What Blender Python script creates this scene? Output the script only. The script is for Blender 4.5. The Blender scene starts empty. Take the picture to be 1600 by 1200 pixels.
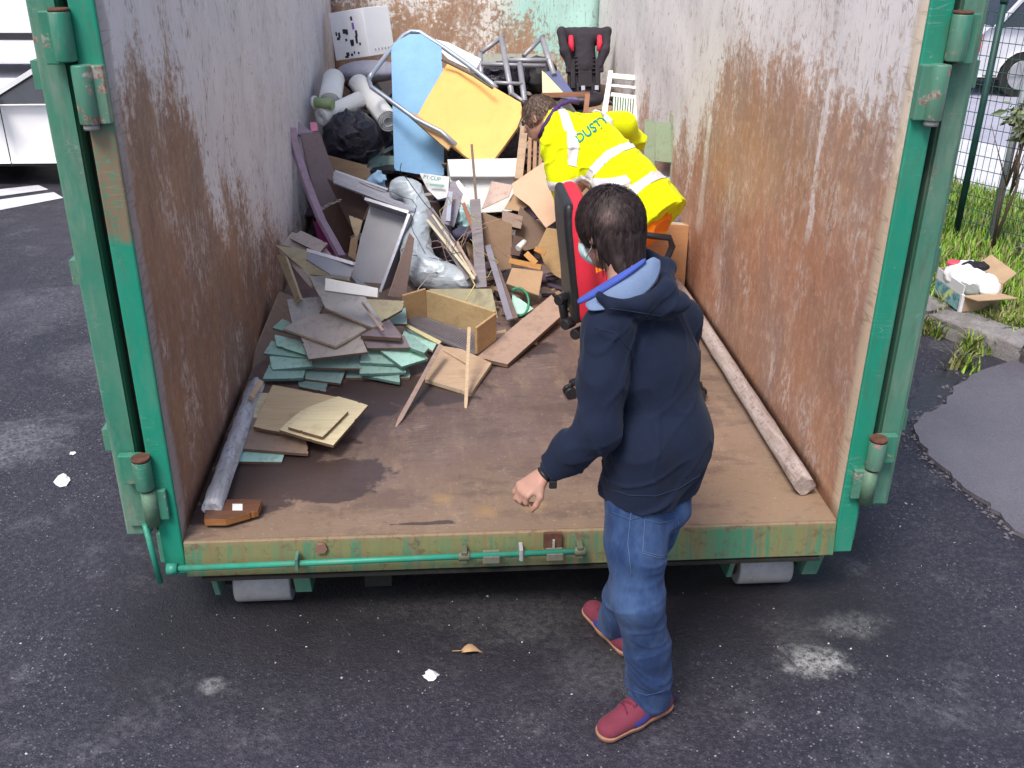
import bpy, bmesh, math, random
import numpy as np
from mathutils import Vector, Matrix
from mathutils.bvhtree import BVHTree

S = bpy.context.scene
COL = S.collection
# ------------------------------------------------------------------ camera, sky, sun, exposure
CAM = np.array([-.2361, -2.9375, 1.9848]); FPX = 1540.8
yaw, pitch, roll = .0726325, .4458634, .0096401
FW = np.array([math.sin(yaw)*math.cos(pitch), math.cos(yaw)*math.cos(pitch), -math.sin(pitch)])
RT = np.cross(FW, [0, 0, 1]); RT /= np.linalg.norm(RT); UP = np.cross(RT, FW)
RT, UP = RT*math.cos(roll)+UP*math.sin(roll), -RT*math.sin(roll)+UP*math.cos(roll)
cam = bpy.data.cameras.new('camera'); co = bpy.data.objects.new('camera', cam); COL.objects.link(co)
co.matrix_world = Matrix(((RT[0], UP[0], -FW[0], CAM[0]), (RT[1], UP[1], -FW[1], CAM[1]), (RT[2], UP[2], -FW[2], CAM[2]), (0, 0, 0, 1)))
cam.sensor_width = 36; cam.lens = 36*FPX/1600; cam.clip_start = .05; cam.clip_end = 600
S.camera = co
SUN_EL, SUN_AZ = 58, 215      # azimuth clockwise from +y: the sun stands behind and left of the camera
W = bpy.data.worlds.new('World'); S.world = W; W.use_nodes = True
wn = W.node_tree; bg = wn.nodes['Background']
sky = wn.nodes.new('ShaderNodeTexSky'); sky.sky_type = 'NISHITA'; sky.sun_disc = False
sky.sun_elevation = math.radians(SUN_EL); sky.sun_rotation = math.radians(SUN_AZ)
sky.air_density = 1.0; sky.dust_density = 3.5; sky.ozone_density = 1.0
wn.links.new(sky.outputs[0], bg.inputs[0]); bg.inputs[1].default_value = .125
sl = bpy.data.lights.new('sun', 'SUN'); sl.energy = 2.1; sl.angle = math.radians(20); sl.color = (1, .95, .87)
so = bpy.data.objects.new('sun', sl); COL.objects.link(so)
a, e = math.radians(SUN_AZ), math.radians(SUN_EL)
sdir = Vector((math.sin(a)*math.cos(e), math.cos(a)*math.cos(e), math.sin(e)))
so.rotation_euler = sdir.to_track_quat('Z', 'Y').to_euler()
S.view_settings.view_transform = 'Standard'; S.view_settings.look = 'None'
S.view_settings.gamma = 1; S.view_settings.exposure = 0.62
S.view_settings.use_curve_mapping = False
G0 = -.36                      # ground level; the container floor is z = 0
R_ = random.Random(7)
V3 = lambda *a: np.array(a, float)

# ------------------------------------------------------------------ where a sight line meets the place (used to measure positions)
def ray(x, y): return FW+RT*(x-800)/FPX-UP*(y-600)/FPX
def atY(x, y, Y): d = ray(x, y); return CAM+d*(Y-CAM[1])/d[1]
def atZ(x, y, Z): d = ray(x, y); return CAM+d*(Z-CAM[2])/d[2]
def onP(x, y, A, n): d = ray(x, y); return CAM+d*(np.dot(A-CAM, n)/np.dot(d, n))
def unit(v): v = np.array(v, float); return v/np.linalg.norm(v)

# ------------------------------------------------------------------ objects
def tag(o, label=None, cat=None, group=None, kind=None):
    if label: o['label'] = label
    if cat: o['category'] = cat
    if group: o['group'] = group
    if kind: o['kind'] = kind
    return o
def empty(name, loc, label=None, cat=None, group=None, rz=0):
    o = bpy.data.objects.new(name, None); COL.objects.link(o); o.location = Vector(loc); o.rotation_euler = (0, 0, rz)
    o.empty_display_size = .1
    return tag(o, label, cat, group)
def link(name, me, mats, parent=None, loc=None):
    o = bpy.data.objects.new(name, me); COL.objects.link(o)
    for m in (mats if isinstance(mats, (list, tuple)) else [mats]):
        if m: me.materials.append(m)
    if loc is not None: o.location = Vector(loc)
    if parent:
        o.parent = parent
        if parent.type == 'EMPTY' or True:
            # parts are written in world coordinates: cancel the parent's placement
            bpy.context.view_layer.update() if False else None
            o.matrix_parent_inverse = mw(parent).inverted()
    return o
def mw(o):
    m = Matrix.LocRotScale(o.location, o.rotation_euler, o.scale)
    return (mw(o.parent) @ o.matrix_parent_inverse @ m) if o.parent else m
def mesh(name, v, f, smooth=False):
    me = bpy.data.meshes.new(name); me.from_pydata([tuple(map(float, p)) for p in v], [], [tuple(int(i) for i in q) for q in f])
    if smooth: me.polygons.foreach_set('use_smooth', [True]*len(me.polygons))
    me.update(); return me
class MB:
    """collects shapes into ONE mesh"""
    def __init__(s): s.v = []; s.f = []; s.m = []; s.sm = []
    def add(s, v, f, m=0, sm=False):
        b = len(s.v); s.v += [tuple(map(float, p)) for p in v]
        s.f += [tuple(int(i)+b for i in q) for q in f]; s.m += [m]*len(f); s.sm += [sm]*len(f); return s
    def box(s, c, d, ax=None, m=0):
        ax = np.eye(3) if ax is None else np.array(ax)
        c = np.array(c, float); h = np.array(d, float)/2
        v = [c+ax[0]*h[0]*i+ax[1]*h[1]*j+ax[2]*h[2]*k for k in (-1, 1) for j in (-1, 1) for i in (-1, 1)]
        return s.add(v, [(0, 2, 3, 1), (4, 5, 7, 6), (0, 1, 5, 4), (2, 6, 7, 3), (0, 4, 6, 2), (1, 3, 7, 5)], m)
    def bar(s, a, b, w, t, up=(0, 0, 1), m=0):
        a = np.array(a, float); b = np.array(b, float); d = unit(b-a)
        u = np.array(up, float); u = u-d*np.dot(u, d)
        u = unit(u) if np.linalg.norm(u) > 1e-4 else unit(np.cross(d, [1, 0, .1]))
        return s.box((a+b)/2, (np.linalg.norm(b-a), w, t), (d, np.cross(u, d), u), m)
    def tube(s, pts, r, n=8, m=0, caps=True, sx=1, up=None):
        pts = [np.array(p, float) for p in pts]; N = len(pts)
        rr = [r]*N if np.isscalar(r) else list(r)
        v = []; u = None
        for i, p in enumerate(pts):
            t = unit(pts[min(i+1, N-1)]-pts[max(i-1, 0)])
            if u is None: u = np.cross(t, [0, 0, 1]) if abs(t[2]) < .9 else np.cross(t, [1, 0, 0])
            if up is not None: u = np.cross(t, up)
            u = unit(u-t*np.dot(u, t)); w = np.cross(t, u)
            v += [p+rr[i]*(math.cos(6.28318*k/n)*u*sx+math.sin(6.28318*k/n)*w) for k in range(n)]
        f = [(i*n+k, i*n+(k+1) % n, (i+1)*n+(k+1) % n, (i+1)*n+k) for i in range(N-1) for k in range(n)]
        s.add(v, f, m, True)
        if caps: b = len(s.v)-len(v); s.f += [tuple(b+k for k in range(n))[::-1], tuple(b+(N-1)*n+k for k in range(n))]; s.m += [m]*2; s.sm += [False]*2
        return s
    def cyl(s, a, b, r, n=16, m=0): return s.tube([a, b], r, n, m)
    def prism(s, poly, off, m=0, me=None):
        n = len(poly); off = np.array(off, float); top = [np.array(p, float) for p in poly]; bot = [p+off for p in top]
        s.add(top+bot, [tuple(range(n)), tuple(range(2*n-1, n-1, -1))], m)
        b = len(s.v)-2*n; me = m if me is None else me
        for i in range(n): s.f.append((b+i, b+n+i, b+n+(i+1) % n, b+(i+1) % n)); s.m.append(me); s.sm.append(False)
        return s
    def build(s, name, mats, parent=None, fix=True, bevel=0, loc=None):
        c = np.array(loc, float) if loc is not None else (np.zeros(3) if parent else np.mean(np.array(s.v), 0))
        if parent and loc is None: c = np.mean(np.array(s.v), 0)
        me = bpy.data.meshes.new(name); me.from_pydata([tuple(np.array(p)-c) for p in s.v], [], s.f)
        me.polygons.foreach_set('material_index', s.m); me.polygons.foreach_set('use_smooth', s.sm)
        if fix:
            bm = bmesh.new(); bm.from_mesh(me); bmesh.ops.recalc_face_normals(bm, faces=bm.faces); bm.to_mesh(me); bm.free()
        me.update()
        o = link(name, me, mats, parent, c)
        if bevel:
            b = o.modifiers.new('bevel', 'BEVEL'); b.width = bevel; b.segments = 2; b.limit_method = 'ANGLE'
            b.harden_normals = False
        return o

# ------------------------------------------------------------------ node shorthand
class NT:
    def __init__(s, name):
        s.mat = bpy.data.materials.new(name); s.mat.use_nodes = True; s.t = s.mat.node_tree
        s.b = s.t.nodes['Principled BSDF']; s.co = s.t.nodes.new('ShaderNodeTexCoord')
        s.geo = s.t.nodes.new('ShaderNodeNewGeometry'); s.obj = s.co.outputs['Object']; s.pos = s.geo.outputs['Position']
    def _in(s, n, i, v):
        if v is None: return
        if hasattr(v, 'is_output') or isinstance(v, bpy.types.NodeSocket): s.t.links.new(v, n.inputs[i])
        else:
            if isinstance(v, tuple) and len(v) == 3 and n.inputs[i].type == 'RGBA': v = (*v, 1)
            n.inputs[i].default_value = v
    def map(s, vec, sc=(1, 1, 1), loc=(0, 0, 0), rot=(0, 0, 0)):
        n = s.t.nodes.new('ShaderNodeMapping'); s._in(n, 0, vec); n.inputs[1].default_value = loc; n.inputs[2].default_value = rot; n.inputs[3].default_value = sc
        return n.outputs[0]
    def noise(s, vec, sc, det=4, ro=.55, dist=0, col=False):
        n = s.t.nodes.new('ShaderNodeTexNoise'); s._in(n, 'Vector', vec); n.inputs['Scale'].default_value = sc; n.inputs['Detail'].default_value = det
        n.inputs['Roughness'].default_value = ro; n.inputs['Distortion'].default_value = dist
        return n.outputs['Color' if col else 'Fac']
    def vor(s, vec, sc, feat='F1', out='Distance', rnd=1):
        n = s.t.nodes.new('ShaderNodeTexVoronoi'); n.feature = feat; s._in(n, 'Vector', vec); n.inputs['Scale'].default_value = sc
        n.inputs['Randomness'].default_value = rnd
        return n.outputs[out]
    def ramp(s, f, stops, interp='LINEAR'):
        n = s.t.nodes.new('ShaderNodeValToRGB'); s._in(n, 0, f); r = n.color_ramp; r.interpolation = interp
        while len(r.elements) < len(stops): r.elements.new(.5)
        for el, (p, c) in zip(r.elements, stops):
            el.position = p; el.color = (c, c, c, 1) if np.isscalar(c) else (*c, 1)
        return n.outputs[0]
    def math(s, op, a, b=None, c=None, clamp=False):
        n = s.t.nodes.new('ShaderNodeMath'); n.operation = op; n.use_clamp = clamp; s._in(n, 0, a); s._in(n, 1, b); s._in(n, 2, c); return n.outputs[0]
    def step(s, v, a, b):
        n = s.t.nodes.new('ShaderNodeMapRange'); n.interpolation_type = 'SMOOTHSTEP'; s._in(n, 0, v); s._in(n, 1, a); s._in(n, 2, b); return n.outputs[0]
    def mix(s, f, a, b, mode='MIX'):
        n = s.t.nodes.new('ShaderNodeMix'); n.data_type = 'RGBA'; n.blend_type = mode
        s._in(n, 0, f); s._in(n, 6, a); s._in(n, 7, b); return n.outputs[2]
    def sep(s, v):
        n = s.t.nodes.new('ShaderNodeSeparateXYZ'); s._in(n, 0, v); return n.outputs
    def comb(s, x, y, z):
        n = s.t.nodes.new('ShaderNodeCombineXYZ'); s._in(n, 0, x); s._in(n, 1, y); s._in(n, 2, z); return n.outputs[0]
    def rnd(s): return s.t.nodes.new('ShaderNodeObjectInfo').outputs['Random']
    def bump(s, h, st=.3, d=.01, prev=None):
        n = s.t.nodes.new('ShaderNodeBump'); n.inputs['Strength'].default_value = st; n.inputs['Distance'].default_value = d
        s._in(n, 'Height', h); s._in(n, 'Normal', prev); return n.outputs[0]
    def out(s, col=None, rough=None, metal=None, normal=None, spec=None, **k):
        s._in(s.b, 'Base Color', col); s._in(s.b, 'Roughness', rough); s._in(s.b, 'Metallic', metal); s._in(s.b, 'Normal', normal)
        s._in(s.b, 'Specular IOR Level', spec)
        for a_, v in k.items(): s._in(s.b, a_.replace('_', ' '), v)
        return s.mat
_mc = {}
def plain(name, c, rough=.6, metal=0, var=.12, sc=9, bump=.15, spec=.4, dirt=.25, dcol=(.12, .09, .07), **k):
    """a painted or moulded surface with soft soiling and slight relief"""
    if name in _mc: return _mc[name]
    n = NT(name); c = tuple(c)
    f = n.noise(n.obj, sc, 5, .6)
    f2 = n.noise(n.obj, sc*4.7, 6, .7)
    base = n.mix(n.ramp(f, [(.3, 0), (.7, 1)]), tuple(x*(1-var) for x in c), tuple(min(1, x*(1+var)) for x in c))
    d = n.math('MULTIPLY', n.ramp(f2, [(.5, 0), (.75, 1)]), dirt)
    col = n.mix(d, base, dcol)
    hs = n.t.nodes.new('ShaderNodeHueSaturation'); n._in(hs, 'Color', col)
    n._in(hs, 'Value', n.math('MULTIPLY_ADD', n.rnd(), .16, .92))
    m = n.out(hs.outputs[0], n.math('MULTIPLY_ADD', f2, .25, rough-.12), metal, n.bump(f2, bump, .004), spec, **k)
    _mc[name] = m; return m
def woodm(name, c, c2, sc=1, axis=0, rough=.6, gloss=None):
    if name in _mc: return _mc[name]
    n = NT(name); s3 = [14*sc]*3; s3[axis] = 1.2*sc
    v = n.map(n.obj, tuple(s3))
    g = n.noise(v, 1.6, 6, .6, .6); fine = n.noise(n.map(n.obj, tuple(x*7 for x in s3)), 1.5, 3, .6)
    col = n.mix(n.ramp(g, [(.32, 0), (.68, 1)]), c, c2)
    col = n.mix(n.math('MULTIPLY', n.ramp(fine, [(.45, 0), (.8, 1)]), .35), col, tuple(x*.45 for x in c2))
    st = n.ramp(n.noise(n.obj, 5, 5, .65), [(.55, 0), (.72, 1)])
    col = n.mix(n.math('MULTIPLY', st, .3), col, (.1, .075, .055))
    m = n.out(col, rough, 0, n.bump(g, .15, .003), .35); _mc[name] = m; return m

# asphalt: bound aggregate, pale worn smears, darker and bluer stretches
def asphalt_mat(name, patch=False):
    n = NT(name); p = n.pos
    big = n.noise(p, .7, 5, .6); med = n.noise(p, 3.1, 6, .65); fine = n.noise(p, 60, 4, .7); grain = n.noise(p, 190, 2, .6)
    tint = n.mix(n.noise(p, 1.7, 3), (.017, .014, .024), (.013, .016, .026))
    if patch: tint = n.mix(n.noise(p, 1.7, 3), (.15, .145, .18), (.19, .18, .215))
    col = n.mix(n.ramp(big, [(.3, 0), (.7, 1)]), tint, n.mix(.5, tint, (.038, .032, .050)))
    col = n.mix(n.math('MULTIPLY', n.ramp(fine, [(.45, 0), (.68, 1)]), .55), col, (.17, .165, .19) if patch else (.085, .078, .10))
    col = n.mix(n.ramp(grain, [(.56, 0), (.66, .5)]), col, (.02, .018, .025))
    # pale stone chips of two sizes
    for sc, th, amt, c in ((62, .30, .6, (.24, .23, .28)), (24, .12, .7, (.40, .39, .43)), (36, .20, .6, (.29, .28, .33)), (110, .34, .6, (.15, .145, .19))):
        cellr = n.sep(n.vor(p, sc, out='Color'))[0]
        d = n.vor(p, sc)
        chip = n.math('MULTIPLY', n.step(d, th, th*.55), n.math('GREATER_THAN', cellr, {62: .74, 24: .86, 36: .82, 110: .6}[sc]))
        dens = n.ramp(n.noise(p, 2.3, 4, .6), [(.38, .3), (.6, 1)])
        col = n.mix(n.math('MULTIPLY', n.math('MULTIPLY', chip, dens), amt*(.5 if patch else 1)), col, c)
    # smeared pale residue
    sm = n.math('MULTIPLY', n.ramp(med, [(.53, 0), (.68, 1)]), n.ramp(n.noise(p, 34, 5, .75), [(.42, 0), (.62, 1)]))
    x, y, z = n.sep(p)
    def spot(cx, cy, r, st, rx=1.0):
        dx = n.math('MULTIPLY', n.math('SUBTRACT', x, cx), rx); dy = n.math('SUBTRACT', y, cy)
        d = n.math('SQRT', n.math('ADD', n.math('MULTIPLY', dx, dx), n.math('MULTIPLY', dy, dy)))
        d = n.math('ADD', d, n.math('MULTIPLY', n.math('SUBTRACT', n.noise(p, 14, 5, .7), .5), r*1.6))
        return n.math('MULTIPLY', n.math('MULTIPLY', n.step(d, r*1.1, r*.3), n.ramp(n.noise(p, 45, 6, .8), [(.40, .08), (.58, 1)])), st*1.15)
    col = n.mix(n.math('MULTIPLY', sm, .42), col, (.22, .215, .25))
    if not patch:
        for (px, py, r, st, c, rx) in ((1272, 1033, .09, .85, (.6, .6, .6), .6), (1330, 975, .09, .55, (.5, .5, .52), .55), (1322, 884, .1, .5, (.36, .36, .37), 1),
                                   (1240, 985, .16, .3, (.3, .3, .28), 1), (610, 930, .2, .3, (.34, .35, .38), .8), (760, 960, .2, .34, (.33, .33, .34), .7),
                                   (850, 965, .17, .34, (.33, .33, .34), .8), (870, 915, .1, .3, (.33, .32, .3), .6), (25, 690, .3, .36, (.3, .31, .36), 1), (330, 1072, .05, .7, (.5, .5, .52), 1),
                                   (140, 560, .3, .22, (.26, .26, .3), 1), (800, 925, .3, .25, (.3, .3, .3), .5), (930, 1040, .18, .25, (.27, .27, .28), 1), (60, 480, .5, .2, (.25, .25, .3), 1)):
            q = atZ(px, py, G0); col = n.mix(spot(q[0], q[1], r, st, rx), col, c)
        # damp ground under and just before the container, with its black shadow painted in
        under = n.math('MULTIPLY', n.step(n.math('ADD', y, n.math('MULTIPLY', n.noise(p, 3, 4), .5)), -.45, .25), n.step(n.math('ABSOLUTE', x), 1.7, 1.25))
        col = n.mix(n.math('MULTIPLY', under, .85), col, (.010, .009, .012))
    h = n.math('ADD', n.math('MULTIPLY', fine, .7), n.math('MULTIPLY', grain, .5))
    nr = n.bump(h, .55, .012); nr = n.bump(med, .25, .03, nr)
    return n.out(col, n.math('MULTIPLY_ADD', n.noise(p, 6, 4), .3, .38), 0, nr, .5)

RUST = (.155, .078, .05); RUST2 = (.21, .10, .055); RUSTD = (.10, .058, .045)
def wall_mat(name, side):
    """inside of the container: lilac-white paint above, bare rust where the loads rub, scratches and drips"""
    n = NT(name); p = n.pos; x, y, z = n.sep(p)
    u = x if side == 'B' else y
    uv = n.comb(u, 0.0 if side != 'B' else 3.0, z) if side != 'L' else n.comb(u, 7.0, z)
    str_ = n.noise(n.map(uv, (4.2, 1, 1.0)), 1, 7, .7)          # tall streaks
    str2 = n.noise(n.map(uv, (9, 1, 2.6)), 1, 8, .74)
    blot = n.noise(uv, 2.1, 6, .62); fleck = n.noise(uv, 24, 6, .75); fleck2 = n.noise(uv, 70, 4, .7)
    if side == 'R':
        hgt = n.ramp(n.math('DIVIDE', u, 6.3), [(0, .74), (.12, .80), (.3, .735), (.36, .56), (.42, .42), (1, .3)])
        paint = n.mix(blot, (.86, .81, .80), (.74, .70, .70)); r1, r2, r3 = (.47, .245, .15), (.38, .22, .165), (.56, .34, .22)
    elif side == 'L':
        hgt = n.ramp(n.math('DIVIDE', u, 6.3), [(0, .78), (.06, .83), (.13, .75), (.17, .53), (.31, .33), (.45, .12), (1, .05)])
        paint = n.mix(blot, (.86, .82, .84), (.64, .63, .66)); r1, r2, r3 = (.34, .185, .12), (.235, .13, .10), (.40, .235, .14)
    else:
        hgt = n.ramp(n.math('MULTIPLY_ADD', x, .42, .5), [(0, .7), (.5, .68), (.72, .5), (1, .35)])
        paint = n.mix(n.ramp(x, [(.2, 0), (.5, 1)]), (.92, .86, .80), (.50, .80, .72)); r1, r2, r3 = (.50, .29, .17), (.42, .25, .16), (.62, .42, .27)
    hh = n.math('MULTIPLY', hgt, 1.9)
    lev = n.math('SUBTRACT', hh, z)
    lev = n.math('ADD', lev, n.math('MULTIPLY', n.math('SUBTRACT', blot, .5), .95 if side != 'B' else 2.2))
    lev = n.math('ADD', lev, n.math('MULTIPLY', n.math('SUBTRACT', str_, .5), 1.1 if side != 'B' else 1.6))
    lev = n.math('ADD', lev, n.math('MULTIPLY', n.math('SUBTRACT', fleck, .5), 1.3 if side != 'B' else 2.6))
    rm = n.step(lev, -.12, .2)
    rust = n.mix(n.ramp(blot, [(.35, 0), (.65, 1)]), r1, r2)
    rust = n.mix(n.math('MULTIPLY', n.ramp(str2, [(.5, 0), (.66, 1)]), .7), rust, r3)
    rust = n.mix(n.math('MULTIPLY', n.ramp(n.noise(n.map(uv, (2.2, 1, 1.1), loc=(9, 4, 1)), 1.3, 6, .66), [(.46, 0), (.62, 1)]), .55), rust, tuple((c+sum(r2)/3*1.1)/2 for c in r2))
    rust = n.mix(n.math('MULTIPLY', n.ramp(n.noise(n.map(uv, (5, 1, 1.6), loc=(1, 4, 7)), 1.4, 7, .75), [(.56, 0), (.68, 1)]), .5), rust, tuple(c*.5 for c in r2))
    rust = n.mix(n.math('MULTIPLY', n.ramp(fleck, [(.58, 0), (.7, 1)]), .35), rust, tuple(c*.6 for c in r2))
    rust = n.mix(n.math('MULTIPLY', n.ramp(n.noise(n.map(uv, (1.6, 1, 1), loc=(3, 1, 2)), 15, 6, .8), [(.50, 0), (.62, 1)]), .5), rust, (.72, .48, .36) if side == 'R' else (.44, .33, .28))
    rust = n.mix(n.math('MULTIPLY', n.ramp(fleck2, [(.56, 0), (.7, 1)]), .3), rust, tuple(c*1.5 for c in r3))
    # dirt film lower down, grey drips in the paint
    paint = n.mix(n.math('MULTIPLY', n.ramp(str_, [(.45, 0), (.7, 1)]), .26), paint, (.36, .34, .38) if side != 'R' else (.5, .43, .43))
    paint = n.mix(n.math('MULTIPLY', n.ramp(str2, [(.52, 0), (.68, 1)]), .16), paint, (.30, .25, .24))
    paint = n.mix(n.math('MULTIPLY', n.ramp(fleck2, [(.58, 0), (.72, 1)]), .25), paint, (.3, .27, .3))
    # short nicks and chips in the paint
    for sc_, th_, am_ in (((16, 1, 9), .20, .7), ((34, 1, 15), .24, .55)):
        vv = n.map(uv, sc_, rot=(0, .15, 0)); d_ = n.vor(vv, 1); cr_ = n.sep(n.vor(vv, 1, out='Color'))[1]
        ck = n.math('MULTIPLY', n.step(n.math('ADD', d_, n.math('MULTIPLY', n.math('SUBTRACT', n.noise(uv, 60, 4, .8), .5), .5)), th_, th_*.3), n.math('GREATER_THAN', cr_, .62))
        ck = n.math('MULTIPLY', ck, n.ramp(n.noise(uv, 3.1, 4, .6), [(.40, .1), (.58, 1)]))
        paint = n.mix(n.math('MULTIPLY', ck, am_), paint, (.26, .17, .14))
    # hair scratches, both near-vertical and slanted
    for rot, sx, sz, th, amt in ((0.12, 34, 4.5, .045, .7), (-.5, 26, 5, .036, .6), (1.25, 26, 4.2, .030, .6), (.3, 60, 11, .05, .4)):
        d = n.vor(n.map(uv, (sx, 1, sz), rot=(0, rot, 0)), 1, 'DISTANCE_TO_EDGE')
        msk = n.math('MULTIPLY', n.step(d, th, th*.3), n.ramp(n.noise(n.map(uv, (1, 1, 1), loc=(rot*9, 0, 3)), 6.5, 5, .7), [(.53, 0), (.6, 1)]))
        paint = n.mix(n.math('MULTIPLY', msk, amt), paint, (.20, .13, .12))
        rust = n.mix(n.math('MULTIPLY', msk, .25), rust, tuple(c*1.5 for c in r3))
    # remaining paint islands in the rust
    isl = n.math('MULTIPLY', n.ramp(n.noise(n.map(uv, (3.2, 1, 1.7)), 1.5, 3, .6), [(.52, 0), (.62, 1)]), n.ramp(n.noise(n.map(uv, (1.8, 1, 1)), 17, 6, .8), [(.49, 0), (.57, 1)]))
    rm = n.math('SUBTRACT', rm, n.math('MULTIPLY', isl, .62), clamp=True)
    if side == 'R':
        for (u0, w, z0, z1, st) in ((.66, .035, .80, 1.5, .85), (2.25, .06, .35, 1.1, .6), (.86, .03, .08, .33, .6), (1.85, .12, .2, .5, .35)):
            dd = n.math('ABSOLUTE', n.math('SUBTRACT', n.math('ADD', u, n.math('MULTIPLY', n.math('SUBTRACT', n.noise(uv, 9, 5, .8), .5), .16)), u0))
            k = n.math('MULTIPLY', n.step(dd, w, w*.4), n.math('MULTIPLY', n.step(z, z0, z0+.12), n.step(z, z1, z1-.1)))
            k = n.math('MULTIPLY', k, n.ramp(fleck, [(.38, .25), (.5, 1)]))
            rm = n.math('SUBTRACT', rm, n.math('MULTIPLY', k, st), clamp=True)
    col = n.mix(rm, paint, rust)
    rim = n.math('MULTIPLY', n.step(n.math('ABSOLUTE', n.math('SUBTRACT', rm, .5)), .45, .1), .28)
    col = n.mix(rim, col, (.52, .36, .26))
    if side != 'B':   # mouth of the container: a worn pale band, nicked by loads
        e = n.math('ADD', u, n.math('MULTIPLY', n.math('SUBTRACT', n.noise(uv, 7, 5, .7), .5), .10))
        em = n.math('MULTIPLY', n.step(e, .085, .05), .8)
        col = n.mix(em, col, (.40, .37, .37) if side == 'L' else (.52, .42, .32))
        nick = n.step(n.vor(n.map(uv, (3, 1, 30), rot=(0, .35 if side == 'L' else -.35, 0)), 1, 'DISTANCE_TO_EDGE'), .07, .02)
        nm = n.math('MULTIPLY', n.math('MULTIPLY', nick, n.step(u, .13, .06)), n.ramp(n.noise(uv, 11, 3), [(.45, 0), (.6, .4)]))
        col = n.mix(nm, col, (.17, .09, .07))
    rough = n.math('MULTIPLY_ADD', fleck, .3, .42)
    nr = n.bump(rm, .25, .004); nr = n.bump(fleck, .3, .006, nr); nr = n.bump(n.noise(uv, 1.1, 2), .5, .06, nr)
    return n.out(col, rough, n.math('MULTIPLY', rm, .15), nr, .4)
def floor_mat():
    n = NT('worn_steel_floor'); p = n.pos; x, y, z = n.sep(p)
    b = n.noise(p, 2.2, 6, .62); f = n.noise(p, 22, 6, .75); s = n.noise(n.map(p, (9, 2, 1)), 1.3, 5, .7)
    col = n.mix(n.ramp(b, [(.3, 0), (.7, 1)]), (.12, .080, .074), (.215, .150, .135))
    col = n.mix(n.math('MULTIPLY', n.ramp(s, [(.5, 0), (.7, 1)]), .4), col, (.31, .225, .165))
    sx = n.step(n.vor(n.map(p, (5, 34, 1), rot=(0, 0, .5)), 1, 'DISTANCE_TO_EDGE'), .04, .01)
    col = n.mix(n.math('MULTIPLY', n.math('MULTIPLY', sx, n.ramp(n.noise(p, 4, 4), [(.5, 0), (.6, 1)])), .35), col, (.45, .36, .3))
    # sandy dust towards the mouth
    dust = n.step(n.math('ADD', y, n.math('MULTIPLY', n.math('SUBTRACT', b, .5), 1.1)), .75, .05)
    rgt = n.step(n.math('ADD', x, n.math('MULTIPLY', n.math('SUBTRACT', f, .5), .5)), .35, .8)
    col = n.mix(n.math('MULTIPLY', dust, .6), col, (.27, .19, .12))
    col = n.mix(n.math('MULTIPLY', rgt, .45), col, (.36, .25, .165))
    col = n.mix(n.math('MULTIPLY', n.ramp(f, [(.56, 0), (.7, 1)]), .5), col, (.10, .058, .045))
    col = n.mix(n.math('MULTIPLY', n.ramp(n.noise(n.map(p, (1, 2.2, 1), loc=(5, 2, 0)), 2.6, 7, .74), [(.50, 0), (.6, 1)]), .5), col, (.095, .062, .058))
    col = n.mix(n.math('MULTIPLY', n.ramp(n.noise(n.map(p, (2.2, .8, 1), loc=(2, 7, 0)), 3.3, 7, .74), [(.54, 0), (.64, 1)]), .4), col, (.33, .23, .16))
    col = n.mix(n.math('MULTIPLY', n.ramp(n.noise(p, 60, 3, .7), [(.62, 0), (.7, 1)]), .4), col, (.5, .45, .42))
    # spilt liquid, left
    wet = None
    for (px, py, rx, ry) in ((470, 745, .36, .18), (380, 765, .24, .2), (430, 700, .3, .2), (640, 610, .40, .17), (560, 640, .22, .1), (330, 800, .22, .075), (505, 770, .2, .07), (800, 545, .22, .13), (720, 560, .3, .12), (690, 815, .05, .01), (660, 818, .12, .012)):
        q = atZ(px, py, 0)
        dx = n.math('DIVIDE', n.math('SUBTRACT', x, q[0]), rx); dy = n.math('DIVIDE', n.math('SUBTRACT', y, q[1]), ry)
        d = n.math('SQRT', n.math('ADD', n.math('MULTIPLY', dx, dx), n.math('MULTIPLY', dy, dy)))
        wet = d if wet is None else n.math('MINIMUM', wet, d)
    wet = n.math('ADD', wet, n.math('MULTIPLY', n.math('SUBTRACT', n.noise(p, 6, 6, .72), .5), 2.0))
    wet = n.step(wet, 1.04, .86)
    col = n.mix(n.math('MULTIPLY', wet, .85), col, (.062, .042, .042))
    for px, py in ((835, 790), (760, 800), (690, 780)):
        q = atZ(px, py, 0); dx = n.math('SUBTRACT', x, q[0]); dy = n.math('SUBTRACT', y, q[1])
        d = n.math('SQRT', n.math('ADD', n.math('MULTIPLY', dx, dx), n.math('MULTIPLY', dy, dy)))
        col = n.mix(n.math('MULTIPLY', n.step(n.math('ADD', d, n.math('MULTIPLY', f, .07)), .1, .04), .4), col, (.42, .26, .10))
    rough = n.math('SUBTRACT', n.math('MULTIPLY_ADD', f, .25, .42), n.math('MULTIPLY', wet, .22))
    nr = n.bump(f, .2, .005); nr = n.bump(n.noise(p, 1.6, 2), .4, .04, nr)
    return n.out(col, rough, .1, nr, .45)
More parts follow.
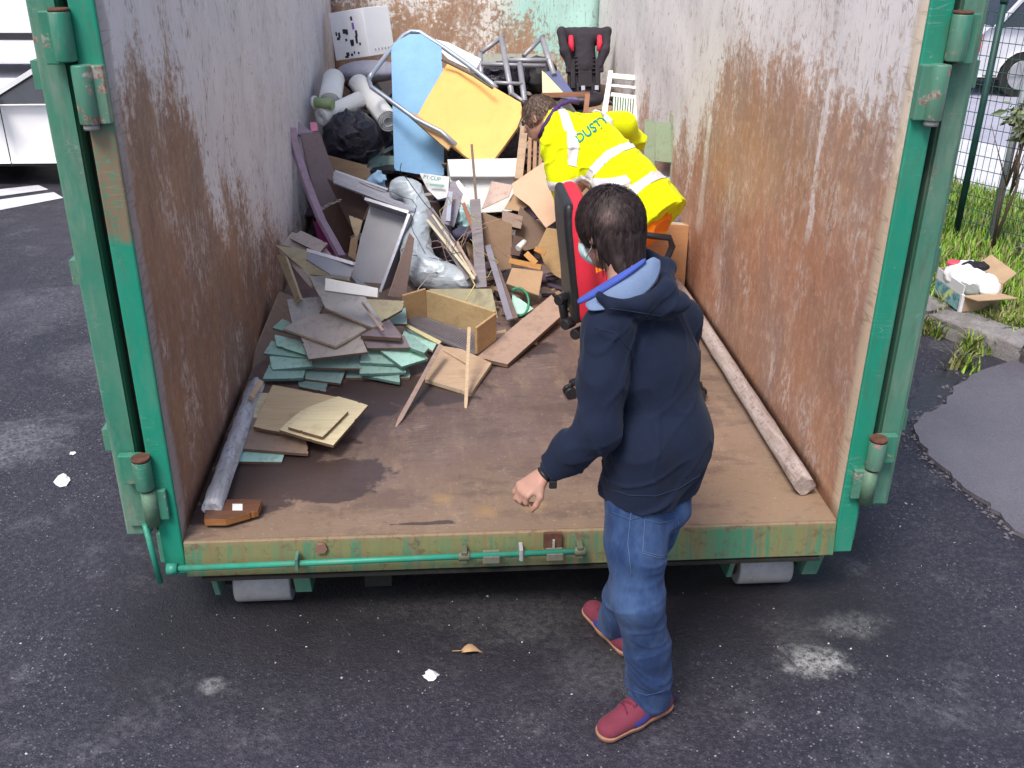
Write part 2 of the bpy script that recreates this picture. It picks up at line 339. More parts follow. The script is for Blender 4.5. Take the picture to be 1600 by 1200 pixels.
def green_mat(name, c, wear=.5, dull=.4, rs=0.0):
    n = NT(name); p = n.pos
    f = n.noise(p, 16, 6, .72); b = n.noise(n.map(p, (1, 1, .5)), 3.4, 5, .65); g = n.noise(p, 60, 4, .7)
    col = n.mix(n.math('MULTIPLY', n.ramp(b, [(.35, 0), (.7, 1)]), dull), c, (.17, .24, .19))
    col = n.mix(n.math('MULTIPLY', n.ramp(n.noise(n.map(p, (6, 6, 1.2)), 2.2, 5, .7), [(.5, 0), (.7, 1)]), dull*.8), col, (.24, .27, .23))
    ch = n.step(n.math('ADD', n.math('MULTIPLY', f, .7), n.math('MULTIPLY', b, .3)), .71-.2*wear, .75-.2*wear)
    col = n.mix(ch, col, n.mix(n.ramp(g, [(.4, 0), (.6, 1)]), (.22, .10, .075), (.36, .33, .30)))
    if rs:   # bare, rusty stretch on the left post
        x, y, z = n.sep(p)
        k = n.math('MULTIPLY', n.step(n.math('ADD', z, n.math('MULTIPLY', f, .12)), 1.13, 1.17), n.step(n.math('ADD', z, n.math('MULTIPLY', f, .12)), 1.52, 1.46))
        k = n.math('MULTIPLY', k, n.ramp(g, [(.36, .3), (.5, 1)])); k = n.math('MULTIPLY', k, n.step(x, 0, -.1))
        col = n.mix(n.math('MULTIPLY', k, .85), col, (.24, .14, .09))
    sc = n.step(n.vor(n.map(p, (9, 9, 60), rot=(0, .1, 0)), 1, 'DISTANCE_TO_EDGE'), .035, .01)
    col = n.mix(n.math('MULTIPLY', n.math('MULTIPLY', sc, n.ramp(n.noise(p, 7, 3), [(.58, 0), (.64, 1)])), .22), col, (.4, .42, .38))
    col = n.mix(n.math('MULTIPLY', n.ramp(n.noise(n.map(p, (7, 7, 1.5)), 3, 7, .75), [(.5, 0), (.66, 1)]), .45), col, (.07, .11, .075))
    return n.out(col, n.math('MULTIPLY_ADD', f, .3, .32), 0, n.bump(f, .25, .004), .45)
def sill_mat():
    n = NT('streaked_green_sill'); p = n.pos; x, y, z = n.sep(p)
    v = n.map(p, (5, 0, .5)); s = n.noise(v, 1.3, 6, .7); s2 = n.noise(n.map(p, (14, 0, .8)), 1.5, 5, .7); f = n.noise(p, 26, 6, .75)
    col = n.ramp(s, [(.30, (.16, .18, .075)), (.42, (.13, .20, .10)), (.5, (.20, .19, .08)), (.56, (.06, .20, .12)), (.63, (.27, .16, .075)), (.7, (.14, .2, .11))])
    tl = n.step(n.math('ABSOLUTE', n.math('SUBTRACT', x, .78)), .12, .05)
    col = n.mix(n.math('MULTIPLY', tl, .7), col, (.01, .20, .13))
    col = n.mix(n.step(n.math('ADD', z, n.math('MULTIPLY', f, .03)), -.012, .02), col, (.27, .19, .12))
    col = n.mix(n.math('MULTIPLY', n.ramp(s2, [(.50, 0), (.64, 1)]), .6), col, (.22, .12, .065))
    col = n.mix(n.math('MULTIPLY', n.ramp(f, [(.53, 0), (.64, 1)]), .7), col, (.12, .07, .045))
    return n.out(col, n.math('MULTIPLY_ADD', f, .3, .4), 0, n.bump(f, .25, .004), .4)
def galv_mat(name, c=(.42, .41, .42), dark=(.2, .17, .16)):
    n = NT(name); f = n.noise(n.obj, 18, 7, .75); g = n.noise(n.obj, 60, 4, .7)
    col = n.mix(n.ramp(f, [(.35, 0), (.65, 1)]), c, tuple(k*.8 for k in c)); col = n.mix(n.math('MULTIPLY', n.ramp(g, [(.55, 0), (.7, 1)]), .5), col, dark)
    return n.out(col, .6, .2, n.bump(g, .3, .004), .4)
# ================================================================== GROUND AND SURROUNDINGS
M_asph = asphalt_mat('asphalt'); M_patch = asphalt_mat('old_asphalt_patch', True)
def sheet(name, poly, z, m, kind='structure', th=0):
    if th: o = MB().prism([(x, y, z) for x, y in poly], (0, 0, -th)).build(name, m)
    else: o = MB().add([(x, y, z) for x, y in poly], [tuple(range(len(poly)))]).build(name, m)
    o['kind'] = kind; return o
def fin(o):
    for p in o.data.polygons:
        if p.normal.z < 0 and len(o.data.polygons) == 1: o.data.flip_normals()
    return o
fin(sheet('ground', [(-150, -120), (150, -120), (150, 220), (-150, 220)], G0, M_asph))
def rough_line(pts, step=.05, amp=.02, seed=1):
    rr = random.Random(seed); out = []
    for a_, b_ in zip(pts[:-1], pts[1:]):
        a_ = np.array(a_); b_ = np.array(b_); k = max(1, int(np.linalg.norm(b_-a_)/step))
        for i in range(k):
            t = i/k; q = a_+(b_-a_)*t; out.append((q[0]+rr.uniform(-amp, amp), q[1]+rr.uniform(-amp, amp)))
    out.append(tuple(pts[-1])); return out
edge = [atZ(*q, G0)[:2] for q in ((1530, 583), (1494, 606), (1470, 640), (1440, 652), (1424, 672), (1438, 696), (1452, 716), (1478, 742), (1506, 768), (1540, 790), (1600, 846))]
edge += [np.array((2.75, -.1)), np.array((3.6, -.6))]
pl = rough_line(edge, .045, .014, 4)+[(5.5, -.6), (5.5, 1.6), (3.4, 2.25)]
fin(sheet('old_paving_patch', pl[::-1], G0+.022, M_patch, th=.02))
mb = MB(); rr = random.Random(19)
for k in range(520):
    q = np.array(pl[rr.randrange(max(2, len(pl)-8))])+np.array([rr.gauss(-.012, .03), rr.gauss(-.012, .03)]); pebble_v = abs(rr.gauss(0, .006))+.003
    z = G0+.004; s_ = pebble_v; v = [np.array([q[0], q[1], z])+np.array(d)*s_*rr.uniform(.6, 1.3) for d in ((1, 0, 0), (-.8, .4, 0), (.1, -1, 0), (.2, .9, .1), (0, 0, .9))]
    mb.add(v, [(0, 3, 4), (3, 1, 4), (1, 2, 4), (2, 0, 4), (0, 2, 1, 3)], 0)
o = mb.build('crumbled_edge', M_patch, fix=False); tag(o, 'crumbs of broken tarmac along the edge of the old paving patch', None, None, 'stuff')
# damp hollow beside the patch
n = NT('wet_asphalt'); f = n.noise(n.pos, 60, 4, .7)
M_wet = n.out(n.mix(n.ramp(f, [(.4, 0), (.7, 1)]), (.018, .017, .024), (.05, .048, .06)), .28, 0, n.bump(f, .3, .006), .5)
wp = [atZ(*q, G0)[:2] for q in ((1470, 578), (1498, 590), (1490, 606), (1468, 640), (1440, 654), (1420, 660), (1408, 650), (1430, 620), (1440, 590))]
fin(sheet('puddle', rough_line([*wp, wp[0]], .05, .012, 9)[:-1], G0+.004, M_wet))
# kerb, footway, road beyond
M_kerb = NT('old_concrete'); n = M_kerb; f = n.noise(n.pos, 9, 6, .7); g = n.noise(n.pos, 70, 4, .7)
c = n.mix(n.ramp(f, [(.35, 0), (.65, 1)]), (.20, .185, .19), (.33, .31, .31)); c = n.mix(n.math('MULTIPLY', n.ramp(g, [(.5, 0), (.7, 1)]), .5), c, (.1, .095, .1))
c = n.mix(n.math('MULTIPLY', n.ramp(n.noise(n.pos, 3.3, 5, .7), [(.55, 0), (.7, 1)]), .5), c, (.08, .09, .06))
M_kerb = n.out(c, .85, 0, n.bump(n.math('ADD', f, g), .5, .015), .3)
M_pale = plain('pale_paving_and_glare', (.60, .60, .66), .8, var=.08, sc=3, dirt=.15)  # light concrete tone; also paints the overexposed asphalt at the left
M_road = plain('pale_road', (.40, .40, .50), .75, var=.1, sc=2, dirt=.15)  # asphalt road; its overexposed brightness is put into this pale colour
kd = unit((3.6-2.35, -1.35)); kA = np.array((2.75, 3.12)); kdir = np.array([.42, -.9]); kdir = unit(atZ(1600, 528, G0+.1)[:2]-atZ(1450, 476, G0+.1)[:2])
kn = np.array([-kdir[1], kdir[0]]);  kn = kn if kn[1] > 0 else -kn
kA = atZ(1450, 494, G0+.1)[:2]
kb = empty('kerb', (*kA, G0)); kb['kind'] = 'structure'
rr = random.Random(3)
for i in range(-6, 6):
    a_ = kA+kdir*(i*.62+.01); b_ = a_+kdir*.6; bm = bmesh.new(); bmesh.ops.create_cube(bm, size=1)
    bmesh.ops.subdivide_edges(bm, edges=bm.edges, cuts=5, use_grid_fill=True)
    c2 = (a_+b_)/2+kn*.13; ang = math.atan2(kdir[1], kdir[0])+rr.uniform(-.02, .02)
    for v in bm.verts:
        q = Vector((v.co.x*.6, v.co.y*.26, v.co.z*.16)); q += Vector([rr.gauss(0, .006) for _ in range(3)])
        if abs(v.co.x) > .49 or abs(v.co.y) > .49:
            if v.co.z > .4: q.z -= .02; 
        v.co = q
    me = bpy.data.meshes.new('kerb_stone'); bm.to_mesh(me); bm.free(); me.polygons.foreach_set('use_smooth', [True]*len(me.polygons))
    o = link('kerb_stone', me, M_kerb); o.location = (*c2, G0+.06+rr.uniform(-.008, .008)); o.rotation_euler = (0, 0, ang); 
    o.parent = kb; o.matrix_parent_inverse = mw(kb).inverted()
# soil and grass verge behind the kerb, then a pale footway and the road
M_soil = plain('soil', (.09, .075, .05), .95, var=.3, sc=12, bump=.8, dirt=.4)
k0 = kA+kn*.27-kdir*6; k1 = kA+kn*.27+kdir*7
far = 2.9
fin(sheet('verge_soil', [k0, k1, k1+kn*far, k0+kn*far], G0+.09, M_soil, th=.08))
f0 = k0+kn*(far+.004); f1 = k1+kn*(far+.004)
fin(sheet('footway', [f0, f1, f1+kn*1.9, f0+kn*1.9], G0+.10, M_pale, th=.09))
r0 = f0+kn*1.95-kdir*0; r1 = f1+kn*1.95+kdir*25
fin(sheet('road', [r0, r1, r1+kn*9, r0+kn*9], G0+.004, M_road))
g0 = r0+kn*9.05; g1 = r1+kn*9.05
fin(sheet('far_footway', [g0, g1, g1+kn*14, g0+kn*14], G0+.008, M_pale))
# grass blades
def blades(name, spots, hmin, hmax, cols, w=.006, lean=.5, seed=1, n_per=1):
    rr = random.Random(seed); mb = MB(); v = []; fs = []; ms = []
    for (x, y, z) in spots:
        h = rr.uniform(hmin, hmax); a_ = rr.uniform(0, 6.28); l = rr.uniform(.1, lean)*h; ww = w*rr.uniform(.6, 1.5)
        dx, dy = math.cos(a_), math.sin(a_); b = len(v)
        v += [(x-dy*ww, y+dx*ww, z), (x+dy*ww, y-dx*ww, z), (x+dx*l*.35+dy*ww*.8, y+dy*l*.35-dx*ww*.8, z+h*.6), (x+dx*l*.35-dy*ww*.8, y+dy*l*.35+dx*ww*.8, z+h*.6), (x+dx*l, y+dy*l, z+h)]
        m = rr.randrange(len(cols)); fs += [(b, b+1, b+2, b+3), (b+3, b+2, b+4)]; ms += [m, m]
    me = mesh(name, v, fs); me.polygons.foreach_set('material_index', ms)
    o = link(name, me, cols); o['kind'] = 'stuff'; return o
def leafm(name, c, tr=.25):
    if name in _mc: return _mc[name]
    n = NT(name); f = n.noise(n.pos, 6, 4, .6)
    _mc[name] = n.out(n.mix(f, tuple(k*.65 for k in c), tuple(k*1.35 for k in c)), .5, 0, None, .4, Transmission_Weight=0.0, Subsurface_Weight=0.0)
    return _mc[name]
GR = [leafm('grass_bright', (.24, .42, .04)), leafm('grass_mid', (.14, .30, .03)), leafm('grass_dry', (.30, .29, .12))]
rr = random.Random(5); sp = []
for i in range(34000):
    u_, v_ = rr.uniform(-2.6, 3.2), rr.uniform(.05, far-.03); q = kA+kn*.27+kdir*u_+kn*v_
    sp.append((q[0], q[1], G0+.085))
o = blades('grass', sp, .06, .14, GR, .005, .8, 6); o['label'] = 'bright green grass growing behind the wire fence'; 
sp = []
for i in range(2600):
    u_ = rr.gauss(.75, .5); v_ = rr.gauss(0, .05)
    q = kA+kdir*u_+kn*(v_+.28); sp.append((q[0], q[1], G0+.06))
for cx, cy, k in ((1527, 548, 160), (1580, 545, 120), (1460, 522, 150), (1500, 575, 60)):
    q0 = atZ(cx, cy, G0)
    for i in range(k): sp.append((q0[0]+rr.gauss(0, .05), q0[1]+rr.gauss(0, .04), G0))
o = blades('weeds', sp, .04, .15, [GR[0], GR[2], leafm('weed_olive', (.15, .17, .06))], .006, 1.2, 8); o['label'] = 'dry weeds sprouting along the kerb joint'
# shrub with drooping grey-green leaves, right edge
def leaf_cloud(mb, c, rad, n, size, rr, m=0, droop=.4):
    for i in range(n):
        d = unit([rr.gauss(0, 1) for _ in range(3)])*rr.random()**.4; p = np.array(c)+d*np.array(rad)
        t = unit([rr.gauss(0, .6), rr.gauss(0, .6), rr.gauss(-droop, .35)]); s_ = unit(np.cross(t, [rr.gauss(0, 1), rr.gauss(0, 1), rr.gauss(0, 1)])); nn = np.cross(t, s_)
        L = size*rr.uniform(.6, 1.4); w = L*.2
        mb.add([p, p+t*L*.45+s_*w+nn*w*.3, p+t*L, p+t*L*.45-s_*w+nn*w*.3], [(0, 1, 2, 3)], m)
LV = [leafm('leaf_greygreen', (.17, .21, .12)), leafm('leaf_dark', (.07, .11, .05)), leafm('leaf_pale', (.26, .29, .16))]
def shrub(label, base, blobs, nl, size, seed, group=None):
    rr = random.Random(seed); t = empty('shrub', base, label, 'shrub', group); mb = MB()
    for (c, r) in blobs:
        for m in range(3): leaf_cloud(mb, c, r, nl//3, size, rr, m)
    o = mb.build('foliage', LV, t, fix=False); st = MB()
    for (c, r) in blobs:
        b = np.array(base); c = np.array(c)
        st.tube([b+[rr.gauss(0, .02), rr.gauss(0, .02), 0], (b+c)/2+[rr.gauss(0, .05), rr.gauss(0, .05), 0], c], [.014, .01, .004], 6)
        for k in range(5): st.tube([(b+c)/2, c+np.array([rr.gauss(0, .5)*r[0], rr.gauss(0, .5)*r[1], rr.gauss(0, .5)*r[2]])], [.006, .002], 5)
    st.build('stem', plain('bark', (.15, .11, .08), .9), t)
b1 = atZ(1585, 400, G0+.09)
shrub('grey-green weedy bush with drooping leaves behind the litter box at the kerb', b1, [(b1+[.10, -.15, .08], (.2, .14, .10)), (b1+[.33, -.35, .09], (.25, .2, .12)), (b1+[.45, -.7, .1], (.22, .22, .14))], 520, .06, 3)
b2 = atY(1612, 430, 3.7); b2[2] = G0+.09
top = atY(1592, 170, 3.75)
shrub('tall sprig with hanging pale leaves in front of the galvanised pole', (top[0]+.1, 3.85, G0+.09), [(top+[.05, .02, -.04], (.13, .1, .10)), (top+[.12, .0, -.14], (.08, .08, .08))], 110, .085, 5)

# wire mesh fence: dark green posts and welded wires, following the verge
M_post = plain('dark_green_post', (.008, .05, .045), .5, var=.2, dirt=.15); M_wire = plain('green_wire', (.03, .1, .08), .5)
fb = atZ(1492, 372, G0+.09); ft = atY(1566, 0, 0)
fence = empty('wire_fence', (fb[0], fb[1], G0+.09), 'dark green welded wire mesh fence with one round post beside the road', 'fence')
MB().cyl((fb[0], fb[1], G0+.05), (fb[0], fb[1], G0+.09+1.72), .025, 14).cyl((fb[0], fb[1], G0+1.8), (fb[0], fb[1], G0+1.84), .029, 14).build('post', M_post, fence)
fe = fb[:2]+kdir*2.5; MB().cyl((*fe, G0+.05), (*fe, G0+1.8), .032, 14).build('post', M_post, fence)
fs_ = fb[:2]-kdir*2.5; MB().cyl((*fs_, G0+.05), (*fs_, G0+1.8), .032, 14).build('post', M_post, fence)
mb = MB()
for i in range(-50, 51):
    q = fb[:2]+kdir*i*.05; mb.tube([(*q, G0+.12), (*q, G0+1.74)], .0026, 4, caps=False)
for j in range(17):
    z = G0+.14+j*.1; mb.tube([(*(fb[:2]-kdir*2.5), z), (*(fb[:2]+kdir*2.5), z)], .003, 4, caps=False)
mb.build('wire_mesh', M_wire, fence)
# galvanised leaning pole
pb = atZ(1546, 384, G0+.09); pt = atY(1592, 180, 4.2)
o = MB().cyl(pb, pb+(np.array(pt)-pb)*2.2, .028, 14).build('pole', galv_mat('galvanised_pole', (.42, .45, .5), (.3, .32, .35))); tag(o, 'slim galvanised grey pole standing in the grass beside the fence post', 'pole')

fin(sheet('sunlit_asphalt_paint', [(-30, 8.6), (-2.2, 8.6), (-2.2, 24), (-30, 24)], G0+.004, M_pale))  # sun glare on the asphalt behind the car, painted as a pale sheet
# zebra marking, left
M_mark = plain('road_paint', (.62, .62, .68), .7, var=.15, sc=6, dirt=.35, dcol=(.15, .14, .17))
za = [((-10, 296), (62, 284), (86, 322), (10, 336)), ((68, 296), (98, 288), (104, 318), (92, 324)), ((-70, 290), (-20, 285), (-14, 320), (-60, 322))]
zc = empty('road_marking', atZ(40, 310, G0)); zc['kind'] = 'structure'
for i, q in enumerate(((( -40, 300), (60, 289), (76, 296), (-20, 309))  , ((-30, 316), (84, 300), (99, 309), (-10, 330)), ((-120, 342), (-10, 325), (0, 333), (-110, 352)))):
    o = MB().add([atZ(*k, G0+.004) for k in q], [(0, 1, 2, 3)]).build('stripe', M_mark, zc)

# grit on the asphalt
mb = MB(); rr = random.Random(11)
def pebble(mb, p, s, rr, m=0):
    v = []
    for (a_, b_, c_) in ((1, 0, 0), (-1, 0, 0), (0, 1, 0), (0, -1, 0), (0, 0, .7), (0, 0, -.4)):
        v.append(np.array(p)+np.array([a_, b_, c_])*s*rr.uniform(.5, 1.2)+np.array([rr.gauss(0, .2)*s, rr.gauss(0, .2)*s, 0]))
    mb.add(v, [(0, 2, 4), (2, 1, 4), (1, 3, 4), (3, 0, 4), (2, 0, 5), (1, 2, 5), (3, 1, 5), (0, 3, 5)], m)
for i in range(1500):
    x, y = rr.uniform(-3.2, 3.4), rr.uniform(-1.6, 1.0) if rr.random() < .75 else rr.uniform(-1.6, 3)
    if abs(x) < 1.5 and y > .1: continue
    pebble(mb, (x, y, G0+.001), abs(rr.gauss(0, .0022))+.0012, rr, rr.randrange(3))
o = mb.build('gravel_grit', [plain('grit_pale', (.34, .33, .35), .8), plain('grit_grey', (.18, .17, .19), .8), plain('grit_white', (.5, .5, .52), .8)], fix=False)
tag(o, 'fine pale grit scattered over the asphalt', None, None, 'stuff')
# dead leaf, white scraps
def crumple(name, label, cat, px, py, size, m, seed, flat=.35, el=1.0):
    c = atZ(px, py, G0); rr = random.Random(seed); bm = bmesh.new(); bmesh.ops.create_icosphere(bm, subdivisions=2, radius=1)
    for v in bm.verts:
        k = rr.uniform(.55, 1.25); v.co = Vector((v.co.x*size*k*el, v.co.y*size*k, max(-.2, v.co.z)*size*flat*k))
    me = bpy.data.meshes.new(name); bm.to_mesh(me); bm.free(); o = link(name, me, m, None, c+[0, 0, size*flat*.25]); o.rotation_euler = (0, 0, rr.uniform(0, 3)); return tag(o, label, cat)
M_scrap = plain('white_scrap', (.75, .75, .8), .7)
crumple('paper_scrap', 'crumpled white scrap lying on the asphalt below the tarnished leaf', 'litter', 672, 1057, .028, M_scrap, 2)
crumple('paper_scrap', 'torn whitish scrap on the asphalt at the far left, the larger of two', 'litter', 99, 751, .035, M_scrap, 3, .25, 1.5)
crumple('paper_scrap', 'tiny white scrap on the asphalt at the far left, above the torn one', 'litter', 113, 709, .016, M_scrap, 4, .3)
lc = atZ(738, 1020, G0); mb = MB(); pts = []
for i in range(7):
    t = i/6; w = .017*math.sin(math.pi*min(1, t*1.15+.08))+.001
    pts += [(lc[0]+(t-.5)*.075, lc[1]+w, G0+.006+.014*math.sin(t*4)+.006), (lc[0]+(t-.5)*.075, lc[1], G0+.004+.014*math.sin(t*4)), (lc[0]+(t-.5)*.075, lc[1]-w, G0+.008+.014*math.sin(t*4))]
mb.add(pts, [(i*3+j, i*3+j+1, i*3+j+4, i*3+j+3) for i in range(6) for j in range(2)], 0, True)
mb.tube([(lc[0]-.036, lc[1], G0+.012), (lc[0]-.07, lc[1]+.006, G0+.006)], .0016, 5)
o = mb.build('dead_leaf', plain('dry_leaf', (.42, .26, .14), .7)); sm = o.modifiers.new('thick', 'SOLIDIFY'); sm.thickness = .001
tag(o, 'curled brown dead leaf lying on the asphalt in front of the container', 'leaf')

# ------------------------------------------------------------------ vehicles far behind
def car(label, loc, rz, body_m, L=4.1, Wd=1.72, H=1.45, zs=1.0):
    t = empty('parked_car', loc, label, 'car', None, rz); Mw = mw(t)
    T = lambda x, y, z: np.array(Mw @ Vector((x, y, z*zs)))
    M_gl = plain('car_glass', (.03, .035, .045), .12, spec=.6, dirt=.05, bump=0); M_bl = plain('black_trim', (.02, .02, .024), .6)
    # side profile, nose towards -x
    lower = [(-L/2, .30), (-L/2-.03, .48), (-L/2+.02, .68), (-L/2+.25, .80), (-L*.24, .93), (L*.46, .95), (L/2-.02, .80), (L/2+.02, .5), (L/2-.02, .28)]
    # wheel arches
    def arch(cx, r=.36): return [(cx+r*math.cos(a_), .28+max(0, r*math.sin(a_))) for a_ in np.linspace(0, math.pi, 9)]
    prof = lower+arch(L*.32)+arch(-L*.37)
    def ext(prof, w0, w1=None):
        mb_ = MB(); n_ = len(prof); ys = [(-w0, .0), (-w0*1, 0), (w0, 0)]
        rings = [(-Wd/2+.06, .96), (-Wd/2, 1), (Wd/2, 1), (Wd/2-.06, .96)]
        zc = .6; v = []
        for yy, s_ in rings: v += [T(x*(.985 if s_ < 1 else 1), yy, zc+(z-zc)*s_) for x, z in prof]
        f_ = [(r*n_+i, r*n_+(i+1) % n_, (r+1)*n_+(i+1) % n_, (r+1)*n_+i) for r in range(3) for i in range(n_)]
        mb_.add(v, f_, 0, False); mb_.f += [tuple(range(n_))[::-1], tuple(3*n_+i for i in range(n_))]; mb_.m += [0, 0]; mb_.sm += [False]*2
        return mb_
    ext(prof, Wd/2).build('body', body_m, t)
    # cabin: trapezoid with pillars and separate panes
    zb, zt = .94, H; xb0, xb1, xt0, xt1 = -L*.25, L*.44, -L*.08, L*.33; yb, yt = Wd/2-.05, Wd/2-.2
    rf = MB(); rf.add([T(xt0, -yt, zt-.03), T(xt1, -yt, zt-.03), T(xt1, yt, zt-.03), T(xt0, yt, zt-.03), T(xt0+.1, -yt+.1, zt+.02), T(xt1-.1, -yt+.1, zt+.02), T(xt1-.1, yt-.1, zt+.02), T(xt0+.1, yt-.1, zt+.02)],
        [(0, 1, 5, 4), (1, 2, 6, 5), (2, 3, 7, 6), (3, 0, 4, 7), (4, 5, 6, 7), (0, 3, 2, 1)]); rf.build('roof', body_m, t)
    pil = MB()
    for sy in (-1, 1):
        for a_, b_ in (((xb0, yb), (xt0, yt)), ((xb1, yb), (xt1, yt)), ((L*.06, yb), (L*.08, yt)), ((L*.27, yb), (L*.24, yt))):
            pil.bar(T(a_[0], sy*a_[1], zb-.02), T(b_[0], sy*b_[1], zt-.02), .055, .04)
    po = pil.build('window_pillars', body_m, t); po['kind'] = 'stuff'
    q = [(xb0, -yb), (xb1, -yb), (xb1, yb), (xb0, yb)]; p_ = [(xt0, -yt), (xt1, -yt), (xt1, yt), (xt0, yt)]
    for i, nm in enumerate(('side_window', 'rear_window', 'side_window', 'windscreen')):
        j = (i+1) % 4; c_ = .985
        MB().add([T(q[i][0]*c_, q[i][1]*c_, zb-.01), T(q[j][0]*c_, q[j][1]*c_, zb-.01), T(p_[j][0]*c_, p_[j][1]*c_, zt-.025), T(p_[i][0]*c_, p_[i][1]*c_, zt-.025)], [(0, 1, 2, 3)]).build(nm, M_gl, t)
    for sx in (-L*.37, L*.32):
        for sy in (-1, 1):
            w = MB().cyl(T(sx, sy*(Wd/2-.2), .31), T(sx, sy*(Wd/2-.01), .31), .31, 28).build('wheel', plain('tyre', (.02, .02, .02), .9), t)
            mb_ = MB().cyl(T(sx, sy*(Wd/2-.02), .31), T(sx, sy*(Wd/2+.002), .31), .2, 24)
            for k in range(5):
                a_ = k*1.2566; mb_.bar(T(sx, sy*(Wd/2+.006), .31), T(sx+.19*math.cos(a_), sy*(Wd/2+.006), .31+.19*math.sin(a_)), .05, .012)
            mb_.build('rim', plain('alloy', (.5, .5, .52), .35, .6), w)
    MB().box(T(-L*.22, -Wd/2-.07, .98), (.12, .17, .12)).build('mirror', body_m, t, bevel=.03)
    MB().box(T(-L*.22, Wd/2+.07, .98), (.12, .17, .12)).build('mirror', body_m, t, bevel=.03)
    for sy in (-1, 1):
        MB().box(T(L/2-.03, sy*(Wd/2-.13), .74), (.14, .26, .26)).build('tail_light', plain('red_lens', (.5, .02, .03), .2), t, bevel=.02)
        MB().box(T(-L/2+.05, sy*(Wd/2-.22), .66), (.14, .34, .15)).build('headlight', plain('clear_lens', (.6, .62, .65), .15), t, bevel=.03)
    mb_ = MB()
    for sy in (-1, 1):
        for sx in (L*.0+.02, L*.245, -L*.2): mb_.box(T(sx, sy*(Wd/2+.001), .62), (.008, .006, .6))
        for sx in (.22, L*.3): mb_.box(T(sx, sy*(Wd/2+.012), .82), (.16, .02, .025))
    mb_.build('door_gaps', M_bl, t)['kind'] = 'stuff'
    MB().box(T(0, 0, .27), (L*.9, Wd*.93, .06)).build('underside', M_bl, t)
    return t
M_white = plain('white_car_paint', (.88, .88, .9), .25, var=.03, dirt=.05, spec=.5, bump=.02)
M_silver = plain('silver_car_paint', (.62, .62, .66), .3, .1, var=.03, dirt=.05, spec=.5, bump=.02)
car('low white car parked beyond the left side of the container, its dark side windows showing', (-3.35, 7.27, G0), 0, M_white, 4.2, zs=.80)
car('silver saloon parked on the road behind the wire fence, red tail light towards the container', (9.45, 12.0, G0), math.radians(180)-.02, M_silver, 4.3, H=1.42)
# white panel van behind the hatchback
t = empty('panel_van', (-7.2, 14.0, G0), 'white panel van standing behind the low white car at the far left', 'van')
X0, X1, Y0, Y1 = -9.8, -4.4, 13.0, 14.95
mb = MB(); prof = [(X0, .22), (X0-.02, 1.0), (X0+.7, 1.25), (X0+1.35, 2.1), (X0+1.8, 2.3), (X1-.05, 2.3), (X1, 2.1), (X1, .22)]
mb.prism([(x, Y0, G0+z) for x, z in prof], (0, Y1-Y0, 0)); mb.build('body', M_white, t, bevel=.05)
MB().prism([(X0+.82, Y0-.004, G0+1.3), (X0+1.4, Y0-.004, G0+2.0), (X0+2.1, Y0-.004, G0+2.0), (X0+2.1, Y0-.004, G0+1.3)], (0, -.004, 0)).build('side_window', plain('car_glass', (0, 0, 0)), t)
for x in (X0+1, X1-1.1):
    for yy in (Y0-.01, Y1-.2): MB().cyl((x, yy, G0+.34), (x, yy+.21, G0+.34), .34, 24).build('wheel', plain('tyre', (0, 0, 0)), t)
MB().box((X1-.02, Y0+.12, G0+1.2), (.08, .14, .5)).build('tail_light', plain('red_lens', (0, 0, 0)), t)
MB().box(((X0+X1)/2+.4, Y0-.004, G0+.62), (3.2, .01, .1)).build('rubbing_strip', plain('black_trim', (0, 0, 0)), t)
# pale rendered building closing the street behind
M_rend = plain('cream_render', (.72, .68, .58), .85, var=.06, sc=1.2, dirt=.1)
def house(name, label, x0, x1, y0, y1, h, m, nw, rows):
    t = empty(name, ((x0+x1)/2, y0, G0), label, 'building')
    MB().box(((x0+x1)/2, (y0+y1)/2, G0+h/2), (x1-x0, y1-y0, h)).build('wall', m, t)
    MB().box(((x0+x1)/2, (y0+y1)/2, G0+h+.1), (x1-x0+.6, y1-y0+.6, .2)).build('roof', plain('roof_slab', (.4, .36, .33), .9), t)
    for r in range(rows):
        for i in range(nw):
            x = x0+(i+.5)*(x1-x0)/nw; z = G0+1.5+r*3
            w = MB().box((x, y0-.03, z+.1), (1.3, .06, 1.5)).build('window', plain('white_frame', (.7, .7, .7), .5), t)
            MB().box((x, y0-.065, z+.1), (1.1, .02, 1.3)).build('pane', plain('dull_glass', (.12, .14, .17), .15), w)
house('street_building', 'cream rendered building across the road at the right edge', 9, 34, 34, 42, 6.5, M_rend, 7, 2)
house('street_building', 'white rendered building far behind the parked van on the left', -40, -8, 33, 42, 7, plain('white_render', (.78, .76, .76), .85, var=.05, sc=1, dirt=.08), 9, 2)

# litter box on the kerb
bc = atZ(1508, 486, G0+.13); bz = G0+.135
u1 = unit(np.append(atZ(1558, 483, bz)[:2]-atZ(1499, 487, bz)[:2], 0)); u2 = unit(np.append(atZ(1460, 458, bz)[:2]-atZ(1499, 487, bz)[:2], 0))
cA = atZ(1499, 487, bz); sA = np.linalg.norm(atZ(1558, 483, bz)-cA); sB = np.linalg.norm(atZ(1458, 457, bz)-cA); hB = .17
t = empty('litter_box', cA, 'open cardboard fruit box with teal printed side left on the kerb, filled with white bags', 'box')
M_cb = plain('corrugated_card', (.46, .32, .2), .85, var=.1, dirt=.1)
n = NT('printed_fruit_box'); f = n.noise(n.obj, 22, 4, .7); f2 = n.noise(n.obj, 9, 3)
c = n.mix(n.ramp(f, [(.44, 0), (.5, 1)]), (.08, .22, .27), (.22, .45, .50)); c = n.mix(n.ramp(f2, [(.56, 0), (.6, 1)]), c, (.62, .66, .3)); c = n.mix(n.step(n.sep(n.obj)[2], .01, .02), c, (.72, .73, .76))
M_print = n.out(c, .5)
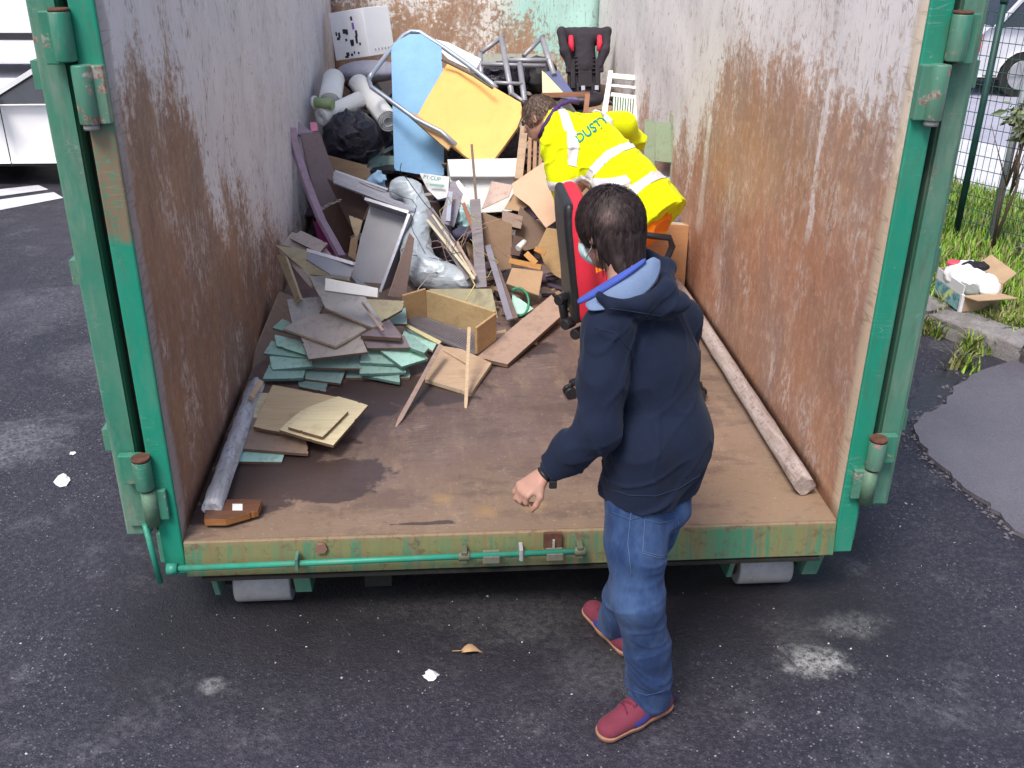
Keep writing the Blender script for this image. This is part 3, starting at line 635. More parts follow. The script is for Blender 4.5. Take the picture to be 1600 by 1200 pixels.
def wallq(a_, b_, h, th, nm, m): 
    d = unit(b_-a_); MB().bar(a_+[0, 0, h/2], b_+[0, 0, h/2], th, h).build(nm, m, t)
wallq(cA, cA+u1*sA, hB*.62, .006, 'front_panel', M_cb); wallq(cA+u2*sB, cA+u2*sB+u1*sA, hB, .006, 'side_panel', M_cb)
wallq(cA, cA+u2*sB, hB, .006, 'printed_panel', M_print); wallq(cA+u1*sA, cA+u1*sA+u2*sB, hB, .006, 'side_panel', M_cb)
MB().prism([cA+[0, 0, .004], cA+u1*sA+[0, 0, .004], cA+u1*sA+u2*sB+[0, 0, .004], cA+u2*sB+[0, 0, .004]], (0, 0, -.004)).build('base', M_cb, t)
MB().prism([cA+[0, 0, hB*.62], cA+u1*sA+[0, 0, hB*.62], cA+u1*(sA+.05)-u2*.11+[0, 0, hB*.66], cA+u1*.04-u2*.11+[0, 0, hB*.66]], (0, 0, -.005)).build('flap', M_cb, t)
MB().prism([cA+u1*sA+[0, 0, hB], cA+u1*sA+u2*sB+[0, 0, hB], cA+u1*(sA+.1)+u2*sB+[0, 0, hB+.07], cA+u1*(sA+.1)+u2*.03+[0, 0, hB+.05]], (0, 0, -.005)).build('flap', M_cb, t)
MB().box(cA+[0, 0, hB*.33], (.02, .02, hB*.66)).build('corner_strip', plain('white_card', (.75, .75, .78), .6), t)
# ================================================================== THE CONTAINER
HW, LEN, HT = 1.165, 6.25, 2.05
M_gB = green_mat('bright_green_paint', (.0, .25, .16), .45, .2, 1)
M_gD = green_mat('dull_green_paint', (.03, .21, .14), .5, .75)
M_gP = green_mat('hinge_green_paint', (.02, .20, .13), .85, .75)
M_gW = galv_mat('worn_green_steel', (.12, .22, .15), (.30, .28, .25))
M_rod = green_mat('rod_green_paint', (.01, .25, .17), .3, .25)
M_dark = plain('dark_underframe', (.02, .02, .018), .9)
M_galv = galv_mat('scraped_steel'); M_rustp = plain('rust_plate', (.11, .045, .03), .85, var=.4, sc=30, bump=.5)
skip = empty('waste_container', (0, LEN/2, 0), 'open ended green steel roll-off container, rusty inside, doors folded back', 'container')
def cb(nm, x0, x1, y0, y1, z0, z1, m, bev=0, par=skip):
    return MB().box(((x0+x1)/2, (y0+y1)/2, (z0+z1)/2), (abs(x1-x0), abs(y1-y0), abs(z1-z0))).build(nm, m, par, bevel=bev)
cb('floor_plate', -HW-.06, HW+.06, .0, LEN, -.012, 0, floor_mat())
def wall_grid(nm, P, U, V, nu, nv, amp, m, thv):
    """steel sheet with dents: grid displaced along the normal"""
    P, U, V = map(lambda a: np.array(a, float), (P, U, V)); nrm = unit(thv); v = []; rr = random.Random(hash(nm) % 99 if False else len(nm)*7)
    ph = [(rr.uniform(.6, 9), rr.uniform(.6, 3.6), rr.uniform(0, 6), rr.uniform(0, 6)) for _ in range(6)]
    for j in range(nv+1):
        for i in range(nu+1):
            s, t = i/nu, j/nv; e_ = min(1, 8*min(s, 1-s))*min(1, 8*min(t, 1-t))
            d = sum(math.sin(a_*6.28*s+c_)*math.sin(b_*6.28*t+d_) for a_, b_, c_, d_ in ph)/6*amp*e_
            v.append(P+U*s+V*t-nrm*max(-amp, d)*1.0)
    f = [(j*(nu+1)+i, j*(nu+1)+i+1, (j+1)*(nu+1)+i+1, (j+1)*(nu+1)+i) for j in range(nv) for i in range(nu)]
    mb_ = MB().add(v, f, 0, True); o = mb_.build(nm, m, skip, fix=True)
    s_ = o.modifiers.new('thickness', 'SOLIDIFY'); s_.thickness = .012; s_.offset = 0; return o
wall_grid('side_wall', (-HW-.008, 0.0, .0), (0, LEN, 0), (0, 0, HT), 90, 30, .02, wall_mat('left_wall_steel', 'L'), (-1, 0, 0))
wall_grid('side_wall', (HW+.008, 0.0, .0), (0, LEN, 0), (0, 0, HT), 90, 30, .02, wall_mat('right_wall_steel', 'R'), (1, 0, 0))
wall_grid('end_wall', (-HW-.01, LEN, .0), (2*HW+.02, 0, 0), (0, 0, HT), 24, 20, .02, wall_mat('end_wall_steel', 'B'), (0, 1, 0))
# outer ribs and top rails
for s in (-1, 1):
    for i in range(9):
        y = .5+i*.68; cb('rib', s*(HW+.022), s*(HW+.10), y-.05, y+.05, -.1, HT-.02, M_gD)
    cb('top_rail', s*(HW-.02), s*(HW+.11), .0, LEN+.03, HT, HT+.09, M_gD, .01)
    cb('bottom_rail', s*(HW+.062), s*(HW+.11), .05, LEN, -.13, -.0, M_gD, .006)
    cb('skid_rail', s*.46, s*.56, .1, LEN-.1, -.30, -.125, M_dark)
cb('top_rail', -HW, HW, LEN-.02, LEN+.08, HT, HT+.09, M_gD, .01)
for i in range(8): cb('cross_member', -HW, HW, .45+i*.75, .53+i*.75, -.12, -.014, M_dark)
# front frame
for s in (-1, 1):
    cb('front_post', s*(HW+.003), s*(HW+.075), -.012, .07, -.135, HT, M_gB, .006)
    cb('gap_channel', s*(HW+.078), s*(HW+.115), .09, .13, -.1, HT, M_dark)
mb = MB(); mb.prism([(-HW-.0, -.012, -.002), (HW, -.012, -.002), (HW, -.030, -.135), (-HW, -.030, -.135)], (0, .06, 0)); mb.build('sill', sill_mat(), skip, bevel=.004)
MB().box((0, .02, -.150), (2*HW-.1, .10, .012)).build('sill_flange', M_dark, skip)
# floor corner beams, worn
def beam_mat(nm, a_, b_):
    n = NT(nm); p = n.map(n.obj, (26, 3, 26)); g = n.noise(p, 1.2, 6, .7, .5); f = n.noise(n.obj, 45, 5, .7)
    c = n.mix(n.ramp(g, [(.35, 0), (.62, 1)]), a_, b_); c = n.mix(n.math('MULTIPLY', n.ramp(f, [(.52, 0), (.66, 1)]), .6), c, tuple(k*.4 for k in b_))
    return n.out(c, .8, 0, n.bump(g, .7, .012), .3)
def round_beam(nm, a_, b_, r, m, label, group=None):
    a_, b_ = np.array(a_), np.array(b_); rr = random.Random(5); pts = []; N = 26
    mb_ = MB(); d = unit(b_-a_); u = unit(np.cross(d, [0, 0, 1])); w = np.cross(u, d); ring = 14; v = []
    for i in range(N+1):
        t = i/N; c_ = a_+(b_-a_)*t
        for k in range(ring):
            an = 6.28318*k/ring; rad = r*(1+rr.gauss(0, .035)+.10*math.cos(4*an+.6)); v.append(c_+rad*(math.cos(an)*u+math.sin(an)*w)+d*(rr.gauss(0, .006) if i in (0, N) else 0))
    mb_.add(v, [(i*ring+k, i*ring+(k+1) % ring, (i+1)*ring+(k+1) % ring, (i+1)*ring+k) for i in range(N) for k in range(ring)], 0, True)
    mb_.f += [tuple(range(ring))[::-1], tuple(N*ring+k for k in range(ring))]; mb_.m += [0, 0]; mb_.sm += [False]*2
    o = mb_.build(nm, m); return tag(o, label, 'beam', group)
round_beam('timber_beam', (-1.09, .13, .044), (-1.10, 1.16, .044), .035, beam_mat('weathered_beam_blue', (.68, .74, .82), (.44, .42, .44)), 'weathered blue-grey round timber lying along the foot of the left container wall')
round_beam('timber_beam', (1.10, .17, .046), (1.10, 3.2, .046), .040, beam_mat('weathered_beam_brown', (.46, .40, .38), (.28, .21, .19)), 'weathered pinkish-brown round timber lying along the foot of the right container wall')
# doors folded back along the sides
for s in (-1, 1):
    x0, x1 = s*(HW+.120), s*(HW+.205)
    d = cb('door', x0, x1, .04, 1.18, .03 if s > 0 else .0, HT, M_gD, .008)
    for z in (.35, .95, 1.55): cb('door_rib', x1, x1+s*.04, .1, 1.15, z-.04, z+.04, M_gD, 0, d)
    # edge lip catching the light
    cb('edge_strip', x0+s*.002, x1-s*.02, .026, .041, .05, HT-.02, M_gD, 0, d)
# hinges: barrels on welded leaves
def hinge2(s, zc):
    x = s*(HW+.075)
    hb = MB().cyl((x+s*.02, -.03, zc+.02), (x+s*.02, -.03, zc+.15), .029, 20).build('hinge_barrel', M_gP, skip, bevel=.004)
    MB().cyl((x-s*.015, -.03, zc-.15), (x-s*.015, -.03, zc+.012), .029, 20).build('hinge_barrel', M_gP, hb, bevel=.004)
    MB().box((x-s*.045, -.02, zc-.07), (.055, .03, .16)).build('hinge_leaf', M_gP, hb, bevel=.004)
    MB().box((x+s*.055, -.01, zc+.08), (.05, .03, .14)).build('hinge_leaf', M_gP, hb, bevel=.004)
    MB().cyl((x+s*.02, -.03, zc+.15), (x+s*.02, -.03, zc+.158), .028, 18).build('hinge_cap', M_rustp, hb)
    MB().cyl((x-s*.015, -.03, zc-.165), (x-s*.015, -.03, zc-.15), .022, 18).build('hinge_pin', M_galv, hb)
def hinge(s, zc, h=.26):
    x = s*(HW+.085)
    t = MB()
    t.cyl((x, -.035, zc+.02), (x, -.035, zc+h*.5), .030, 20); hb = t.build('hinge_barrel', M_gP, skip, bevel=.004)
    MB().cyl((x+s*-.004, -.030, zc-h*.48), (x-s*.004, -.030, zc+.012), .026, 18).build('hinge_pin', M_gW, hb)
    MB().box((x+s*.045, .0, zc+.08), (.075, .03, h*.42)).build('hinge_leaf', M_gP, hb, bevel=.004)
    MB().box((x-s*.035, -.022, zc-.05), (.05, .02, h*.45)).build('hinge_leaf', M_gP, hb, bevel=.004)
    MB().cyl((x, -.035, zc+h*.5), (x, -.035, zc+h*.5+.012), .030, 18).build('hinge_cap', M_rustp, hb)
for s in (-1, 1):
    hinge(s, .215); hinge2(s, 1.585)
# locking rod along the sill with its brackets, vertical rod on the left
ya = -.062
rodA, rodB = atY(264, 889, ya), atY(912, 861, ya)
M_rustg = galv_mat('rusty_green_steel', (.14, .15, .10), (.10, .05, .04))
rod = MB().cyl(rodA, rodB, .011, 12).build('locking_rod', M_rod, skip)
def onrod(px): t = (px-264)/(912-264); return rodA+(rodB-rodA)*t
MB().cyl(rodA-[.006, 0, 0], rodA+[.03, 0, 0], .02, 14).build('rod_collar', M_rod, rod)
for px, w, h, m in ((461, .012, .055, M_gD), (812, .014, .05, M_galv)): MB().box(onrod(px)+[0, .008, .003], (w, .05, h)).build('rod_clip', m, rod, bevel=.003)
for px in (722, 906): MB().box(onrod(px)+[0, .012, 0], (.022, .05, .05)).cyl(onrod(px)-[.02, 0, 0], onrod(px)+[.02, 0, 0], .017, 12).build('rod_bearing', M_rustg, rod, bevel=.003)
for px in (765, 866): MB().box(onrod(px)+[0, .01, -.014], (.062, .045, .034)).build('rod_block', galv_mat('pale_block', (.20, .20, .16), (.12, .07, .05)) if px == 765 else bpy.data.materials['pale_block'], rod, bevel=.005)
q = atY(863, 838, -.02); MB().box(q+[0, -.012, -.006], (.066, .012, .062)).build('rust_plate', M_rustp, skip, bevel=.002)
MB().box(q+[.003, -.021, -.018], (.008, .008, .034)).build('weld_bead', M_galv, skip)
q = atY(502, 856, -.022); MB().cyl(q+[0, .006, 0], q+[0, -.008, 0], .022, 6).build('bolt_head', plain('rusty_bolt', (.22, .12, .09), .8), skip)
a_ = (-HW-.105, -.045, .10); MB().cyl(a_, (-HW-.085, -.055, -.135), .010, 10).build('vertical_rod', M_rod, skip)
# rollers
def roller(xc):
    m = galv_mat('roller_steel', (.40, .40, .42), (.2, .19, .2)) if 'roller_steel' not in bpy.data.materials else bpy.data.materials['roller_steel']
    r = MB().cyl((xc-.105, .14, G0+.085), (xc+.105, .14, G0+.085), .083, 32).build('roller', m, skip, bevel=.008)
    for s in (-1, 1): MB().cyl((xc+s*.1055, .14, G0+.085), (xc+s*.112, .14, G0+.085), .045, 20).build('roller_cap', M_rustp, r)
    for s in (-1, 1):
        MB().prism([(xc+s*.135-.008, .0, -.156), (xc+s*.135-.008, .2, -.156), (xc+s*.135-.008, .18, -.29), (xc+s*.135-.008, .04, -.27)], (.06 if s > 0 else -.02, 0, 0)).build('roller_bracket', M_gD, skip, bevel=.003)
    MB().cyl((xc-.15, .14, G0+.085), (xc+.15, .14, G0+.085), .02, 10).build('axle', M_dark, r)
roller(atY(415, 940, .1)[0]); roller(atY(1190, 908, .1)[0])
# pooled water and rust crust by the left beam, wood scrap
# ================================================================== IMPLICIT SURFACES (bodies, clothes, bags)
def vnoise(P, seed=0):
    """smooth value noise, P (N,3) -> (-1..1)"""
    P = P+seed*17.13; i = np.floor(P).astype(np.int64); f = P-i; f = f*f*(3-2*f)
    def h(ix, iy, iz):
        n_ = (ix*374761393+iy*668265263+iz*1442695041) & 0xffffffff; n_ = ((n_ ^ (n_ >> 13))*1274126177) & 0xffffffff
        return ((n_ ^ (n_ >> 16)) & 0xffff)/32767.5-1
    r = 0
    for dx in (0, 1):
        for dy in (0, 1):
            for dz in (0, 1):
                w = (f[:, 0] if dx else 1-f[:, 0])*(f[:, 1] if dy else 1-f[:, 1])*(f[:, 2] if dz else 1-f[:, 2])
                r = r+w*h(i[:, 0]+dx, i[:, 1]+dy, i[:, 2]+dz)
    return r
class SDF:
    def __init__(s, lo, hi, h):
        s.lo = np.array(lo, float); s.h = h; s.n = np.ceil((np.array(hi)-s.lo)/h).astype(int)+1
        s.D = np.full(s.n, .2, np.float32)
    def _blk(s, lo, hi):
        a_ = np.clip(np.floor((lo-s.lo)/s.h).astype(int), 0, s.n-1); b_ = np.clip(np.ceil((hi-s.lo)/s.h).astype(int)+1, 1, s.n)
        if np.any(b_ <= a_): return None, None
        sl_ = tuple(slice(a_[i], b_[i]) for i in range(3))
        g = np.stack(np.meshgrid(*[s.lo[i]+s.h*np.arange(a_[i], b_[i]) for i in range(3)], indexing='ij'), -1)
        return sl_, g
    def _put(s, sl_, d, k, cut=False):
        A = s.D[sl_]
        if cut: d = -d; s.D[sl_] = np.maximum(A, d) if k <= 0 else -(np.minimum(-A, -d)-np.maximum(k-np.abs(-A+d), 0)**2/(4*k)); return
        if k > 0: s.D[sl_] = np.minimum(A, d)-np.maximum(k-np.abs(A-d), 0)**2/(4*k)
        else: s.D[sl_] = np.minimum(A, d)
    def cone(s, a_, b_, ra, rb, k=.02, ax=None, sc=1., cut=False):
        """tapered capsule; optionally stretched by sc along the axis ax"""
        a_, b_ = np.array(a_, float), np.array(b_, float); R = max(ra, rb)*max(1, sc)+.05+k
        sl_, g = s._blk(np.minimum(a_, b_)-R, np.maximum(a_, b_)+R)
        if sl_ is None: return s
        if ax is not None:
            ax = unit(ax); A = a_-ax*np.dot(ax, a_)*(1-1/sc); B = b_-ax*np.dot(ax, b_)*(1-1/sc); g = g-(g@ax)[..., None]*ax*(1-1/sc)
        else: A, B = a_, b_
        ab = B-A; L2 = max(1e-9, ab@ab); t = np.clip(((g-A)@ab)/L2, 0, 1)
        d = np.linalg.norm(g-A-t[..., None]*ab, axis=-1)-(ra+(rb-ra)*t)
        s._put(sl_, d.astype(np.float32), k, cut); return s
    def ell(s, c, r, k=.02, ax=None, cut=False):
        c = np.array(c, float); r = np.array(r, float); sl_, g = s._blk(c-max(r)-.05-k, c+max(r)+.05+k)
        if sl_ is None: return s
        q = g-c
        if ax is not None: q = q@np.array(ax).T
        l = np.linalg.norm(q/r, axis=-1); l2 = np.linalg.norm(q/r**2, axis=-1)
        s._put(sl_, (l*(l-1)/np.maximum(l2, 1e-6)).astype(np.float32), k, cut); return s
    def chain(s, pts, rs, k=.02, ax=None, sc=1.):
        for i in range(len(pts)-1): s.cone(pts[i], pts[i+1], rs[i], rs[i+1], k, ax, sc)
        return s
    def fold(s, fn, band=.05):
        m = np.abs(s.D) < band; idx = np.argwhere(m); P = s.lo+idx*s.h
        s.D[m] += fn(P).astype(np.float32); return s
    def plane(s, p, n_):
        """keep only the side the normal points to"""
        g = np.stack(np.meshgrid(*[s.lo[i]+s.h*np.arange(s.n[i]) for i in range(3)], indexing='ij'), -1)
        s.D = np.maximum(s.D, (-((g-np.array(p))@unit(n_))).astype(np.float32)); return s
    def mesh(s, name, smooth=1, dec=0):
        D = s.D.copy(); D[0], D[-1] = .2, .2; D[:, 0], D[:, -1] = .2, .2; D[:, :, 0], D[:, :, -1] = .2, .2
        neg = D < 0; nx, ny, nz = D.shape
        cnt = np.zeros((nx-1, ny-1, nz-1), np.int32); acc = np.zeros((nx-1, ny-1, nz-1, 3), np.float32)
        cor = [(i, j, k) for i in (0, 1) for j in (0, 1) for k in (0, 1)]
        sub = lambda A, c: A[c[0]:nx-1+c[0], c[1]:ny-1+c[1], c[2]:nz-1+c[2]]
        for a_ in cor:
            for x in range(3):
                if a_[x]: continue
                b_ = list(a_); b_[x] = 1; na, nb = sub(neg, a_), sub(neg, b_); m = na != nb
                da, db = sub(D, a_)[m], sub(D, b_)[m]; t = da/(da-db); p = np.zeros((len(t), 3), np.float32); p[:] = a_; p[:, x] = t
                acc[m] += p; cnt[m] += 1
        act = cnt > 0; idx = np.full(cnt.shape, -1, np.int64); idx[act] = np.arange(act.sum())
        V = s.lo+s.h*(np.argwhere(act)+acc[act]/cnt[act][:, None])
        F = []
        for x in range(3):
            y, z = (x+1) % 3, (x+2) % 3
            sa = [slice(1, -1)]*3; sb = [slice(1, -1)]*3; sa[x] = slice(0, -1); sb[x] = slice(1, None)
            A, B = neg[tuple(sa)], neg[tuple(sb)]; m = A != B; I = np.argwhere(m); off = np.array([1, 1, 1]); off[x] = 0; I = I+off
            ok = np.all(I < np.array(cnt.shape), 1); fl = A[m][ok]; I = I[ok]
            def g(dy, dz): J = I.copy(); J[:, y] += dy; J[:, z] += dz; return idx[J[:, 0], J[:, 1], J[:, 2]]
            q = np.stack([g(-1, -1), g(0, -1), g(0, 0), g(-1, 0)], 1); q[~fl] = q[~fl][:, ::-1]; F.append(q[(q >= 0).all(1)])
        F = np.concatenate(F); s.V, s.F = V, F
        for _ in range(smooth):   # light laplacian
            su = np.zeros_like(V); c_ = np.zeros(len(V))
            for i in range(4):
                a_, b_ = F[:, i], F[:, (i+1) % 4]; np.add.at(su, a_, V[b_]); np.add.at(c_, a_, 1); np.add.at(su, b_, V[a_]); np.add.at(c_, b_, 1)
            V = V*.5+.5*su/np.maximum(c_, 1)[:, None]
        s.V = V; me = bpy.data.meshes.new(name); me.vertices.add(len(V)); me.vertices.foreach_set('co', V.astype(np.float32).ravel())
        me.loops.add(len(F)*4); me.loops.foreach_set('vertex_index', F.astype(np.int32).ravel()); me.polygons.add(len(F))
        me.polygons.foreach_set('loop_start', np.arange(0, len(F)*4, 4, dtype=np.int32)); me.polygons.foreach_set('use_smooth', [True]*len(F))
        me.update(calc_edges=True); me.validate(); return me
def place(name, me, m, parent=None, c=None):
    """link a world-space mesh with its origin at its own middle"""
    n_ = len(me.vertices); v = np.empty(n_*3, np.float32); me.vertices.foreach_get('co', v); v = v.reshape(-1, 3)
    c = v.mean(0) if c is None else np.array(c); me.vertices.foreach_set('co', (v-c).astype(np.float32).ravel()); me.update()
    return link(name, me, m, parent, c)
def surf_patch(src_me, c0, planes, name, m, parent, off=.003, th=.0):
    """a strip of cloth lying on a garment: the part of its surface inside the planes, lifted by off"""
    bm = bmesh.new(); bm.from_mesh(src_me); bmesh.ops.translate(bm, verts=bm.verts, vec=Vector(c0))
    for p, n_ in planes:
        bmesh.ops.bisect_plane(bm, geom=bm.verts[:]+bm.edges[:]+bm.faces[:], plane_co=Vector(p), plane_no=Vector(n_), clear_inner=True)
    bm.normal_update()
    for v in bm.verts: v.co += v.normal*off
    me = bpy.data.meshes.new(name); bm.to_mesh(me); bm.free(); me.polygons.foreach_set('use_smooth', [True]*len(me.polygons))
    if not len(me.vertices): return None
    return place(name, me, m, parent)
def ridged(P, fx, seed, w=1.):
    n_ = vnoise(P*np.array(fx), seed); return 1-2*np.abs(n_)**.8
def crease(P, fx, seed, w=.17):
    n_ = vnoise(P*np.array(fx), seed); return -np.clip(1-np.abs(n_)/w, 0, 1)**1.3
def hand(sd, w, D, N, s=1., curl=(.5, .7, .5), thumb=1, spread=.06, ks=.006):
    """palm and five fingers; D towards the fingers, N out of the palm's face (fingers curl towards N)"""
    D, N = unit(D), unit(N); N = unit(N-D*np.dot(N, D)); Sx = np.cross(D, N); w = np.array(w, float)
    L = [.076, .084, .078, .062]; 
    for i in range(4):
        o = (i-1.5)*.020*s; k0 = w+Sx*o*.6+D*.01*s; kn_ = w+D*(.085-.006*abs(i-1.2))*s+Sx*o
        sd.cone(k0, kn_, .0150*s, .0115*s, .010, N, .9)
        d = unit(D+Sx*(i-1.5)*spread); p = kn_; a_ = 0
        for j, (fr, r0, r1) in enumerate(((.46, .0098, .0088), (.30, .0088, .0080), (.24, .0080, .0066))):
            a_ += curl[j]*(1+.08*i); dd = unit(d*math.cos(a_)+N*math.sin(a_)); q = p+dd*L[i]*fr*s; sd.cone(p, q, r0*s, r1*s, ks); p = q
    b = w+Sx*thumb*-.022*s*-1*1.0+D*.015*s if False else w-Sx*thumb*.024*s+D*.018*s
    t1 = b+unit(D*.75-Sx*thumb*.75+N*.45)*.042*s; t2 = t1+unit(D*.9-Sx*thumb*.2+N*.45)*.032*s; t3 = t2+unit(D*.9+Sx*thumb*.1+N*.5)*.024*s
    sd.cone(b, t1, .0155*s, .012*s, .012); sd.cone(t1, t2, .0115*s, .0098*s, ks); sd.cone(t2, t3, .0098*s, .0078*s, ks)
    sd.cone(w-D*.03*s, w+D*.03*s, .024*s, .024*s, .015, N, .72)
def head(sd, c, f, up, s=1., k=.018):
    """c: middle of the head; f: where the face looks; up: towards the crown"""
    f = unit(f); up = unit(up); up = unit(up-f*np.dot(up, f)); r = np.cross(f, up); c = np.array(c, float); A = np.array([r, f, up])
    P = lambda x, y, z: c+(r*x+f*y+up*z)*s
    sd.ell(P(0, -.012, .028), np.array([.076, .094, .088])*s, k, A); sd.ell(P(0, .02, -.035), np.array([.062, .070, .075])*s, k, A)
    sd.ell(P(0, .045, -.088), np.array([.036, .036, .024])*s, k, A)                                    # chin
    sd.cone(P(0, .086, .012), P(0, .108, -.028), .009*s, .014*s, .010)                               # nose
    sd.ell(P(0, .088, -.060), np.array([.024, .012, .008])*s, .008, A); sd.ell(P(0, .086, -.070), np.array([.022, .012, .007])*s, .006, A)  # lips
    for q in (-1, 1):
        sd.ell(P(.032*q, .082, .018), np.array([.014, .010, .009])*s, .004, A, cut=True); sd.ell(P(.031*q, .072, .017), np.array([.012, .012, .010])*s, .003, A)
        sd.cone(P(.016*q, .088, .034), P(.048*q, .076, .034), .008*s, .006*s, .008)                  # brow
        sd.ell(P(.048*q, .06, -.016), np.array([.02, .02, .018])*s, .014, A)
        # ear: rim and hollow
        sd.ell(P(.080*q, -.012, -.002), np.array([.010, .020, .032])*s, .006, A); sd.ell(P(.092*q, -.008, .004), np.array([.007, .010, .018])*s, .003, A, cut=True)
    return P, A
def eyes(P, parent, s=1.):
    for q in (-1, 1):
        bm = bmesh.new(); bmesh.ops.create_uvsphere(bm, u_segments=12, v_segments=8, radius=.0115*s); me = bpy.data.meshes.new('eye'); bm.to_mesh(me); bm.free()
        link('eye', me, plain('eye_white', (.7, .68, .66), .2, dirt=0), parent, P(.031*q, .0745, .017))
def skin_mat(name, c):
    n = NT(name); f = n.noise(n.pos, 40, 4, .6); g = n.noise(n.pos, 11, 3)
    col = n.mix(f, tuple(k*.86 for k in c), tuple(min(1, k*1.1) for k in c)); col = n.mix(n.math('MULTIPLY', n.ramp(g, [(.5, 0), (.7, 1)]), .35), col, (c[0], c[1]*.66, c[2]*.62))
    return n.out(col, .5, 0, n.bump(f, .1, .002), .35, Subsurface_Weight=.08, Subsurface_Scale=.01)
def cloth(name, c, rough=.85, var=.15, weave=420, sc=7, fade=None, fz=None):
    n = NT(name); g = n.noise(n.pos, sc, 5, .65); w = n.noise(n.pos, weave, 2, .5); h = n.noise(n.pos, 40, 5, .6)
    col = n.mix(n.ramp(g, [(.3, 0), (.7, 1)]), tuple(k*(1-var) for k in c), tuple(min(1, k*(1+var)) for k in c)); col = n.mix(n.math('MULTIPLY', n.ramp(w, [(.4, 0), (.65, 1)]), .25), col, tuple(k*1.6 for k in c))
    if fade: col = n.mix(n.math('MULTIPLY', n.ramp(n.noise(n.map(n.pos, (1, 1, .45)), 8, 5, .7), [(.42, 0), (.66, 1)]), .55), col, fade)
    return n.out(col, rough, 0, n.bump(w, .25, .002, n.bump(h, .25, .006)), .25, Sheen_Weight=.05)

def hair_strands(name, P, A, n_, col, parent, s=1., length=.05, seed=1, crown=(0, -.05, .105), hz=-.06, thin=None):
    """short ribbons combed from the crown over the scalp, so the outline is uneven"""
    rr = random.Random(seed); v = []; f = []; r, fw_, up = A; cr = np.array(crown)
    for _ in range(n_):
        # point on the skull in head coordinates, back and top and sides
        while True:
            d = unit([rr.gauss(0, 1), rr.gauss(-.25, 1), rr.gauss(.35, .9)])
            q = np.array([0, -.012, .026])+d*np.array([.079, .097, .091])
            if q[2] < max(hz, -.058)+.02*rr.random() or (q[1] > .055 and q[2] < .06): continue
            if thin and rr.random() < .7 and np.linalg.norm(q-np.array(thin[0])) < thin[1]: continue
            break
        nrm = unit(d/np.array([.079, .097, .091])); t = q-cr; t = t-nrm*np.dot(t, nrm); t = unit(t+np.array([rr.gauss(0, .25)*.05, 0, -.015]))
        side = unit(np.cross(t, nrm)); L = length*rr.uniform(.4, 1.4)*(1.1 if q[2] < 0 and hz < -.1 else 1); w = .0017*rr.uniform(.6, 1.5); b = len(v); K = 4
        lift = rr.uniform(.001, .007); p = q.copy()
        for i in range(K+1):
            # follow the skull, then hang free at the nape
            if p[2] > -.035:
                dd = (p-np.array([0, -.012, .026]))/np.array([.079, .097, .091]); p = np.array([0, -.012, .026])+dd/np.linalg.norm(dd)*np.array([.079, .097, .091])
            else: nrm = unit([p[0]*4, -1, 0]); t = unit([-p[0]*1.5, .08, -1])
            pp = p+nrm*(lift+.007+.006*math.sin(i/K*3.14))
            ww = w*(1-.75*i/K); v += [P(*(pp-side*ww)), P(*(pp+side*ww))]
            p = p+t*L/K
            if p[2] > -.035: nrm = unit((p-np.array([0, -.012, .026]))/np.array([.079, .097, .091])**2); t = unit(t-nrm*np.dot(t, nrm)+np.array([0, 0, -.06]))
        f += [(b+2*i, b+2*i+1, b+2*i+3, b+2*i+2) for i in range(K)]
    me = mesh(name, v, f, True); return place(name, me, col, parent)
def hair_mat(name, c, hi, crown=None):
    n = NT(name); f = n.noise(n.map(n.pos, (1, 1, .25)), 90, 3, .5); g = n.noise(n.pos, 14, 3)
    col = n.mix(n.ramp(f, [(.4, 0), (.7, 1)]), c, hi)
    if crown is not None:   # scalp showing through the thin hair of the crown
        x, y, z = n.sep(n.pos); d = None
        for k, v_ in enumerate((x, y, z)):
            q = n.math('POWER', n.math('SUBTRACT', v_, float(crown[k])), 2); d = q if d is None else n.math('ADD', d, q)
        d = n.math('ADD', n.math('SQRT', d), n.math('MULTIPLY', n.math('SUBTRACT', n.noise(n.pos, 60, 4), .5), .03))
        col = n.mix(n.math('MULTIPLY', n.step(d, .042, .0), n.ramp(f, [(.40, .4), (.62, .15)])), col, (.36, .24, .22))
    return n.out(col, .6, 0, n.bump(f, .6, .004), .3)

# ================================================================== MAN IN THE NAVY HOODIE
man = empty('person', (*atZ(1000, 1090, G0)[:2], G0), 'man in navy hoodie and blue jeans standing before the container mouth, back turned', 'person')
J = {k: atY(*v) for k, v in dict(head=(952, 359, -.21), neck=(985, 432, -.28), nb=(992, 462, -.31), ls=(950, 512, -.43), rs=(1062, 500, -.17), le=(935, 672, -.55), lw=(862, 732, -.52),
     ch=(1012, 565, -.32), wa=(1032, 680, -.38), hem=(1014, 768, -.42), lh=(992, 775, -.50), rh=(1034, 765, -.34), lk=(996, 935, -.60), la=(1012, 1082, -.62), rk=(992, 880, -.36), ra=(962, 966, -.10),
     ltoe=(948, 1142, -.66)).items()}
Lx = unit([J['ls'][0]-J['rs'][0], J['ls'][1]-J['rs'][1], 0]); Fx = np.array([-Lx[1]*-1, Lx[0]*-1, 0])   # left, and facing
Fx = unit(np.array([Lx[1], -Lx[0], 0])); 
if Fx[0] > 0: Fx = -Fx
JJ = J
la, ra = J['la'].copy(), J['ra'].copy(); la[2] = G0+.10; ra = atZ(966, 968, G0+.10); la = atZ(1014, 1082, G0+.10)
ldir = unit(np.append((atZ(930, 1150, G0+.03)-atZ(1038, 1098, G0+.03))[:2], 0)); rdir = unit(np.append((atZ(926, 945, G0+.03)-atZ(985, 1010, G0+.03))[:2], 0))
face = unit([-.50, .80, -.30]); hup = unit([-.05, .1, 1.])
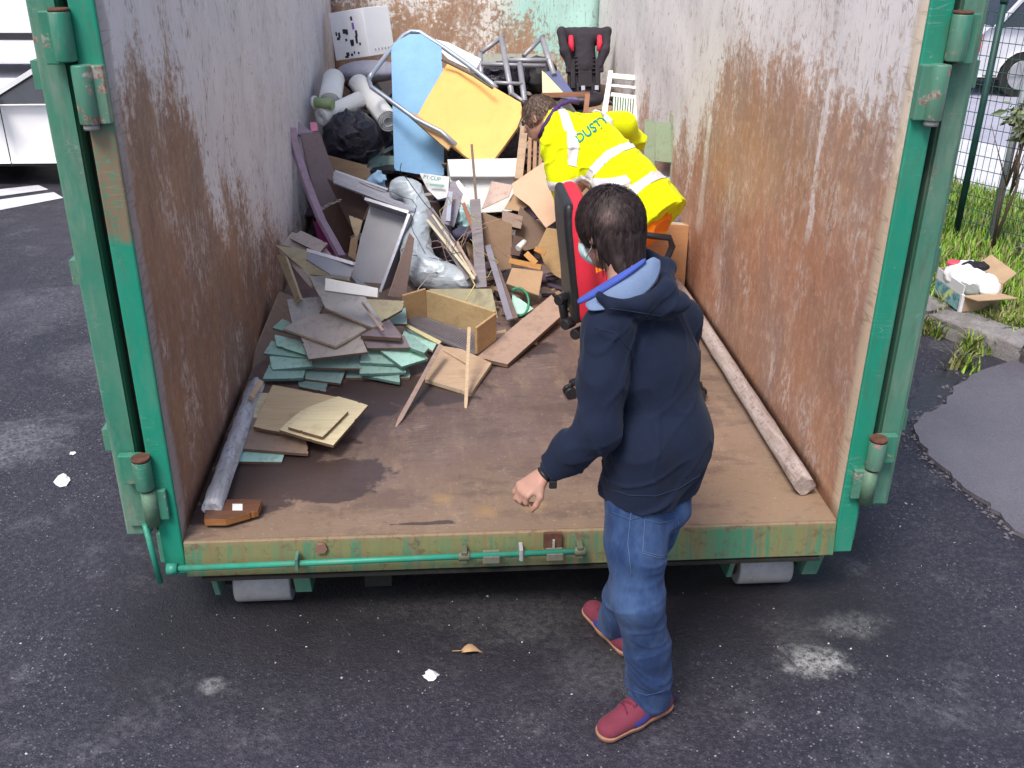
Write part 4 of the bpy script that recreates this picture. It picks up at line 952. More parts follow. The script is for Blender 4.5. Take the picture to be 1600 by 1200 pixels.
# --- body: head, neck and the limbs inside the clothes, one surface
sd = SDF((-.12, -.95, G0-.0), (.78, .25, 1.45), .0055)
P, A = head(sd, J['head'], face, hup, .98)
sd.cone(P(0, -.03, -.05), J['nb'], .054, .056, .03); sd.cone(J['nb'], J['ch'], .075, .10, .03, Lx, 1.3); sd.cone(J['ch'], J['wa'], .10, .10, .03, Lx, 1.25); sd.cone(J['wa'], J['hem'], .085, .08, .03, Lx, 1.2)
sd.chain([J['ls'], J['le'], J['lw']], [.045, .036, .025], .02); rw = J['rs']+np.array([-.12, .16, -.42]); re_ = J['rs']+np.array([.02, .04, -.28])
sd.chain([J['rs'], re_, rw], [.045, .036, .025], .02)
sd.cone(J['ch'], J['ls'], .06, .05, .03); sd.cone(J['ch'], J['rs'], .06, .05, .03)
sd.chain([J['lh'], J['lk'], la], [.05, .05, .035], .02); sd.chain([J['rh'], J['rk'], ra], [.05, .05, .035], .02)
hd = unit(atY(836, 752, -.53)-J['lw']); hd = unit(hd*[1, 1, 1])
hand(sd, J['lw']+hd*.035, hd, unit([.2, .35, -1]), .88, (.6, .85, .6), thumb=-1)
hand(sd, rw+unit(rw-re_)*.02, unit(rw-re_), -Lx, .95, (.5, .7, .5), thumb=1)
M_skin = skin_mat('skin', (.42, .235, .18))
body = place('body', sd.mesh('body', 1), M_skin, man); eyes(P, body, .98)
# --- hair
sd = SDF(J['head']-.19, J['head']+.19, .004)
sd.ell(P(0, -.014, .032), np.array([.086, .104, .092])*.98, .01, A); sd.ell(P(0, -.040, -.028), np.array([.080, .070, .070])*.98, .04, A); sd.cone(P(-.026, -.066, -.100), P(.026, -.066, -.100), .026, .026, .05); sd.cone(P(-.026, -.074, -.13), P(.026, -.074, -.13), .018, .018, .03)
# the face stays free
sd.ell(P(0, .125, -.02), np.array([.10, .085, .105])*.98, .01, A, cut=True); sd.ell(P(.085, .03, -.05), np.array([.04, .045, .06]), .008, A, cut=True); sd.ell(P(-.085, .03, -.05), np.array([.04, .045, .06]), .008, A, cut=True)
Ai = A
def hf(Pp):
    q = (Pp-J['head'])@Ai.T; an = np.arctan2(q[:, 0], -(q[:, 1]+.03)); 
    return .0055*crease(np.stack([np.arctan2(q[:, 0], -(q[:, 1]+.045))*3.2, q[:, 2]*5+3, q[:, 1]*0+3], 1), (1, 1, 1), 4, .4)+.0035*vnoise(np.stack([np.arctan2(q[:, 0], -(q[:, 1]+.045))*11, q[:, 2]*14, q[:, 0]*0], 1), 5)+.002
sd.fold(hf); M_hair = hair_mat('dark_brown_hair', (.018, .011, .011), (.05, .033, .034), (hmesh := sd.mesh('hair', 1)) and (BVHTree.FromPolygons([Vector(x) for x in sd.V], sd.F.tolist()).ray_cast(Vector(CAM), Vector(unit(ray(950, 340))))[0] or P(0, -.06, .1)))
hair = place('hair', hmesh, M_hair, man)
hair_strands('hair_strands', P, A, 5600, M_hair, hair, .98, .066, 3, crown=(.0, -.045, .115), hz=-.15, thin=((.0, -.055, .105), .03))
# --- face mask, only its edge and loop show
M_mask = plain('mask_cloth', (.55, .72, .74), .7, dirt=0)
sd = SDF(J['head']-.19, J['head']+.19, .004); sd.ell(P(0, .05, -.045), np.array([.066, .066, .056]), .01, A); sd.ell(P(0, .0, -.045), np.array([.12, .055, .1]), .004, A, cut=True)
place('face_mask', sd.mesh('face_mask', 1), M_mask, man)
MB().tube([P(-.062, .05, -.03), P(-.078, .012, .0), P(-.086, -.016, .026), P(-.088, -.028, .0), P(-.076, .0, -.04), P(-.062, .048, -.07)], .0016, 5).tube([P(.062, .05, -.03), P(.078, .012, .0), P(.086, -.016, .026), P(.088, -.028, .0), P(.076, .0, -.04), P(.062, .048, -.07)], .0016, 5).build('mask_loop', plain('white_elastic', (.8, .8, .82), .7), man)
# --- jeans
M_jean = cloth('denim', (.015, .038, .115), fade=(.075, .135, .27), weave=520)
sd = SDF((.05, -.95, G0), (.70, .20, .62), .005)
ph = J['hem']; 
sd.cone(ph+[0, 0, .07], ph+[0, 0, -.03], .098, .106, .03, Lx, 1.18)
sd.chain([J['lh']+[0, 0, -.02], (J['lh']+J['lk'])/2+[.0, 0, 0], J['lk'], (J['lk']+la)/2+[.012, 0, 0], la+[.004, .01, -.015]], [.092, .087, .076, .070, .069], .03)
sd.chain([J['rh']+[0, 0, -.02], (J['rh']+J['rk'])/2, J['rk'], (J['rk']+ra)/2, ra+[0, 0, -.01]], [.095, .088, .074, .068, .068], .03)
sd.ell(ph-Fx*.035+[0, 0, -.03], (.10, .10, .08), .04)
def jf(Pp):
    z = Pp[:, 2]; q = Pp.copy(); q[:, 2] += .45*((q[:, :2]-la[:2])@Fx[:2])*np.clip(vnoise(Pp*np.array([2., 2, 7]), 9)*2+.2, -1, 1); am = .0035+.0010*np.exp(-((z-J['lk'][2])/.13)**2)+.0055*np.exp(-((z-la[2]-.06)/.11)**2)+.003*np.exp(-((z-J['lh'][2]+.08)/.08)**2)
    q2 = q.copy(); q2[:, 2] -= .7*((q[:, :2]-la[:2])@Fx[:2])
    return am*(crease(q, (5, 5, 15), 2, .32)*.6+crease(q2, (8, 8, 20), 8, .3)*.8+.25*ridged(q, (4, 4, 12), 5))+.002
sd.fold(jf); 
_A, _C = atY(955, 778, -.50), atY(1103, 752, -.38); _d = _C-_A; _h = unit([-_d[1], _d[0], 0]); _n = np.cross(_d, _h)*np.sign(np.cross(_d, _h)[2]); sd.plane(_A+[0, 0, .035], -_n)
jm = sd.mesh('jeans', 1); jeans = place('jeans', jm, M_jean, man); jbv = BVHTree.FromPolygons([Vector(x) for x in sd.V], sd.F.tolist())
def on_surface(bv, px, py, lift=.0015):
    d = Vector(unit(ray(px, py))); h = bv.ray_cast(Vector(CAM), d)
    return None if h[0] is None else np.array(h[0]+h[1]*lift*(1 if h[1].dot(d) < 0 else -1))
def seam(bv, pts, r, m, name, parent, step=5, lift=.0015):
    out = []; mb_ = MB()
    for a_, b_ in zip(pts[:-1], pts[1:]):
        k = max(1, int(math.dist(a_, b_)/step))
        for i in range(k+1):
            t = i/k; q = on_surface(bv, a_[0]+(b_[0]-a_[0])*t, a_[1]+(b_[1]-a_[1])*t, lift)
            if q is not None and (not out or np.linalg.norm(q-out[-1]) < .06): 
                if not out or np.linalg.norm(q-out[-1]) > .001: out.append(q)
    if len(out) > 1: mb_.tube(out, r, 5); return mb_.build(name, m, parent)
M_stitch = plain('denim_stitch', (.09, .14, .25), .8, dirt=0); M_seam = plain('denim_seam', (.04, .07, .15), .8, dirt=0)
for pts in ([(1010, 802), (1056, 800)], [(1008, 806), (1004, 864), (1030, 872), (1048, 868), (1056, 804)], [(1010, 812), (1030, 818), (1054, 812)], [(1007, 862), (1032, 869), (1047, 865)]): seam(jbv, pts, .0011, M_stitch, 'pocket_stitching', jeans)
for pts in ([(986, 800), (981, 850), (987, 900)],): seam(jbv, pts, .0010, M_stitch, 'side_seam', jeans)
for pts in ([(955, 800), (985, 812), (1008, 806)], [(975, 1074), (1010, 1086), (1042, 1078)], [(1060, 815), (1056, 860), (1050, 905)]): seam(jbv, pts, .0014, M_seam, 'seam', jeans)
# --- hoodie
M_hood = cloth('navy_jersey', (.0065, .012, .032), weave=330, var=.12, rough=.9)
sd = SDF((-.02, -.78, .28), (.72, .16, 1.20), .005)
nb, ch, wa, hm = J['nb'], J['ch'], J['wa'], J['hem']
sd.cone(nb+[0, 0, -.03], ch, .085, .128, .04, Lx, 1.35); sd.cone(ch, wa+[.0, 0, 0], .128, .133, .04, Lx, 1.22); sd.cone(wa, hm+[0, 0, -.09], .133, .130, .03, Lx, 1.3); sd.cone(J['lh']+[0, 0, .14]-Lx*.02, J['lh']+[.004, 0, -.12]-Lx*.01, .105, .112, .04); sd.cone(J['rh']+[0, 0, .10], J['rh']+[0, 0, -.1], .105, .11, .04)
sd.ell(wa-Fx*.03+[0, 0, -.02], (.12, .12, .16), .05)
sd.cone(nb+[0, 0, -.03]+Lx*.06, J['ls']+[0, 0, -.004], .062, .066, .04); sd.cone(nb+[0, 0, -.03]-Lx*.06, J['rs']+[0, 0, -.004], .062, .066, .04)
sd.chain([J['ls'], (J['ls']+J['le'])/2, J['le'], (J['le']+J['lw'])/2, J['lw']+(J['le']-J['lw'])*.1], [.072, .066, .060, .052, .040], .03)
sd.chain([J['rs'], re_, rw+(re_-rw)*.1], [.07, .058, .040], .03)
# hood lying on the back, and the thick rolled opening round the neck
hc = [atY(936, 462, -.46), atY(958, 478, -.47), atY(1000, 476, -.45), atY(1040, 452, -.38), atY(1042, 418, -.26), atY(1010, 398, -.18)]
sd.chain(hc, [.013, .019, .023, .026, .025, .022], .022)
hb = atY(1036, 462, -.34); sd.ell(hb+[0, -.02, -.01], (.076, .070, .038), .03); sd.cone(atY(1000, 486, -.44), atY(1050, 484, -.37), .026, .024, .02)
def hfn(Pp):
    zz = Pp[:, 2]; ar = np.exp(-((np.linalg.norm(Pp-J['le'], axis=1))/.13)**2); wr = np.exp(-((np.linalg.norm(Pp-J['lw'], axis=1))/.12)**2); ax_ = np.exp(-((np.linalg.norm(Pp-(J['ls']+[.03, 0, -.08]), axis=1))/.12)**2)
    dl = unit(J['lw']-J['le']); q = Pp.copy(); al = (Pp-J['le'])@dl; s1 = ridged(np.stack([al*1, zz*.25, Pp[:, 1]*.3], 1), (34, 20, 20), 3)
    hemf = np.exp(-((zz-hm[2]-.05)/.09)**2)
    q[:, 2] += .5*(Pp@Lx); g = ridged(q, (5, 5, 15), 6); big = vnoise(Pp*np.array([5, 5, 4.]), 12)
    q3 = Pp.copy(); q3[:, 2] += .9*(Pp@Lx); c1 = crease(np.stack([al+.35*zz, Pp@Lx*.6, Pp[:, 1]*.4], 1), (20, 6, 6), 3); return .003-.004*big+(.012*ar+.011*wr)*c1+.012*ax_*crease(q3, (7, 7, 16), 5)+(.0035+.006*hemf)*crease(q, (4, 4, 14), 6)+.004*crease(q3, (6, 6, 9), 26, .12)
sd.fold(hfn)
# open neck
sd.ell(P(0, .0, -.09), (.066, .066, .055), .01, cut=True)
_A, _C = atY(955, 778, -.50), atY(1103, 752, -.38); _d = _C-_A; _h = unit([-_d[1], _d[0], 0]); sd.plane(_A, np.cross(_d, _h)*np.sign(np.cross(_d, _h)[2])); hm_me = sd.mesh('hoodie', 1); hoodie = place('hoodie', hm_me, M_hood, man); hbv = BVHTree.FromPolygons([Vector(x) for x in sd.V], sd.F.tolist())
M_sm = plain('navy_seam', (.012, .022, .05), .9, dirt=0)
for pts in ([(952, 482), (985, 486), (1020, 492), (1034, 494)], [(930, 512), (962, 520), (985, 548), (994, 590), (990, 640)], [(951, 764), (985, 774), (1025, 775), (1060, 764), (1100, 738)]): seam(hbv, pts, .0016, M_sm, 'seam', hoodie, 4, .0005)
# cuff
q0 = J['lw']+(J['le']-J['lw'])*.08; dl = unit(J['lw']-J['le']); sd = SDF(q0-.09, q0+.09, .004); sd.cone(q0-dl*.035, q0+dl*.01, .043, .037, 0); sd.fold(lambda Pp: .0016*np.sin(np.arctan2((Pp-q0)@np.cross(dl, [0, 0, 1]), (Pp-q0)[:, 2])*26)); place('cuff', sd.mesh('cuff', 0), M_hood, hoodie)
# lining and shirt collar: bands of cloth standing round the neck
def strip(up, lo, name, m, parent, th=.006, k=3):
    n_ = len(up); v = []
    for u_, l_ in zip(up, lo):
        u_, l_ = atY(*u_), atY(*l_); 
        for i in range(k+1): f_ = i/k; v.append(u_*(1-f_)+l_*f_+(unit(CAM-u_)*.010*math.sin(f_*3.14)))
    f = [(a_*(k+1)+i, a_*(k+1)+i+1, (a_+1)*(k+1)+i+1, (a_+1)*(k+1)+i) for a_ in range(n_-1) for i in range(k)]
    o = MB().add(v, f, 0, True).build(name, m, parent); s1 = o.modifiers.new('subdivision', 'SUBSURF'); s1.levels = s1.render_levels = 2
    s_ = o.modifiers.new('thickness', 'SOLIDIFY'); s_.thickness = th; s_.offset = -1; return o
M_lin = cloth('blue_grey_lining', (.14, .20, .33)); M_blue = cloth('bright_blue_cotton', (.05, .085, .36))
strip([(1020, 400, -.34), (1004, 412, -.375), (982, 428, -.40), (956, 446, -.425), (932, 461, -.43), (912, 474, -.425)], [(1034, 408, -.33), (1030, 436, -.39), (1010, 460, -.43), (978, 476, -.465), (948, 484, -.48), (922, 486, -.47)], 'hood_lining', M_lin, hoodie)
strip([(1008, 402, -.36), (990, 414, -.385), (966, 428, -.40), (940, 443, -.41), (918, 457, -.415), (901, 468, -.41)], [(1010, 410, -.375), (992, 424, -.405), (968, 440, -.425), (944, 456, -.435), (922, 468, -.435), (904, 477, -.425)], 'shirt_collar', M_blue, man)
# watch
wq = J['lw']+hd*.022+unit([.6, -.4, .2])*.012; mb = MB(); pts = [J['lw']+hd*.028+(np.cross(hd, [0, 0, 1])*math.cos(t)*.027+np.cross(np.cross(hd, [0, 0, 1]), hd)*math.sin(t)*.023) for t in np.linspace(0, 6.283, 17)]
mb.tube(pts, .0065, 6, caps=False); mb.build('watch_strap', plain('black_rubber', (.012, .012, .015), .5), man)
MB().box(atY(864, 757, -.56), (.022, .012, .024)).build('watch_case', plain('black_rubber', (0, 0, 0)), man, bevel=.003)
# --- shoes
M_sue = cloth('burgundy_suede', (.16, .03, .052), weave=600, sc=20); M_gum = plain('tan_gum_sole', (.34, .17, .11), .7); M_bst = cloth('blue_suede', (.04, .04, .22)); M_lace = plain('dark_red_lace', (.13, .01, .04), .8)
def shoe(ank, d, side, s=1.):
    d = unit([d[0], d[1], 0]); sdv = np.array([-d[1], d[0], 0]); h0 = np.array([ank[0], ank[1], G0])-d*.03; Pq = lambda x, y, z: h0+(d*x+sdv*y)*s+np.array([0, 0, z*s])
    sd = SDF(Pq(.1, 0, .08)-.24, Pq(.1, 0, .08)+.24, .004)
    sd.cone(Pq(-.028, 0, .045), Pq(.09, 0, .045), .038*s, .043*s, .02); sd.cone(Pq(.09, 0, .045), Pq(.185, .004, .034), .044*s, .040*s, .02, [0, 0, 1], .82); sd.cone(Pq(.0, 0, .05), Pq(-.004, 0, .105), .040*s, .040*s, .02); sd.cone(Pq(.02, 0, .09), Pq(.12, 0, .055), .034*s, .028*s, .02)
    sd.ell(Pq(.005, 0, .125), (.030*s, .030*s, .03*s), .004, cut=True); sd.plane(Pq(0, 0, .024), (0, 0, 1)); u_ = place('shoe', sd.mesh('shoe', 1), M_sue, man); bv = BVHTree.FromPolygons([Vector(x) for x in sd.V], sd.F.tolist())
    so_ = SDF(Pq(.1, 0, .03)-.24, Pq(.1, 0, .03)+.24, .004); so_.cone(Pq(-.028, 0, .03), Pq(.09, 0, .03), .041*s, .043*s, .02); so_.cone(Pq(.09, 0, .03), Pq(.188, .004, .03), .044*s, .043*s, .02); so_.plane(Pq(0, 0, .003), (0, 0, 1)); so_.plane(Pq(0, 0, .027), (0, 0, -1)); place('sole', so_.mesh('sole', 1), M_gum, u_)
    for i in range(5):
        x = .055+i*.018; mb_ = MB(); pts = []
        for y in np.linspace(-.022, .022, 7):
            h = bv.ray_cast(Vector(Pq(x+y*.25*(-1)**i, y, .2)), Vector((0, 0, -1)))
            if h[0]: pts.append(np.array(h[0])+[0, 0, .002])
        if len(pts) > 2: mb_.tube(pts, .0028, 5); mb_.build('lace', M_lace, u_)
    surf_patch(u_.data, u_.location, [(Pq(0, side*.008, 0), sdv*side), (Pq(.12, 0, .028), d*.287+np.array([0, 0, .958])), (Pq(.12, 0, .052), -d*.287-np.array([0, 0, .958])), (Pq(-.055, 0, 0), d), (Pq(.12, 0, 0), -d), (Pq(0, 0, .027), (0, 0, 1))], 'side_stripe', M_bst, u_, .0015)
    surf_patch(u_.data, u_.location, [(Pq(-.052, 0, .03), unit(-d+np.array([0, 0, .0]))), (Pq(0, 0, .03), (0, 0, 1))], 'heel_tab', M_bst, u_, .0015)
shoe(la, ldir, 1 if np.dot(np.array([-ldir[1], ldir[0], 0]), [0, -1, 0]) > 0 else -1, 1.0); shoe(ra, rdir, 1 if np.dot(np.array([-rdir[1], rdir[0], 0]), [0, -1, 0]) > 0 else -1, 1.0)

# ================================================================== WORKER IN HIGH VISIBILITY CLOTHES
wk = empty('person', (.72, 2.1, 0), 'stooping worker in yellow high visibility jacket and orange trousers among the rubbish', 'person')
K = {k: atY(*v) for k, v in dict(head=(843, 186, 2.50), nb=(874, 196, 2.38), ls=(868, 226, 2.26), rs=(972, 196, 2.60), le=(880, 276, 2.26), lw=(892, 312, 2.28), re=(990, 222, 2.72), ch=(925, 232, 2.33), wa=(975, 280, 2.16), hp=(1022, 330, 2.05)).items()}
K['le'] = atY(880, 278, 2.20); K['lw'] = atY(893, 350, 2.22)
LW = unit([-.79, -.61, 0]); FWk = np.array([-.61, .79, 0]); sp = unit(K['ch']-K['hp']); bk = unit(np.cross(LW, sp)); bk = bk if bk[2] > 0 else -bk
hf_ = unit([-.75, .45, -.45]); hu_ = unit([-.35, .45, .9])
Mor = cloth('orange_hivis', (.9, .22, .01), weave=300); Mye = cloth('yellow_hivis', (.70, .78, .0), var=.12, weave=300)
lk_, lf_ = V3(.60, 2.22, .30), V3(.56, 2.10, .06); rk_, rf_ = V3(.78, 2.42, .30), V3(.80, 2.26, .06)
lh_, rh_ = K['hp']+LW*.10+[0, 0, -.05], K['hp']-LW*.02+[-.02, 0, -.05]
rw_ = V3(.62, 2.85, .55)
sd = SDF((.0, 1.75, .0), (1.16, 3.05, 1.25), .0075)
P2, A2 = head(sd, K['head'], hf_, hu_, .95)
sd.cone(P2(0, -.03, -.05), K['nb'], .055, .06, .03); sd.cone(K['nb'], K['ch'], .08, .11, .03, LW, 1.3); sd.cone(K['ch'], K['wa'], .10, .07, .03, LW, 1.2)
sd.chain([K['ls'], K['le'], K['lw']], [.045, .036, .026], .02); sd.chain([K['rs'], K['re'], rw_], [.045, .036, .026], .02)
sd.cone(K['wa'], (lh_+rh_)/2, .07, .05, .03); sd.chain([lh_, lk_, lf_], [.05, .05, .035], .02); sd.chain([rh_, rk_, rf_], [.05, .05, .035], .02)
hand(sd, K['lw']+[0, 0, -.01], unit([-.1, .2, -1]), unit([-.4, -.8, 0]), 1.0, (.5, .7, .5), 1); hand(sd, rw_, unit(rw_-K['re']), unit([-.3, -.8, -.2]), 1.0, (.4, .6, .4), -1)
wbody = place('body', sd.mesh('body', 1), skin_mat('skin_ruddy', (.50, .28, .21)), wk); eyes(P2, wbody, .95)
sd = SDF(K['head']-.18, K['head']+.18, .0045); sd.ell(P2(0, -.012, .034), np.array([.078, .096, .086])*.96, .01, A2); sd.ell(P2(0, -.05, -.02), np.array([.06, .055, .05])*.96, .02, A2)
sd.ell(P2(0, .12, -.03), np.array([.1, .08, .10]), .01, A2, cut=True); sd.ell(P2(.085, .03, -.05), np.array([.05, .055, .065]), .008, A2, cut=True); sd.ell(P2(-.085, .03, -.05), np.array([.05, .055, .065]), .008, A2, cut=True)
sd.fold(lambda Pp: .0018*vnoise(Pp*np.array([90, 90, 40.]), 4)); Mh2 = hair_mat('short_brown_hair', (.10, .065, .05), (.22, .16, .13)); wh = place('hair', sd.mesh('hair', 1), Mh2, wk)
hair_strands('hair_strands', P2, A2, 2500, Mh2, wh, .95, .026, 9, crown=(0, 0, .12), hz=-.045)
# trousers
sd = SDF((.25, 1.7, .0), (1.16, 2.75, .85), .008)
sd.cone(K['hp']+sp*.08, K['hp']+sp*.03, .10, .10, .03, LW, 1.1); sd.chain([lh_, lk_, lf_], [.095, .085, .075], .04); sd.chain([rh_, rk_, rf_], [.095, .085, .075], .04)
sd.fold(lambda Pp: .012*crease(Pp, (6, 6, 15), 3)+.004*ridged(Pp, (7, 7, 17), 3)); place('trousers', sd.mesh('trousers', 1), Mor, wk)
for q, d in ((lf_, FWk), (rf_, FWk)):
    sd = SDF(np.array(q)-[.25, .25, .2], np.array(q)+[.25, .25, .25], .006); sd.cone([q[0], q[1], .05]-d*.04, [q[0], q[1], .045]+d*.16, .047, .042, .02); sd.cone([q[0], q[1], .06], [q[0], q[1], .16], .045, .05, .02); sd.plane([0, 0, .003], (0, 0, 1)); place('boot', sd.mesh('boot', 1), plain('black_boot', (.02, .018, .018), .6), wk)
# jacket
sd = SDF((.05, 1.7, .35), (1.16, 3.0, 1.25), .0065)
sd.cone(K['nb']-sp*.01, K['ch'], .085, .138, .04, LW, 1.25); sd.cone(K['ch'], K['wa'], .138, .135, .04, LW, 1.38); sd.cone(K['wa'], K['hp']-sp*.04, .135, .140, .04, LW, 1.36)
sd.plane(K['hp']-sp*.07, sp)
sd.cone(K['nb'], K['ls'], .06, .075, .04); sd.cone(K['nb'], K['rs'], .06, .075, .04)
sd.chain([K['ls'], K['le'], K['lw']+(K['le']-K['lw'])*.15], [.078, .074, .066], .03); sd.chain([K['rs'], K['re'], rw_+(K['re']-rw_)*.2], [.068, .060, .05], .03)
def wf(Pp):
    al = Pp@sp; return .002-.007*vnoise(Pp*5, 2)+.011*crease(np.stack([al, Pp@LW, Pp@bk], 1), (9, 4, 5), 3)+.008*crease(Pp, (8, 8, 12), 6)
sd.fold(wf); sd.ell(P2(0, 0, -.03), (.088, .088, .09), .01, cut=True)
jk = place('jacket', sd.mesh('jacket', 1), Mye, wk); wbv = BVHTree.FromPolygons([Vector(x) for x in sd.V], sd.F.tolist())
n = NT('reflective_tape'); f = n.noise(n.pos, 60, 3); M_tape = n.out(n.mix(f, (.74, .72, .8), (.84, .82, .86)), .35, .1, None, .6)
def band(c, n_, w, extra=(), nm='reflective_band'):
    n_ = unit(n_); return surf_patch(jk.data, jk.location, [(np.array(c)-n_*w/2, n_), (np.array(c)+n_*w/2, -n_), *extra], nm, M_tape, jk, .004)
torso = [(K['ls']-LW*.015+FWk*0, -LW)]
b1 = atY(950, 262, 2.2); b2_ = atY(1003, 302, 2.08)
lim = [(K['ls']+LW*.07+sp*0, -LW)]
band(b1, sp, .05, lim); band(b2_, sp, .05, lim)
# braces over the shoulders, meeting the waist band
band(K['ch']+LW*.185, unit(LW+sp*.35), .05, [(b1+sp*.02, sp), (K['nb']-bk*.02, bk)], 'reflective_brace'); band(K['ch']-LW*.175, unit(LW-sp*.1), .05, [(b1+sp*.02, sp), (K['nb']-bk*.02, bk)], 'reflective_brace')
dlw = unit(K['lw']-K['le']); q = K['le']+(K['lw']-K['le'])*.06; band(q, dlw, .05, [(K['le']-LW*.12, LW), (K['le']+[0, 0, .06], (0, 0, -1))], 'sleeve_band')
# collar edge, dark
M_col = plain('dark_violet_trim', (.07, .03, .14), .8)
cpts = []
for px, py in ((843, 214), (850, 200), (858, 186), (866, 174), (876, 163), (890, 158), (905, 160)):
    h = on_surface(wbv, px, py, .004); cpts.append(h if h is not None else atY(px, py, 2.38))
MB().tube(cpts, .012, 8).build('collar_edge', M_col, jk)
# printed word on the back
def wrap_text(txt, p0, p1, hpx, bv, m, name, parent, lift=.004, font_scale=1.0):
    cu = bpy.data.curves.new(name, 'FONT'); cu.body = txt; cu.size = 1; cu.offset = .018; o = bpy.data.objects.new('tmp', cu); me = bpy.data.meshes.new_from_object(o); bpy.data.objects.remove(o)
    bm = bmesh.new(); bm.from_mesh(me); bmesh.ops.triangulate(bm, faces=bm.faces); bmesh.ops.subdivide_edges(bm, edges=bm.edges, cuts=1); 
    xs = [v.co.x for v in bm.verts]; x0, x1 = min(xs), max(xs); ys = [v.co.y for v in bm.verts]; y0, y1 = min(ys), max(ys)
    p0, p1 = np.array(p0, float), np.array(p1, float); ux = p1-p0; uy = np.array([ux[1], -ux[0]]); uy = uy/np.linalg.norm(uy)*hpx
    for v in bm.verts:
        q = p0+ux*(v.co.x-x0)/(x1-x0)+uy*(v.co.y-y0)/(y1-y0); h = on_surface(bv, q[0], q[1], lift)
        v.co = Vector(h if h is not None else (0, 0, 0))
    bm.to_mesh(me); bm.free(); return place(name, me, m, parent)
wrap_text('DUSTY', (906, 224), (953, 190), 15, wbv, plain('green_print', (.0, .22, .2), .6, dirt=0), 'back_lettering', jk)
# ================================================================== THE RUBBISH
_py = [0, 30, 100, 200, 300, 400, 500, 600, 700]; _Y = [6.1, 5.8, 5.0, 4.0, 3.2, 2.4, 1.75, 1.2, .75]
def SY(py): return float(np.interp(py, _py, _Y))          # how deep the heap's surface lies
def lam(name, c, **k): return plain(name, c, k.pop('rough', .55), var=k.pop('var', .08), sc=k.pop('sc', 5), dirt=k.pop('dirt', .5), bump=.1, **k)
GY = [lam('taupe_laminate', (.46, .41, .38)), lam('grey_laminate', (.42, .41, .41)), lam('olive_laminate', (.42, .37, .24)), lam('brown_laminate', (.25, .18, .16))]
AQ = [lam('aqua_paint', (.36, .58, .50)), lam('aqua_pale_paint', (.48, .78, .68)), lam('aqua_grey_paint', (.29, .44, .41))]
TN = [woodm('tan_board', (.66, .52, .32), (.60, .46, .28), .6), woodm('cream_board', (.82, .72, .46), (.76, .65, .41), .5), lam('beige_brown_board', (.36, .26, .20)), woodm('chipboard_tan', (.60, .43, .29), (.52, .36, .25), .7)]
EDG = plain('board_edge_brown', (.16, .10, .07), .8, dirt=.2); EDL = plain('board_edge_pale', (.52, .42, .30), .8, dirt=.2)
CARD = [plain('cardboard', (.42, .28, .17), .85, var=.08, dirt=.12), plain('cardboard_light', (.70, .47, .33), .85, var=.05, dirt=.08), plain('cardboard_dark', (.30, .20, .13), .85, var=.12, dirt=.2)]
WH = plain('white_melamine', (.80, .80, .80), .4, var=.03, dirt=.12)
def slab(name, label, cat, poly, n, mat_, edge=None, th=.016, z=None, Y=None, group=None, parent=None, nmt=None, a=None):
    """a board: outline measured on its own plane, then given its real thickness"""
    n = unit(n); cx, cy = np.mean(np.array(poly), 0) if a is None else a
    A = atZ(cx, cy, z) if z is not None else atY(cx, cy, SY(cy) if Y is None else Y)
    if np.dot(n, CAM-A) < 0: n = -n
    pts = [onP(x, y, A, n) for x, y in poly]
    if cat in ('board', 'panel', 'plank') and not parent:      # knocked corners and chipped edges
        rc = random.Random(int(cx*7+cy*13)); out = []; c_ = np.mean(pts, 0)
        for i, p in enumerate(pts):
            q = pts[(i+1) % len(pts)]; L_ = np.linalg.norm(q-p); out.append(p+(c_-p)/np.linalg.norm(c_-p)*rc.choice([0, 0, .002, .006]))
            t0 = rc.uniform(.15, .8); w_ = min(.2, rc.uniform(.006, .03)/max(L_, .05)); dp = unit(np.cross(q-p, n)); dp = dp if np.dot(dp, c_-p) > 0 else -dp
            if L_ > .08: out += [p+(q-p)*t0, p+(q-p)*(t0+w_*.5)+dp*rc.uniform(.001, .005), p+(q-p)*(t0+w_)]
        pts = out
    o = MB().prism(pts, -n*th, 0, 1).build(name, [mat_, edge or EDG], parent, bevel=.0012 if th < .03 else .003)
    return tag(o, label, cat, group) if not parent else o
UPN = (0, 0, 1)
# ---- the underlying heap: nobody could count it
rr = random.Random(21); mb = MB(); nx, ny = 46, 70; v = []
prof_Y = np.linspace(1.75, 6.2, ny+1)
_gy = np.array([float(np.interp(y, _Y[::-1], _py[::-1])) for y in prof_Y]); _gz = np.array([atY(700, py, y)[2] for py, y in zip(_gy, prof_Y)])
def heapz(x, y):
    z = float(np.interp(y, prof_Y, _gz)); 
    side = 1-.9*max(0, (x-.2)/1.0)*max(0, min(1, (4.2-y)/1.5)) if y < 4.2 else 1
    lft = 1-.8*max(0, (-x-.75)/.4)*(1 if y < 3.4 else .3)
    return max(.0, min(z, .92)*side*lft)
for j in range(ny+1):
    for i in range(nx+1):
        x = -1.12+2.24*i/nx; y = prof_Y[j]; z = heapz(x, y)-.34+rr.gauss(0, .03); z = min(z, (y-1.75)*.5-.02)
        v.append((x+rr.gauss(0, .008), y+rr.gauss(0, .012), z))
mb.add(v, [(j*(nx+1)+i, j*(nx+1)+i+1, (j+1)*(nx+1)+i+1, (j+1)*(nx+1)+i) for j in range(ny) for i in range(nx)], 0)
frag = [GY[3], EDG, CARD[2], GY[0], plain('black_plastic', (.02, .018, .03), .35), WH, CARD[0], AQ[2], plain('dull_purple', (.10, .07, .12), .6)]
wts = [0, 1, 2, 2, 3, 4, 4, 4, 6, 7, 8, 1, 3]
